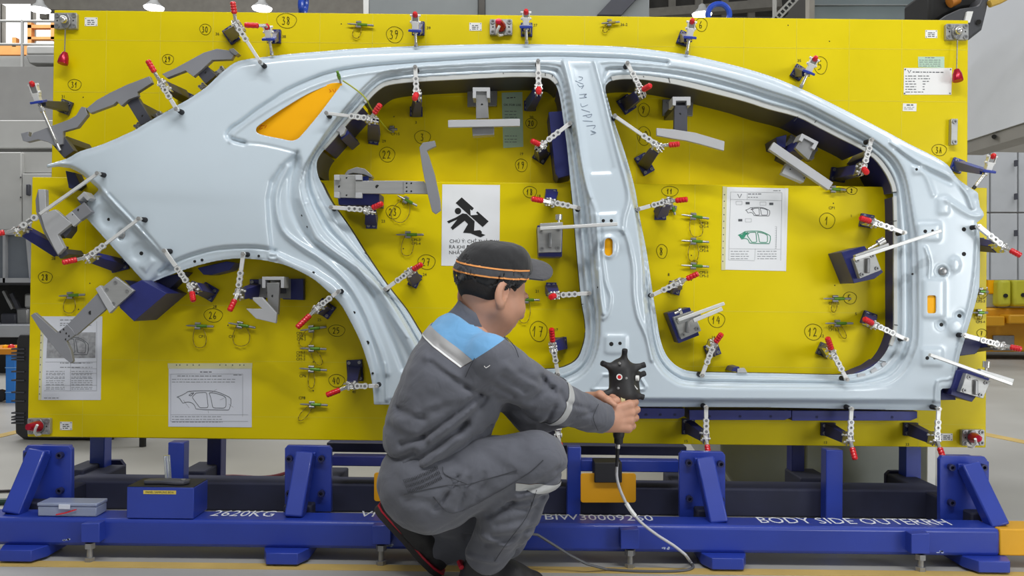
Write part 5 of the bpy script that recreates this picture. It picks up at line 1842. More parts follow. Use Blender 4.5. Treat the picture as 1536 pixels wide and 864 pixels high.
FOLDS_J = [  # px a, px b, depth, width px   (positive: valley)
    ((722, 588), (640, 648), .012, 6), ((640, 648), (606, 662), .010, 6), ((712, 606), (650, 652), -.008, 7), ((700, 630), (620, 690), .012, 7), ((730, 592), (690, 640), .010, 6), ((690, 650), (640, 688), -.010, 8),
    ((625, 672), (590, 690), .010, 6), ((715, 650), (660, 690), .010, 7), ((660, 690), (610, 716), .010, 7), ((735, 640), (700, 672), .008, 6), ((600, 612), (640, 622), .008, 7), ((604, 626), (660, 600), -.006, 8),
    ((650, 540), (702, 576), .007, 5), ((640, 532), (690, 560), -.005, 7), ((700, 576), (722, 588), .010, 5), ((662, 520), (700, 545), .005, 5),
    ((640, 655), (585, 640), .006, 9), ((735, 680), (705, 690), .010, 6), ((606, 700), (580, 720), -.006, 8), ((690, 600), (640, 612), .005, 9)]
FOLDS_S = [((752, 560), (786, 584), .007, 5), ((760, 545), (800, 575), -.004, 6), ((778, 556), (815, 578), .006, 5), ((790, 600), (832, 582), .006, 5), ((812, 566), (832, 590), .009, 5), ((820, 570), (800, 602), .005, 6),
           ((832, 612), (818, 640), .007, 5), ((842, 590), (850, 606), .006, 4), ((858, 610), (890, 622), .005, 4), ((868, 632), (898, 628), .005, 4), ((775, 612), (825, 622), .004, 6), ((742, 575), (770, 592), .006, 5)]


def fold(P, d, folds, Y):
    for a, b, dep, w_ in folds:
        A, B = at(*a, Y), at(*b, Y)
        dep = dep * 1.25
        q = seg2(P, A, B)
        d = d + dep * np.exp(-(q / (.8 * w_ * Y / FPX)) ** 2)
    return d


def wob(P, f, a, s=0):
    x, y, z = P[..., 0] * f, P[..., 1] * f, P[..., 2] * f
    return a * (np.sin(x * 1.3 + 2 * np.sin(z * .7 + s) + s) * np.sin(z * 1.1 + 1.5 * np.sin(y * .9 + s)) + .5 * np.sin(2.3 * y + 1.7 * x + s) * np.sin(1.9 * z - y))


def jacket(P):
    d = smin(chain(P, nk), chain(P, fk), .10)
    d = fold(P, d, FOLDS_J, 2.15)
    d = smin(d, rc(P, *[J(712, 520, 2.28), J(722, 486, 2.29)], .105, .062), .06)        # collar root
    sn = chain(P, [shN, elN, wrN], .03)
    sn = fold(P, sn, FOLDS_S, 2.13)
    sf = chain(P, [shF, elF, wrF], .03)
    d = smin(d, sn, .035)
    d = smin(d, sf, .04)
    d = d + wob(P, 38, .0022) + wob(P, 75, .0008, 2)
    # hem, cuffs and collar opening
    hp, hn = J(650, 698, 2.25), np.array([.38, 0, .92])
    hn = hn / np.linalg.norm(hn)
    d = smax(d, -((P - hp) @ hn) - wob(P, 22, .006), .012)
    for w_, e_ in ((wrN, elN), (wrF, elF)):
        ax = (w_[0] - e_[0]) / np.linalg.norm(w_[0] - e_[0])
        cut = (P - (w_[0] + ax * .003)) @ ax
        d = np.where(np.linalg.norm(P - w_[0], axis=-1) < .09, smax(d, cut, .006), d)
    cp = J(711, 497, 2.28)
    cn = np.array([.62, .1, .78])
    cn /= np.linalg.norm(cn)
    d = smax(d, np.where(np.linalg.norm(P - cp, axis=-1) < .14, (P - cp) @ cn - .002, -1), .01)
    return d


lo = np.minimum(J(555, 760, 2.2), J(555, 760, 2.0)) - .02
Pj, Fj = surf(jacket, (at(550, 600, 2.2).x, 1.98, at(700, 742, 2.2).z), (at(935, 600, 2.42).x, 2.58, at(700, 440, 2.2).z), .0052)
Pj = relax(Pj, Fj, 1, .3)
# planes of the yoke and the tape, all running straight across the back
l0, l1, ls = at(640, 487, 2.15), at(712, 536, 2.15), at(760, 505, 2.15)
dir1 = Vector((l1.x - l0.x, 0, l1.z - l0.z)).normalized()
n1 = Vector((-dir1.z, 0, dir1.x))
n1 = n1 if n1.z > 0 else -n1
dir2 = Vector((ls.x - l1.x, 0, ls.z - l1.z)).normalized()
n2 = Vector((-dir2.z, 0, dir2.x))
n2 = n2 if n2.z > 0 else -n2
tw = .030
pl = [(l0 + n1 * 0, n1), (l0 - n1 * tw, n1), (l0 - n1 * (tw + .004), n1), (l1, n2)]
axs = Vector(wrN[0] - elN[0]).normalized()
b0 = at(829, 611, 2.2) - axs * .004
b1 = b0 + axs * .026
pl += [(b0, axs), (b1, axs)]
cpn = Vector((.66, .05, .75)).normalized()
cp0 = at(700, 476, 2.28)
bm = cutmesh(Pj, Fj, pl)
A1 = lambda c: (c - l0).dot(n1)
A2 = lambda c: (c - l1).dot(n2)
CENX = at(725, 505, 2.28)
ycl = lambda c: Vector((c.x, 0, c.z))
isband = lambda c: 0 < (c - b0).dot(axs) < (b1 - b0).length and c.y < 2.36 and c.x > at(800, 600, 2.2).x
iscol = lambda c: (c - cp0).dot(cpn) > -.004 and (c - at(712, 484, 2.28)).length < .105 and c.x < at(748, 500, 2.28).x
def kind_j(c):
    if isband(c):
        return 'band'
    if iscol(c):
        return 'grey'
    if A2(c) > 0 or A1(c) < -.2:
        if A1(c) > 0 and A2(c) > 0:
            return 'yoke'
        if -tw < A1(c) <= 0 and A2(c) > 0:
            return 'tape'
        if -tw - .004 < A1(c) <= -tw and A2(c) > 0:
            return 'pipe'
    return 'grey'


take(bm, lambda c: kind_j(c) == 'grey', 'jacket', C_GREY, MAN)
take(bm, lambda c: kind_j(c) == 'yoke', 'yoke', C_SKY, MAN, label='sky-blue shoulder yoke')
take(bm, lambda c: kind_j(c) == 'tape', 'reflective_tape', C_STRIPE, MAN, .0012)
take(bm, lambda c: kind_j(c) == 'pipe', 'piping', MT['white'], MAN, .0018)
take(bm, lambda c: kind_j(c) == 'band', 'sleeve_band', C_BAND, MAN, .0015, label='light reflective band')
bm.free()

# --- collar standing round the neck
ctop, cbot = Vector(J(717, 470, 2.278)), Vector(J(706, 500, 2.28))
cax = Vector((.56, 0, .83)).normalized()
csd = Vector((0, 1, 0))
cfr = csd.cross(cax)
V, Fb = [], []
for j in range(5):
    c_ = cbot.lerp(ctop, j / 4)
    r_ = .090 - .022 * j / 4 - .004 * math.sin(j / 4 * 3)
    for i in range(33):
        a_ = rad(35 + 290 * i / 32)
        k_ = .94 + .012 * math.sin(5 * a_) * (j > 0)
        V.append(c_ + (cfr * math.cos(a_) * 1.02 + csd * math.sin(a_)) * r_ * k_)
for j in range(4):
    for i in range(32):
        Fb.append((j * 33 + i, j * 33 + i + 1, j * 33 + 34 + i, j * 33 + 33 + i))
mb = MB()
mb.add(V, Fb)
co_ = obj('collar', mb, C_GREY, MAN, smooth=60)
so_ = co_.modifiers.new('cloth', 'SOLIDIFY')
so_.thickness = .005

# --- trousers
tnear = [J(632, 722, 2.20, 64), J(645, 728, 2.18, 64), J(802, 690, 2.13, 43)]
cnear = [J(808, 690, 2.135, 40), J(762, 775, 2.17, 41), J(727, 838, 2.22, 31)]
tfar = [J(636, 728, 2.36, 62), J(752, 800, 2.39, 36)]
cfar = [J(752, 800, 2.39, 36), J(650, 820, 2.385, 28)]
FOLDS_T = [((668, 742), (690, 706), .009, 4), ((655, 752), (672, 730), .007, 4), ((690, 752), (706, 708), .006, 4), ((680, 724), (700, 700), -.005, 5), ((842, 705), (780, 730), .006, 5), ((770, 745), (735, 770), .008, 5),
           ((760, 748), (825, 738), .007, 4), ((752, 756), (800, 756), .006, 4), ((740, 800), (800, 790), .006, 5), ((730, 815), (770, 800), .007, 5), ((722, 800), (760, 812), -.006, 6), ((790, 725), (835, 695), .006, 5), ((775, 735), (845, 722), -.004, 6),
           ((745, 780), (790, 770), .005, 6), ((812, 740), (770, 830), .006, 6), ((700, 838), (745, 842), -.006, 5), ((610, 735), (660, 745), .004, 8), ((715, 742), (728, 700), .004, 4)]


def trousers(P):
    d = smin(rc(P, *J3(tnear[0], tnear[1])), rc(P, *J3(tnear[1], tnear[2])), .05)
    c = chain(P, cnear, .03)
    d = smin(d, c, .022)
    d2 = chain(P, tfar, .05)
    d2 = smin(d2, chain(P, cfar, .03), .03)
    d = smin(d, d2, .05)
    d = fold(P, d, FOLDS_T, 2.15)
    d = d + wob(P, 42, .0020, 1) + wob(P, 80, .0008, 3)
    for (w_, r_), (e_, q_) in ((cnear[2], cnear[1]), (cfar[1], cfar[0])):
        ax = (w_ - e_) / np.linalg.norm(w_ - e_)
        cut = (P - (w_ + ax * .012)) @ ax
        d = np.where(np.linalg.norm(P - w_, axis=-1) < .11, smax(d, cut, .008), d)
    wp, wn = J(640, 640, 2.25), np.array([-.25, 0, .97])
    d = smax(d, np.where(P[..., 0] < at(715, 660, 2.2).x, (P - wp) @ wn, -1), .01)
    return d


def J3(a, b):
    return a[0], b[0], a[1], b[1]


Pt, Ft = surf(trousers, (at(552, 700, 2.2).x, 2.02, at(700, 868, 2.25).z), (at(862, 700, 2.2).x, 2.52, at(700, 632, 2.2).z), .0052)
Pt = relax(Pt, Ft, 1, .3)
k0 = at(800, 722, 2.12)
sh = Vector(cnear[2][0] - cnear[0][0]).normalized()
kn = (sh * .75 + Vector((.15, 0, -.55))).normalized()
bm = cutmesh(Pt, Ft, [(k0 - kn * .010, kn), (k0 + kn * .012, kn)])
kb = lambda c: -.010 < (c - k0).dot(kn) < .012 and c.y < 2.26 and c.x > at(772, 730, 2.15).x
take(bm, lambda c: not kb(c), 'trousers', C_GREY, MAN)
take(bm, kb, 'knee_band', C_BAND, MAN, .0015, label='light reflective band')
bm.free()
# seams and the gathered waist, drawn on the cloth
SEAM = mat('dark_seam_thread', '3c3d42', .9, var=.1)


def on_cloth(PV, px, py, Y0=2.1, off=.0006):
    p = at(px, py, Y0)
    for _ in range(3):
        k = ((PV[:, 0] - p.x) ** 2 + (PV[:, 2] - p.z) ** 2) < .008 ** 2
        if not k.any():
            return p
        p = at(px, py, float(PV[k, 1].min()) - off)
    return p


for PV, pts_ in ((Pt, [(606, 742), (640, 734), (672, 728), (700, 727), (740, 716), (775, 706)]), (Pt, [(650, 745), (680, 770), (740, 742), (790, 712), (815, 690)]), (Pt, [(700, 726), (668, 712), (664, 700)]), (Pt, [(805, 735), (790, 775), (760, 815), (742, 842)]),
                 (Pj, [(712, 537), (704, 552), (698, 566)]), (Pj, [(760, 506), (772, 520), (778, 536)]), (Pj, [(898, 606), (890, 626), (897, 646)])):
    obj('seam', MB().tube([on_cloth(PV, x, y) for x, y in cr(pts_, 4)], .0009, 4), SEAM, MAN)
for r_ in range(3):
    mb = MB()
    for i in range(22):
        u = i / 21
        x, y = 606 + 50 * u + 3 * r_, 716 - 12 * u - 9 * u * u + 6 + 7.5 * r_ - 6 * u * (r_ > 5)
        mb.tube([on_cloth(Pt, x - 1.2, y - 2.6), on_cloth(Pt, x + 1.2, y + 2.6)], .0009, 4)
    obj('waist_gathers', mb, SEAM, MAN, kind='stuff')
for st_ in ([(726, 549), (729, 552), (735, 548)],):
    obj('stitched_mark', MB().tube([on_cloth(Pj, x, y) for x, y in st_], .0009, 4), MT['white'], MAN)

# --- shoes
SH1 = mat('black_shoe', '222124', .5, var=.2, vscale=30, bump=.2, bscale=300)
SOLE = mat('dark_sole', '2b2728', .7, var=.15)
SHRED = mat('red_shoe_trim', 'b3142c', .5, var=.1)
LACE = mat('grey_lace', '8d8f92', .7, var=.1)


def shoe(heel, toe, up, ankle, label):
    """heel, toe: points on the sole's underside; up: the sole's normal"""
    heel, toe, up = np.array(heel), np.array(toe), np.array(up) / np.linalg.norm(up)
    f = (toe - heel) / np.linalg.norm(toe - heel)
    L = np.linalg.norm(toe - heel)
    sd = np.cross(up, f)
    R = np.stack([f, sd, up], 1)
    an = (np.array(ankle) - heel) @ R

    def fn(P):
        q = (P - heel) @ R.astype(np.float32)
        d = rc(q, (.042, 0, .046), (L * .55, 0, .044), .040, .044)
        d = smin(d, rc(q, (L * .55, 0, .036), (L - .045, 0, .030), .046, .040), .03)
        d = smin(d, rc(q, (.045, 0, .05), (an[0], an[1], an[2]), .042, .040), .03)
        d = smin(d, rc(q, (L * .35, 0, .075), (L * .6, 0, .055), .030, .03), .03)
        d = smax(d, .016 - q[..., 2], .004)
        return d + wob(P, 60, .0008)
    c = heel + f * L / 2 + up * .06
    P, F = surf(fn, c - .19, c + .19, .005)
    s = mesh_obj('shoe', P, F, SH1, MAN, label=label)
    W = lambda x, y, z: Vector(heel + R @ np.array([x, y, z]))
    out = [(0.0, .02), (.02, .036), (.06, .040), (L * .45, .038), (L * .7, .050), (L - .03, .044), (L + .002, .020)]
    ring = [(x, y) for x, y in out] + [(x, -y) for x, y in out[::-1]]
    obj('sole', MB().loft([W(x, y, 0) for x, y in ring], [W(x, y, .018) for x, y in ring]), SOLE, s, bevel=.003)
    obj('red_welt', MB().loft([W(x * 1.005, y * 1.05, .017) for x, y in ring], [W(x * 1.005, y * 1.05, .022) for x, y in ring]), SHRED, s)
    for sg_ in (1, -1):
        obj('lace', MB().tube([W(L * .28, sg_ * .045, .070), W(L * .36, sg_ * .047, .052), W(L * .5, sg_ * .046, .058), W(L * .62, sg_ * .030, .082), W(L * .64, 0, .086)], .0028, 6), LACE, s)
    obj('heel_tab', MB().tube([W(.004, .022, .085), W(-.003, 0, .092), W(.004, -.022, .085)], .007, 6), SHRED, s)
    return s


a_ = at(690, 880, 2.225)
shoe((a_.x, 2.225, 0.0), (at(822, 860, 2.235).x, 2.235, 0.0), (0, 0, 1), J(722, 836, 2.22), 'near shoe flat on the floor')
h_, t_ = at(561, 796, 2.375), at(632, 872, 2.375)
td = Vector((t_.x - h_.x, 0, t_.z - h_.z)).normalized()
t2 = h_ + td * .265
lift = max(0, .004 - t2.z)
h_.z += lift
t2.z += lift
shoe(h_, t2, (-td.z, 0, td.x), J(640, 820, 2.38), 'far shoe standing on its toes')

# --- head, neck and hands: one skin
HC = J(737, 437, 2.275)
psi, pit = rad(40), rad(-20)
fw = np.array([math.cos(psi) * math.cos(pit), math.sin(psi) * math.cos(pit), math.sin(pit)])
rt = np.array([math.sin(psi), -math.cos(psi), 0])
upv = np.cross(rt, fw)
RH = np.stack([fw, rt, upv], 1).astype(np.float32)
HM = lambda x, y, z: Vector(HC + RH @ np.array([x, y, z]))


def head(P):
    q = (P - HC.astype(np.float32)) @ RH
    d = ell(q, (-.008, 0, .028), (.098, .078, .092))
    d = smin(d, ell(q, (.038, 0, -.032), (.060, .056, .058)), .045)
    d = smin(d, rc(q, (.030, 0, -.064), (.078, 0, -.074), .030, .018), .035)          # chin and jaw
    for s in (-1, 1):
        d = smin(d, ell(q, (.055, s * .045, -.028), (.034, .026, .028)), .025)        # cheeks
        d = smin(d, rc(q, (-.005, s * .060, -.055), (.050, s * .040, -.066), .016, .014), .03)
        d = smax(d, -ell(q, (.098, s * .032, .002), (.018, .020, .013)), .018)       # eye sockets
        d = smin(d, ell(q, (.080, s * .032, .001), (.013, .013, .012)), .004)        # eyes with lids
        d = smin(d, rc(q, (.092, s * .014, .018), (.080, s * .052, .018), .007, .006), .012)
        # ears
        e = ell(q, (-.026, s * .082, -.014), (.022, .010, .036))
        e = smin(e, ell(q, (-.018, s * .080, -.044), (.012, .009, .013)), .01)
        e = smax(e, -ell(q, (-.018, s * .092, -.010), (.0125, .013, .022)), .003)
        d = smin(d, e, .008)
    d = smin(d, rc(q, (.098, 0, .005), (.121, 0, -.026), .008, .012), .014)         # nose
    for s in (-1, 1):
        d = smin(d, ell(q, (.107, s * .013, -.030), (.012, .009, .009)), .008)
    d = smin(d, ell(q, (.096, 0, -.052), (.013, .025, .007)), .007)                   # lips
    d = smin(d, ell(q, (.094, 0, -.063), (.012, .022, .007)), .007)
    d = smax(d, -rc(q, (.110, -.02, -.0575), (.110, .02, -.0575), .003, .003), .004)
    n0, n1_ = J(728, 470, 2.272), J(712, 520, 2.28)
    d = smin(d, rc(P, n0, n1_, .056, .064), .04)
    return d


Ph, Fh = surf(head, HC - np.array([.15, .16, .23]), HC + np.array([.17, .17, .14]), .0036)


def hand(W, ax, across, curlc, rgt, hr):
    """fist round a vertical handle: W wrist, ax forward, across thumb-to-little direction (unit), curl axis towards the far side"""
    W, ax, across, curl = [np.array(v, float) for v in (W, ax, across, curlc)]
    segs = []
    offs = (-.033, -.011, .011, .032)
    lens = (.074, .077, .073, .066)
    fl = ((.040, .026, .020), (.043, .029, .022), (.040, .027, .021), (.032, .022, .018))
    for o, l, f in zip(offs, lens, fl):
        base = W + across * o * .62
        kn = W + ax * l + across * o + curl * (-.004)
        segs.append((base, kn, .0145, .0115))
        p1 = kn + (ax * .45 + curl * .9) / math.hypot(.45, .9) * f[0]
        p2 = p1 + (curl * .55 - ax * .84) * f[1]
        p3 = p2 + (-ax * .9 - curl * .42) * f[2]
        segs += [(kn, p1, .0115, .0100), (p1, p2, .0098, .0088), (p2, p3, .0086, .0074)]
    t0 = W + across * -.020 + ax * .012 + curl * .008
    t1 = W + across * -.047 + ax * .045 + curl * .028
    t2_ = t1 + ax * .020 + curl * .022 + across * .004
    t3 = t2_ + ax * .018 + curl * .012 + across * .008
    th = [(t0, t1, .0165, .0125), (t1, t2_, .0118, .0100), (t2_, t3, .0098, .008)]
    palm = [(W - ax * .035, W + ax * .012, .025, .026)]

    def fn(P):
        d = None
        for i in range(4):
            f = None
            for a, b, ra, rb in segs[i * 4 + 1:i * 4 + 4]:
                s = rc(P, a, b, ra, rb)
                f = s if f is None else smin(f, s, .006)
            m = rc(P, *segs[i * 4][:2], *segs[i * 4][2:])
            f = smin(f, m, .008)
            d = f if d is None else np.minimum(smin(d, m, .016), f) if False else smin(d, f, .003)
        md = None
        for i in range(4):
            m = rc(P, *segs[i * 4])
            md = m if md is None else smin(md, m, .018)
        d = smin(d, md, .006)
        t = None
        for s_ in th:
            s = rc(P, *s_)
            t = s if t is None else smin(t, s, .008)
        d = smin(d, t, .010)
        for s_ in palm:
            d = smin(d, rc(P, *s_), .02)
        return d
    c = W + ax * .04 + curl * .02
    return surf(fn, c - .115, c + .115, .0024)


wN = np.array(J(908, 629, 2.345))
Phn, Fhn = hand(wN, np.array([.965, .22, .10]), np.array([.05, 0, -1.0]), np.array([.10, 1.0, 0]), 1, .018)
wF = np.array(J(874, 607, 2.41))
Phf, Fhf = hand(wF, np.array([.985, -.15, .0]), np.array([.0, .35, -.93]), np.array([.0, -.93, -.35]), -1, .018)


def core(P):
    d = smin(chain(P, [(a, r * .68) for a, r in nk]), chain(P, [(a, r * .68) for a, r in fk]), .10)
    for ch in ([shN, elN, wrN], [shF, elF, wrF]):
        d = smin(d, chain(P, [(a, r * .58) for a, r in ch], .03), .03)
    for ch in (tnear, cnear, tfar, cfar):
        d = smin(d, chain(P, [(a, r * .76) for a, r in ch], .03), .03)
    d = smin(d, rc(P, J(712, 520, 2.28), J(728, 470, 2.272), .060, .050), .04)
    return d


Pc, Fc = surf(core, (at(552, 700, 2.2).x, 2.0, .03), (at(935, 600, 2.42).x, 2.58, at(700, 470, 2.28).z), .012)
PP = np.concatenate([Ph, Phn, Phf, Pc])
o1, o2, o3 = len(Ph), len(Ph) + len(Phn), len(Ph) + len(Phn) + len(Phf)
FF = np.concatenate([Fh, Fhn + o1, Fhf + o2, Fc + o3])
mesh_obj('body', PP, FF, SKIN, MAN)


# hair under the cap
def hair(P):
    q = (P - HC.astype(np.float32)) @ RH
    d = ell(q, (-.010, 0, .026), (.1005, .0815, .096))
    d = smax(d, -(q[..., 2] + .050 + q[..., 0] * .15), .01)                                  # nape line
    d = smax(d, q[..., 0] - .022 - q[..., 2] * .35, .008)                                    # temple line
    d = smax(d, -ell(q, (.004, .09, -.03), (.026, .05, .040)), .008)
    d = smax(d, -ell(q, (.004, -.09, -.03), (.026, .05, .040)), .008)
    return d


P_, F_ = surf(hair, HC - .15, HC + .15, .004)
mesh_obj('hair', P_, F_, HAIR, MAN)
for s in (-1, 1):
    obj('eyebrow', MB().tube([HM(.099, s * .012, .021), HM(.101, s * .026, .026), HM(.090, s * .046, .023)], [.002, .0032, .0015], 6), HAIR, MAN)
    e_ = obj('eye', MB().ball(HM(.082, s * .032, .001), .0118, 12, 8), MT['white'], MAN, smooth=80)
    obj('iris', MB().cyl(HM(.0925, s * .032, .001), HM(.0945, s * .032, .0005), .0055, .004), HAIR, e_)

# --- cap
CAPC = J(742, 408, 2.28)
cpsi, cpit, crol = rad(28), rad(-2), rad(11)
cf = np.array([math.cos(cpsi) * math.cos(cpit), math.sin(cpsi) * math.cos(cpit), math.sin(cpit)])
cr_ = np.array([math.sin(cpsi), -math.cos(cpsi), 0])
cu = np.cross(cr_, cf)
cr_, cu = math.cos(crol) * cr_ - math.sin(crol) * cu, math.cos(crol) * cu + math.sin(crol) * cr_
RC = np.stack([cf, cr_, cu], 1).astype(np.float32)
CM = lambda x, y, z: Vector(CAPC + RC @ np.array([x, y, z]))


def capf(P):
    q = (P - CAPC.astype(np.float32)) @ RC
    d = ell(q, (-.004, 0, -.008), (.112, .096, .090))
    d = smin(d, ell(q, (.008, 0, .038), (.084, .074, .052)), .03)
    d = smax(d, q[..., 2] - .086 - q[..., 0] * .06, .02)
    inn = ell(q, (-.004, 0, -.012), (.108, .092, .086))
    d = smax(d, -np.where(q[..., 2] < .05, inn, 1), .003)
    d = smax(d, -(q[..., 2] + .066 - .74 * np.clip(q[..., 0] + .015, 0, 1)), .004)
    return d + wob(P, 70, .0007)


Pk, Fk = surf(capf, CAPC - .15, CAPC + .15, .0042)
Pk = relax(Pk, Fk, 1, .3)
zb0, zb1, sl = -.004, .022, .0
bnorm = Vector(RC @ np.array([-sl, 0, 1.0], np.float32)).normalized()
pb = [CM(0, 0, z) for z in (zb0, zb0 + .004, zb1 - .004, zb1)]
bm = cutmesh(Pk, Fk, [(p, bnorm) for p in pb])
hh = lambda c: (c - pb[0]).dot(bnorm)
t1, t2, t3 = [(p - pb[0]).dot(bnorm) for p in pb[1:]]
def ext(c):
    q = Vector(np.array(c - Vector(CAPC)) @ RC)
    return q.x < .066 and (q.x / .109) ** 2 + (q.y / .093) ** 2 > .80


capo = take(bm, lambda c: not (0 < hh(c) < t3 and ext(c)), 'cap', CAPM, MAN, label='black work cap')
take(bm, lambda c: t1 <= hh(c) <= t2 and ext(c), 'cap_band', BRIMM, capo, .0012)
take(bm, lambda c: (0 < hh(c) < t1 or t2 < hh(c) < t3) and ext(c), 'orange_piping', ORANGE, capo, .0026)
bm.free()
V, Fb = [], []
nu, nv = 22, 8
for k, th_ in enumerate((0, .0035)):
    for i in range(nu + 1):
        a = rad(-80 + 160 * i / nu)
        for j in range(nv + 1):
            u = j / nv
            r0x, r0y = .088, .080
            x0, y0 = r0x * math.cos(a), r0y * math.sin(a)
            x1, y1 = .098 + .072 * math.cos(a), .076 * math.sin(a)
            x, y = x0 + (x1 - x0) * u, y0 + (y1 - y0) * u
            z = .004 - .014 * (y / .08) ** 2 - .26 * y - .006 * u
            V.append(CM(x, y, z + .032 - th_))
st = (nu + 1) * (nv + 1)
for i in range(nu):
    for j in range(nv):
        a, b, c, d = i * (nv + 1) + j, (i + 1) * (nv + 1) + j, (i + 1) * (nv + 1) + j + 1, i * (nv + 1) + j + 1
        Fb += [(a, b, c, d), (st + d, st + c, st + b, st + a)]
    j = nv
    a, b = i * (nv + 1) + j, (i + 1) * (nv + 1) + j
    Fb.append((a, b, st + b, st + a))
mbb = MB()
mbb.add(V, Fb)
obj('cap_brim', mbb, BRIMM, capo, smooth=60)
obj('cap_emblem', MB().box(CM(.098, -.012, .020), (.003, .02, .018), Matrix(RC.tolist())), MT['white'], capo, bevel=.001)

# ------------------------------------------------------------------ hand-held scanner and its cable
SCM = mat('black_scanner_shell', '2b2a2b', .55, var=.08, bump=.08, bscale=400)
YS = 2.40
SCAN = thing('handheld_scanner', 'black hand-held scanner with stubby arms and a red button, before the middle pillar', 'scanner', at(928, 660, YS))
TIPS = [(937, 528, -.02), (906, 546, -.03), (964, 548, 0), (964, 561, .03), (903, 591, -.03), (962, 595, 0)]
ROOTS = [(935, 552, 0), (920, 552, -.01), (948, 553, 0), (950, 566, .02), (922, 588, -.01), (946, 590, 0)]


def scan(P):
    c = np.array(at(933, 570, YS))
    d = rc(P, at(932, 556, YS), at(933, 588, YS), .036, .037)
    d = smin(d, rc(P, at(944, 562, YS + .03), at(946, 592, YS + .03), .026, .028), .02)
    d = smin(d, rc(P, at(936, 590, YS), at(932, 612, YS), .032, .023), .02)
    d = smin(d, rc(P, at(930, 606, YS), at(928, 652, YS), .0185, .0165), .012)
    for (x, y, z), (u, v, w_) in zip(TIPS, ROOTS):
        d = smin(d, rc(P, at(u, v, YS + w_), at(x, y, YS + z), .0135, .0072), .013)
    return d


Ps, Fs = surf(scan, np.array(at(890, 680, YS)) - np.array([.03, .09, .03]), np.array(at(985, 515, YS)) + np.array([.03, .1, .03]), .0035)
mesh_obj('shell', Ps, Fs, SCM, SCAN)
for (x, y, z), (u, v, w_) in zip(TIPS, ROOTS):
    a, b = at(x, y, YS + z), at(u, v, YS + w_)
    d = (a - b).normalized()
    obj('arm_cap', MB().lathe(a - d * .008, d, [(0, .0078), (.012, .0085), (.016, .0078), (.017, .0035)], 12), MT['rubber'], SCAN)
p = at(929, 565.5, YS - .037)
mb = MB().ring(p, (0, 1, 0), .0085, .0055, .006)
obj('button_ring', mb, MT['white'], SCAN)
obj('red_button', MB().lathe(p + Vector((0, .003, 0)), (0, -1, 0), [(0, .0054), (.005, .0052), (.006, .003)], 12), MT['red'], SCAN)
for x, y in ((929, 545), (927, 582), (939, 567)):
    obj('target_dot', MB().lathe(at(x, y, YS - .030), (0, -1, 0), [(0, .0045), (.006, .0035), (.007, .001)], 10), MT['steel'], SCAN)
for x in (924.5, 934.5):
    obj('sticker', MB().pprism([(x - 3.4, 596), (x + 3, 595), (x + 3.6, 603), (x - 2.6, 604)], YS - .037, YS - .028), MT['sleeve'], SCAN, bevel=.001)
obj('side_cap', MB().lathe(at(954, 567, YS - .005), (1, -.4, 0), [(0, .008), (.008, .008), (.009, .004)], 12), MT['white'], SCAN)
obj('side_line', MB().tube([at(950, 577, YS - .018), at(956, 584, YS - .012)], .002, 6), MT['white'], SCAN)
mb = MB().lathe(at(928, 652, YS), (0, .05, -1), [(0, .0135), (.024, .0125), (.027, .009)], 14)
obj('handle_end', mb, MT['rubber'], SCAN)
obj('connector', MB().lathe(at(927.5, 662, YS), (-.05, 0, -1), [(0, .007), (.02, .007), (.021, .0055)], 12), MT['chrome'], SCAN)
obj('boot', MB().lathe(at(926.8, 671, YS), (-.05, 0, -1), [(0, .0056), (.03, .0052), (.055, .004)], 10), MT['rubber'], SCAN)
CABG = mat('grey_cable', 'c4c4c8', .45, var=.05)
CABD = mat('dark_grey_cable', '58595c', .5, var=.05)
pts = cr([(926, 692), (925, 712), (928, 728), (935, 746), (945, 764), (962, 784), (985, 802), (1010, 818), (1028, 832)], 4)
wp = [at(x, y, 2.41 + .035 * i / len(pts)) for i, (x, y) in enumerate(pts)]
fl = [atz(x, y, .006) for x, y in cr([(1036, 843), (1040, 850), (1030, 855), (1000, 857), (950, 856.5), (910, 854)], 4)]
bk = [at(x, y, Y) for x, y, Y in ((880, 846, 2.42), (855, 833, 2.42), (830, 817, 2.41), (806, 802, 2.40), (785, 800, 2.36))]
cab = thing('scanner_cable', 'thin grey scanner cable looping down in front of the blue beam to the floor', 'cable', fl[6])
obj('cable_run', MB().tube(wp + fl[:3], .0042, 8), CABG, cab)
obj('cable_run', MB().tube(fl[2:] + bk, .0040, 8), CABD, cab)
obj('clip_sleeve', MB().tube([wp[14], wp[16], wp[18]], .0062, 8), MT['white'], cab)

# ------------------------------------------------------------------ box and cases on the beam
bx = thing('blue_box', 'blue steel box with black lid and yellow strip label on the front beam', 'box', (at(240, 777, 2.5).x, 2.56, zt))
x0, x1 = at(190, 760, 2.505).x, at(290.5, 760, 2.505).x
zt1 = at(240, 731, 2.505).z
obj('body', MB().box(((x0 + x1) / 2, 2.562, (zt + .001 + zt1) / 2), (x1 - x0, .114, zt1 - zt - .001)), BL, bx, bevel=.002)
obj('lid', MB().box(((x0 + x1) / 2, 2.562, zt1 + .0012), (x1 - x0 - .002, .113, .0024)), MT['rubber'], bx, bevel=.0006)
obj('strip_label', MB().pprism([(215, 735.5), (264, 736), (264, 741.5), (215, 741)], 2.5042, 2.5052), mat('yellow_strip', 'd9c25a', .5, var=.05), bx, smooth=0)
text('label_text', 'PANEL SAMPLING BOX', at(239.5, 738.6, 2.5038), 5.2 * 2.5 / FPX, MT['black'], bx, width=42 * 2.5 / FPX)
zl = zt1 + .0024
tl = thing('hand_tool', 'dark steel hand tool with rounded end lying on the blue box', 'tool', (at(250, 724, 2.55).x, 2.55, zl))
mb = MB()
A = [(-.055, -.004), (-.048, .012), (0, .016), (.050, .014), (.066, .010), (.070, -.004), (.060, -.016), (.04, -.018), (.0, -.010), (-.05, -.012)]
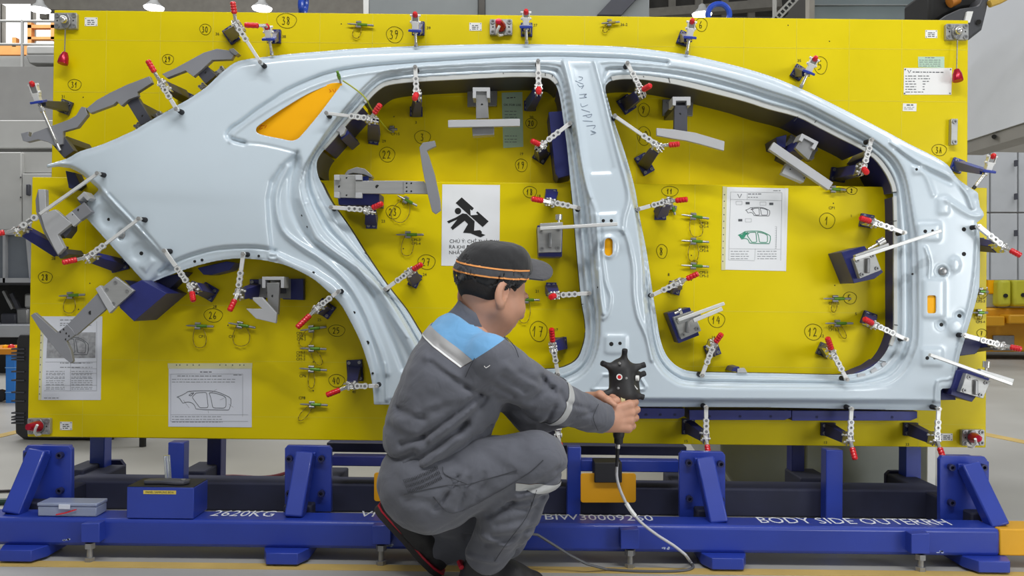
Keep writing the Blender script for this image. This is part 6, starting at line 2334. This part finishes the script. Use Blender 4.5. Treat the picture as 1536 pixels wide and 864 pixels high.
q0 = Vector((at(246, 722, 2.54).x, 2.545, zl))
mb.loft([q0 + Vector((x * 1.1, y * 1.5, .001)) for x, y in A], [q0 + Vector((x * 1.1, y * 1.5, .012)) for x, y in A])
obj('tool_body', mb, MT['slate'], tl, bevel=.003)
obj('tool_screw', MB().cyl(q0 + Vector((.058, -.004, .012)), q0 + Vector((.058, -.004, .015)), .007), MT['steel'], tl)
CLEAR = mat('clear_plastic', 'e8eef4', .12, var=.0, trans=.75)
tb = thing('clear_tube', 'clear plastic tube standing on the blue box behind the hand tool', 'tube', (at(251, 716, 2.6).x, 2.60, zl))
q1 = Vector((at(251, 716, 2.60).x, 2.603, zl))
obj('tube_wall', MB().cyl(q1 + Vector((.002, 0, .001)), q1 + Vector((-.004, 0, .074)), .0095, n=14), CLEAR, tb)
pc = thing('plastic_case', 'small clear plastic case with a hinged lid at the left end of the front beam', 'case', (at(102, 770, 2.53).x, 2.53, zt))
x0, x1 = at(55, 760, 2.515).x, at(145, 760, 2.515).x
z0, z1, z2 = zt + .001, zt + .030, zt + .041
CLR2 = mat('frosted_plastic', 'b4bfdc', .25, var=.03, trans=.45)
obj('tray', MB().box(((x0 + x1) / 2, 2.55, (z0 + z1) / 2), (x1 - x0 - .004, .066, z1 - z0)), CLR2, pc, bevel=.003)
obj('case_lid', MB().box(((x0 + x1) / 2, 2.55, (z1 + z2) / 2 + .0005), (x1 - x0, .070, z2 - z1 - .001)), CLR2, pc, bevel=.003)
obj('latch', MB().box((at(96, 752, 2.51).x, 2.513, z1 + .001), (.034, .004, .014)), mat('latch_plastic', 'd4d8e6', .4, var=.03), pc, bevel=.001)
mb = MB()
mb.tube([Vector((x0 + .06, 2.512, z0 + .006)), Vector((x0 + .09, 2.512, z0 + .012)), Vector((x0 + .12, 2.512, z0 + .022))], .002, 5)
obj('red_wire', mb, MT['red'], pc)
# ------------------------------------------------------------------ the hall
FLOORM = mat('worn_concrete', 'b0aea8', .42, var=.10, vscale=1.6, bump=.05, bscale=30, rvar=.1)
fl_ = struct(obj('floor', MB().box((0, 12, -.05), (60, 44, .1)), FLOORM, smooth=0))
YEL = mat('worn_floor_paint', 'c9ab62', .6, var=.12, vscale=6)
a, b = atz(-60, 852, 0), atz(760, 861, 0)
obj('floor_line', MB().box(((-4 + 3.0) / 2, 2.455, .0012), (7.2, .05, .002)), YEL, fl_, smooth=0)
p0, p1 = atz(1380, 632, 0), atz(1640, 684, 0)
obj('floor_line', MB().bar(p0 + Vector((0, 0, .0012)), p1 + Vector((0, 0, .0012)), .10, .002, (0, 0, 1)), YEL, fl_, smooth=0)
p0, p1 = atz(-60, 668, 0), atz(60, 640, 0)
obj('floor_line', MB().bar(p0 + Vector((0, 0, .0012)), p1 + Vector((0, 0, .0012)), .08, .002, (0, 0, 1)), YEL, fl_, smooth=0)
WALLM = mat('dull_hall_wall', '8f8b86', .8, var=.1, vscale=.5)
struct(obj('wall_back', MB().box((4, 26, 6), (52, .2, 12)), WALLM, smooth=0))
struct(obj('wall_left', MB().box((-19.5, 16, 6), (.2, 20, 12)), mat('light_hall_wall', 'c9c9c6', .8, var=.05), smooth=0))
struct(obj('wall_right', MB().box((17.5, 17, 4), (.2, 18, 8)), mat('light_hall_wall_right', 'c4c6c8', .8, var=.05), smooth=0))
WIN = mat('bright_window', 'ffffff', .5, var=0, emit=1.5)
DARKT = mat('dark_roof_steel', '55524e', .7, var=.15)
LIGHTT = mat('roof_steel', '9a958c', .7, var=.1)


def pbox(mb, x0, y0, x1, y1, Y, dY):
    mb.pprism([(x0, y0), (x1, y0), (x1, y1), (x0, y1)], Y, Y + dY)
    return mb


w_ = struct(obj('window_1', pbox(MB(), -160, 6, 84, 70, 25.2, .1), WIN, smooth=0))
for x in (-60, 0, 46):
    obj('window_frame', pbox(MB(), x, 6, x + 3, 70, 25.0, .2), LIGHTT, w_, smooth=0)
# roof girders seen over the top of the board
for i, (lab, pts_, wd) in enumerate((('long pale roof girder above the left of the board', [(60, 6), (560, 13)], .35), ('brown roof girder at the very top, above the lamps', [(150, -6), (560, -2)], .5), ('dark slanting roof strut above the upper left ball mount', [(140, -16), (186, 30)], .22),
                                     ('grey roof girder behind the blue lifting ring', [(970, 22), (1170, 6)], .22), ('dark roof girder at the top behind the blue lifting ring', [(960, -4), (1180, -2)], .9))):
    t = thing('roof_girder', lab, 'girder', at(*pts_[0], 20 + i * .6), 'girders under the hall roof')
    a, b = at(*pts_[0], 20 + i * .6), at(*pts_[1], 20 + i * .6)
    obj('beam', MB().bar(a, b, wd, .3), DARKT if i in (2, 4, 1) else LIGHTT, t, smooth=0)
    mb = MB()
    for k in range(6):
        q = a.lerp(b, k / 5.)
        obj('web_plate', MB().box(q + Vector((0, .2, .5)), (.18, .1, 1.6)), LIGHTT if i != 4 else DARKT, t, smooth=0)
LAMPW = mat('lamp_glow', 'ffffff', .5, var=0, emit=6)
for lab, x, y in (('glowing bell lamp above the written number 30', 231, 11), ('glowing bell lamp left of the written number 38', 393, 12), ('glowing bell lamp beside the blue lifting ring', 1053, 21), ('glowing bell lamp at the far upper left corner', 60, 14)):
    p = at(x, y, 18)
    t = thing('hanging_lamp', lab, 'lamp', p, 'bell lamps under the hall roof')
    obj('shade', MB().lathe(p + Vector((0, 0, .22)), (0, 0, -1), [(0, .03), (.03, .07), (.1, .09), (.22, .22), (.225, .2)], 16), MT['white'], t)
    obj('bulb', MB().lathe(p + Vector((0, 0, -.002)), (0, 0, -1), [(0, .21), (.03, .20), (.06, .1)], 16), LAMPW, t)
    obj('cord', MB().cyl(p + Vector((0, 0, .22)), p + Vector((0, 0, 3)), .02, n=6), LIGHTT, t)

# grey housing behind the top of the board
HG = mat('grey_housing', '8b9092', .55, var=.04)
t = thing('machine_housing', 'large plain grey housing behind the middle of the top edge, with a dark slanting stripe', 'machine', at(760, 30, 7.0))
for x0, x1 in ((553, 718), (727, 974)):
    obj('panel', pbox(MB(), x0, -60, x1, 60, 7.0, .1), HG, t, bevel=.01)
obj('post', pbox(MB(), 718, -60, 727, 60, 6.98, .14), DARKT, t, smooth=0)
obj('slanting_stripe', MB().pprism([(896, 22), (932, 22), (975, -24), (939, -24)], 6.96, 7.0), MT['slate'], t, smooth=0)
obj('rail', pbox(MB(), 545, -60, 553, 60, 7.0, .1), MT['white'], t, smooth=0)
# rack and glazed cabin to the right of it
t = thing('slotted_rack', 'pale slotted steel rack strut slanting above the board, left of the glazed cabin', 'rack', at(1180, 20, 6.5))
RK = mat('pale_rack_steel', 'b4b3ae', .5, metal=.2, var=.05)
a, b = at(1160, 32, 6.5), at(1206, -16, 6.5)
obj('strut', MB().bar(a, b, .055, .04), RK, t, smooth=0)
obj('upright', pbox(MB(), 1161, -20, 1165, 40, 6.6, .04), RK, t, smooth=0)
mb = MB()
for k in range(9):
    q = a.lerp(b, (k + .5) / 9)
    obj('slot', MB().bar(q - (b - a).normalized() * .012 + Vector((0, -.021, 0)), q + (b - a).normalized() * .012 + Vector((0, -.021, 0)), .025, .002), MT['black'], t, smooth=0)
t = thing('glazed_cabin', 'grey glazed cabin with a white frame above the board, left of the black robot cover', 'cabin', at(1300, 30, 6.0))
obj('pane', pbox(MB(), 1222, -50, 1386, 50, 6.05, .03), mat('grey_glass', '7f8a8c', .15, var=.08, vscale=2, coat=.4), t, smooth=0)
obj('frame_post', pbox(MB(), 1386, -50, 1394, 50, 6.0, .08), MT['white'], t, smooth=0)
obj('frame_post', pbox(MB(), 1214, -50, 1222, 50, 6.0, .08), LIGHTT, t, smooth=0)
for y in (6, -18):
    obj('glazing_bar', pbox(MB(), 1222, y, 1386, y + 1.6, 6.03, .02), HG, t, smooth=0)
# black robot cover at the upper right
t = thing('robot_cover', 'charcoal cover of a robot arm rising behind the upper right corner of the board', 'robot', at(1445, 40, 4.0))
obj('shell', MB().pprism([(1405, 34), (1420, 22), (1442, 12), (1470, 8), (1478, -10), (1486, -10), (1481, 16), (1474, 44), (1456, 58), (1440, 70), (1400, 60)], 4.0, 4.25), mat('charcoal_plastic', '47484c', .45, var=.08), t, bevel=.02)
obj('dark_core', MB().pprism([(1394, -20), (1482, -20), (1478, 10), (1444, 14), (1418, 25), (1394, 40)], 4.12, 4.4), MT['black'], t, bevel=.02)
obj('tag', MB().pprism([(1451, 17), (1460, 17), (1455, 34), (1447, 33)], 3.985, 4.0), MT['white'], t, smooth=0)
obj('orange_part', MB().cyl(at(1424, 3, 4.08), at(1436, -3, 4.08), .03), mat('orange_hose', 'c0782a', .5, var=.1), t)
obj('edge_trim', MB().tube([at(1484, 6, 3.99), at(1498, 1, 3.99), at(1515, -8, 3.99)], .018, 8), mat('ochre_hose', 'c9a544', .5, var=.1), t)
obj('screw', MB().cyl(at(1468, 33, 4.0), at(1468, 33, 3.985), .012), MT['black'], t)
# white enclosure at the right, coming towards the camera
WEN = mat('white_enclosure', 'd3d6db', .5, var=.02)
t = thing('white_enclosure', 'tall white machine enclosure overhanging at the upper right, beyond the board', 'enclosure', at(1490, 200, 4.6))
pA, pB = at(1440, 217, 4.9), at(1700, 112, 3.6)
zlo = at(1452, 212, 4.85).z
vA, vB = Vector((pA.x, pA.y, 0)), Vector((pB.x, pB.y, 0))
nrm = Vector((vB.y - vA.y, -(vB.x - vA.x), 0)).normalized()
nrm = -nrm if nrm.y < 0 else nrm
mk = lambda z0, z1, o0, o1: MB().loft([vA + nrm * o0 + Vector((0, 0, z0)), vB + nrm * o0 + Vector((0, 0, z0)), vB + nrm * o0 + Vector((0, 0, z1)), vA + nrm * o0 + Vector((0, 0, z1))],
                                      [vA + nrm * o1 + Vector((0, 0, z0)), vB + nrm * o1 + Vector((0, 0, z0)), vB + nrm * o1 + Vector((0, 0, z1)), vA + nrm * o1 + Vector((0, 0, z1))])
obj('panel', mk(zlo, 3.6, 0, .1), WEN, t, smooth=0)
obj('bottom_rail', mk(zlo - .07, zlo, .01, .14), mat('dark_grey_rail', '8d8a84', .6, var=.08), t, smooth=0)  # rail in its own dark grey
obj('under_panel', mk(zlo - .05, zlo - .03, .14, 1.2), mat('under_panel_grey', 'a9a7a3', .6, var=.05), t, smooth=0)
obj('rail_bolt', MB().cyl(at(1491, 205, 4.6), at(1491, 205, 4.55), .012), MT['black'], t)
t = thing('panel_partition', 'pale grey partition of upright panels behind the front pillar, under the white enclosure', 'partition', at(1500, 450, 9.5))
WP = mat('pale_partition', 'b9bcc0', .6, var=.04)
for k, (x0, x1) in enumerate(((1380, 1484), (1486, 1526), (1528, 1640))):
    for y0, y1 in ((150, 318), (320, 420)):
        obj('panel', pbox(MB(), x0, y0, x1, y1, 9.5 + .02 * k, .05), WP, t, bevel=.006)
for y in (240, 290, 345):
    obj('hinge', pbox(MB(), 1524, y, 1527, y + 9, 9.46, .04), MT['slate'], t, smooth=0)
# yellow machinery far right
YG = mat('lemon_machine_paint', 'c3bf33', .5, var=.12, vscale=2)
OG = mat('orange_yellow_machine', 'd69a14', .5, var=.1, vscale=2)
t = thing('yellow_machine', 'yellow machine with rounded blocks on an orange-yellow base, beyond the right edge', 'machine', at(1510, 528, 12))
for x0, y0, x1, y1 in ((1470, 345, 1497, 372), (1500, 342, 1532, 372), (1534, 345, 1570, 380), (1499, 419, 1518, 460), (1520, 417, 1550, 460)):
    obj('block', pbox(MB(), x0, y0, x1, y1, 11.7, .5), YG, t, bevel=.05, seg=3)
    c_ = ((x0 + x1) / 2, (y0 + y1) / 2 + 4)
    obj('port', MB().cyl(at(*c_, 11.72), at(*c_, 11.68), .03), MT['black'], t)
obj('dark_frame', pbox(MB(), 1440, 360, 1640, 440, 12.3, .3), MT['rubber'], t, smooth=0)
for x0, y0, x1, y1, m in ((1488, 401, 1512, 410, 'redcap'), (1486, 386, 1506, 402, 'slate'), (1509, 380, 1516, 404, 'steel'), (1477, 430, 1498, 462, 'alu'), (1483, 412, 1492, 441, 'amber'), (1500, 404, 1520, 418, 'alu'), (1525, 374, 1545, 412, 'slate')):
    obj('fitting', pbox(MB(), x0, y0, x1, y1, 11.9 - .02 * (x0 % 5), .2), MT[m], t, bevel=.02)
obj('base', pbox(MB(), 1440, 462, 1640, 528, 11.8, 1.2), OG, t, bevel=.03)
obj('base_beam', pbox(MB(), 1440, 474, 1508, 490, 11.6, .2), OG, t, bevel=.02)
obj('base_beam', pbox(MB(), 1514, 472, 1640, 486, 11.55, .25), OG, t, bevel=.02)
obj('recess', pbox(MB(), 1490, 503, 1522, 526, 11.77, .03), MT['steel'], t, bevel=.01)

# ---- left side
CW = mat('pale_platform_steel', 'b6b6b3', .6, var=.05)
t = thing('raised_walkway', 'pale raised walkway with a tube railing, at the upper left beyond the board', 'walkway', at(20, 112, 10))
obj('deck', pbox(MB(), -120, 111, 110, 117, 10, 1.5), mat('deck_edge', '7d7c7a', .6, var=.1), t, smooth=0)
obj('kick_plate', pbox(MB(), -120, 84, 110, 111, 10.1, .05), CW, t, smooth=0)
for x in (-60, 33.5, 120):
    obj('railing_post', MB().cyl(at(x, 30, 9.98), at(x, 112, 9.98), .018), CW, t)
for y in (31, 66):
    obj('handrail', MB().cyl(at(-120, y, 9.98), at(110, y + 1, 9.98), .016), CW, t)
obj('side_box', pbox(MB(), 39, 68, 110, 82, 9.9, .6), CW, t, bevel=.02)
obj('side_box', MB().pprism([(38, 82), (110, 82), (110, 96), (44, 95)], 9.9, 10.4), mat('grey_box_side', '8f8f8d', .6, var=.05), t, bevel=.01)
obj('bracket', MB().pprism([(6, 117), (40, 117), (37, 147), (30, 147)], 10.1, 10.16), mat('bracket_grey', '8f8f90', .6, var=.08), t, smooth=0)
obj('pipe', MB().cyl(at(44, 124, 10.2), at(110, 124, 10.2), .06), LIGHTT, t)
t = thing('orange_frame', 'pale orange steel frame standing behind the walkway railing', 'frame', at(60, 66, 14))
OF = mat('pale_orange_paint', 'f0a560', .6, var=.1)
for x0, y0, x1, y1 in ((41, 33, 47, 66), (76, 33, 82, 60), (41, 37, 82, 42), (-40, 66, 42, 82), (18, 56, 24, 70), (41, 55, 82, 59)):
    obj('member', pbox(MB(), x0, y0, x1, y1, 14, .1), OF, t, smooth=0)
WPN = mat('pale_cabin_wall', 'c3c3c0', .6, var=.03)
t = thing('pale_cabin', 'pale grey cabin wall with stepped bands, left of the board below the walkway', 'cabin', at(40, 335, 8.5))
obj('band', pbox(MB(), -160, 100, 120, 181, 9.0, .2), mat('mid_grey_band', '9d9c9a', .7, var=.04), t, smooth=0)
obj('band', pbox(MB(), -160, 180, 120, 222, 8.7, .2), WPN, t, bevel=.01)
obj('band', pbox(MB(), -160, 221, 120, 228, 8.78, .1), mat('shadow_line_grey', '8b8a88', .7, var=.04), t, smooth=0)  # shadow line below the upper band, put into the colour as a darker strip
obj('door_panel', pbox(MB(), -160, 228, 32, 345, 8.6, .2), WPN, t, bevel=.01)
obj('door_panel', pbox(MB(), 33, 260, 120, 345, 8.6, .2), WPN, t, bevel=.01)
obj('upper_strip', pbox(MB(), 33, 228, 120, 259, 8.65, .2), WPN, t, smooth=0)
obj('lock', pbox(MB(), 38.5, 276, 43, 293, 8.55, .05), MT['slate'], t, bevel=.01)
mb = MB()
for x, y in ((31, 266), (31, 296), (37, 355)):
    obj('rivet', MB().cyl(at(x, y, 8.6), at(x, y, 8.57), .008), MT['slate'], t)
t = thing('press_machine', 'dark machine with a framed grey window above open black machinery, at the left edge', 'machine', at(20, 515, 8))
FRM = mat('machine_frame_grey', '9c9ea2', .5, var=.06)
obj('window_pane', pbox(MB(), -80, 352, 60, 420, 8.1, .04), mat('dusty_pane', '6c727a', .25, var=.1, vscale=3), t, smooth=0)
for x0, y0, x1, y1 in ((4, 350, 7.5, 424), (-90, 417, 62, 424), (-90, 345, 62, 352)):
    obj('window_frame', pbox(MB(), x0, y0, x1, y1, 8.05, .1), FRM, t, smooth=0)
obj('window_frame', MB().pprism([(38, 352), (41, 352), (47, 400), (44, 420)], 8.05, 8.15), FRM, t, smooth=0)
obj('dark_recess', pbox(MB(), -90, 424, 62, 490, 8.8, .1), MT['black'], t, smooth=0)
obj('recess_roof', pbox(MB(), -90, 424, 62, 427, 8.05, .8), MT['rubber'], t, smooth=0)
for x0, y0, x1, y1, m in ((24, 462, 42, 487, 'steel'), (36, 440, 48, 462, 'alu'), (0, 470, 24, 488, 'slate'), (28, 472, 34, 484, 'alu')):
    obj('machine_part', pbox(MB(), x0, y0, x1, y1, 8.3, .2), MT[m], t, bevel=.02)
obj('machine_arm', MB().bar(at(6, 436, 8.4), at(20, 464, 8.4), .03, .04), MT['steel'], t, bevel=.005)
obj('machine_arm', MB().bar(at(18, 440, 8.4), at(34, 476, 8.4), .04, .04), MT['slate'], t, bevel=.005)
obj('ledge', pbox(MB(), -90, 487, 62, 506, 7.95, 1.0), FRM, t, bevel=.01)
obj('skirt', pbox(MB(), -90, 506, 62, 560, 8.2, .5), MT['black'], t, smooth=0)
CBL = mat('cart_blue', '2a7bd0', .45, var=.05)
t = thing('blue_cart', 'bright blue cart with an orange tray of small parts, behind the black case', 'cart', (at(10, 610, 6.0).x, 6.1, 0))
for x0, y0, x1, y1 in ((8, 530, 23, 606), (-60, 530, -52, 606)):
    obj('post', pbox(MB(), x0, y0, x1, y1, 6.0, .08), CBL, t, bevel=.006)
for y in (551, 588):
    obj('post_joint', pbox(MB(), 7.5, y, 23.5, y + 1.2, 5.995, .09), mat('pale_blue_joint', '7fb2e6', .5, var=.03), t, smooth=0)
obj('base_rail', pbox(MB(), -60, 606, 24, 615, 5.98, .5), CBL, t, bevel=.006)
obj('tray', pbox(MB(), -60, 523, 40, 532, 5.98, .5), mat('tray_orange', 'd88a18', .5, var=.05), t, bevel=.006)
for x, r_, m in ((8, .02, 'amber'), (17, .024, 'red'), (27, .02, 'amber'), (22, .016, 'red'), (-5, .022, 'amber')):
    obj('small_part', MB().ball(at(x, 521, 6.1), r_, 8, 6), MT[m], t)
for x in (4, -50):
    obj('caster', MB().cyl(Vector((at(x, 620, 6.1).x, 6.05, .045)), Vector((at(x, 620, 6.1).x, 6.09, .045)), .044), MT['rubber'], t)
BKC = mat('black_case_plastic', '29292b', .5, var=.1)
t = thing('black_case', 'tall ribbed black hard case standing on edge behind the left end of the board', 'case', (at(60, 668, 4.5).x, 4.6, 0))
pl_ = [(28, 511), (150, 511), (158, 520), (158, 660), (150, 669), (34, 669), (22, 660), (21, 610), (24, 520)]
A = [at(x, y, 4.5) for x, y in pl_]
dz_ = min(p.z for p in A)
A = [Vector((p.x, p.y, p.z - dz_ + .004)) for p in A]
obj('shell', MB().loft(A, [p + Vector((0, .2, 0)) for p in A]), BKC, t, bevel=.012)
for y in (532, 538, 544, 548, 566, 579, 597, 610, 628, 634, 638, 643):
    p = at(22, y, 4.5)
    obj('rib', MB().box((p.x + .02, 4.6, p.z - dz_), (.07, .215, .008)), MT['slate'], t, smooth=0)
obj('carry_handle', MB().tube([at(32, 513, 4.6), at(36, 507, 4.6), at(60, 507, 4.6), at(64, 513, 4.6)], .010, 8), BKC, t)
# things seen under the board
t = thing('work_stand', 'low stand with thin steel legs and black rubber feet, under the board', 'stand', (at(190, 675, 4.4).x, 4.5, 0))
xs_ = at(166, 670, 4.55).x, at(214, 670, 4.35).x
for x, y in ((xs_[0], 4.55), (xs_[1], 4.35), (xs_[0] + .05, 5.0), (xs_[1] + .05, 4.8)):
    obj('leg', MB().cyl((x, y, .05), (x, y, .62), .012), MT['alu'], t)
    obj('rubber_foot', MB().cyl((x, y, .001), (x, y, .052), .017), MT['rubber'], t)
obj('stand_top', MB().box(((xs_[0] + xs_[1]) / 2 + .02, 4.68, .64), (.36, .8, .04)), MT['slate'], t, bevel=.004)
GG = mat('grey_green_sheet', '7c817c', .4, var=.08, vscale=2, coat=.2)
t = thing('grey_cabinet', 'grey-green sheet metal cabinet standing behind the frame, seen under the right half of the board', 'cabinet', (at(1220, 735, 3.42).x, 3.7, 0))
x0, x1 = at(1092, 700, 3.42).x, at(1370, 700, 3.42).x
xm = at(1204, 700, 3.42).x
obj('side_panel', MB().loft([Vector((x0 - .03, 3.42, .9)), Vector((xm, 3.42, .9)), Vector((xm, 3.42, .02)), Vector((x0 + .04, 3.42, .02)), Vector((x0 - .03, 3.42, .12))],
                            [Vector((x0 - .03, 4.1, .9)), Vector((xm, 4.1, .9)), Vector((xm, 4.1, .02)), Vector((x0 + .04, 4.1, .02)), Vector((x0 - .03, 4.1, .12))]), GG, t, bevel=.01)
obj('front_panel', MB().box(((xm + x1) / 2 + .005, 3.72, .46), (x1 - xm - .01, .6, .88)), GG, t, bevel=.01)
obj('white_edge', MB().box((at(1388, 690, 3.5).x, 3.5, .46), (.035, .1, .9)), MT['white'], t, bevel=.003)
mb = MB()
for i, (c, col_, pts_) in enumerate((('dark red hose on the floor beyond the frame, behind the blue box', 'hose_red', [(300, 716), (350, 714), (390, 716), (420, 712), (450, 700), (480, 680)]), ('dark green hose on the floor at the far left, below the black case', 'hose_green', [(-30, 754), (10, 752), (60, 750), (110, 748), (150, 742)]),
                                     ('thin black cable on the floor at the far left', 'hose_black', [(-30, 738), (20, 736), (60, 735), (120, 730), (180, 720)]))):
    mm = mat(col_, ('6b1626', '173a34', '2a2020')[i], .5, var=.1)
    t = thing('floor_hose', c, 'hose', atz(*pts_[0], .0))
    r_ = (.007, .012, .006)[i]
    obj('hose_run', MB().tube([atz(x, y, r_ + .001) for x, y in cr(pts_, 4)], r_, 8), mm, t)

# lifting rings on the back of the board
BRG = mat('lifting_ring_blue', '1d46b4', .25, var=.08, coat=.4)
mb = MB()
c_ = at(1078, 22, 3.085)
mb.tube([c_ + Vector((math.cos(a) * .040, 0, math.sin(a) * .040)) for a in np.linspace(0, 2 * math.pi, 28)[:-1]], .0105, 10, True)
obj('lifting_ring', mb, BRG, BOARD, label='blue lifting ring')
c_ = at(455, 5, 3.085)
mb = MB().tube([c_ + Vector((0.004 * math.sin(a), math.cos(a) * .030, math.sin(a) * .040)) for a in np.linspace(0, 2 * math.pi, 24)[:-1]], .012, 10, True)
mb.cyl(c_ + Vector((0, 0, -.04)), c_ + Vector((0, 0, -.08)), .016)
obj('lifting_ring', mb, BRG, BOARD, label='blue lifting ring seen edge on')

# ------------------------------------------------------------------ lettering becomes mesh, one object each
bpy.context.view_layer.update()
dg = bpy.context.evaluated_depsgraph_get()
for o in [o for o in bpy.data.objects if o.type == 'FONT']:
    me = bpy.data.meshes.new_from_object(o.evaluated_get(dg))
    nm, par, mw = o.name, o.parent, (o.location.copy(), o.rotation_euler.copy(), o.scale.copy())
    lbl = o.get('label')
    bpy.data.objects.remove(o)
    n_ = bpy.data.objects.new(nm, me)
    COL.objects.link(n_)
    n_.parent = par
    n_.location, n_.rotation_euler, n_.scale = mw
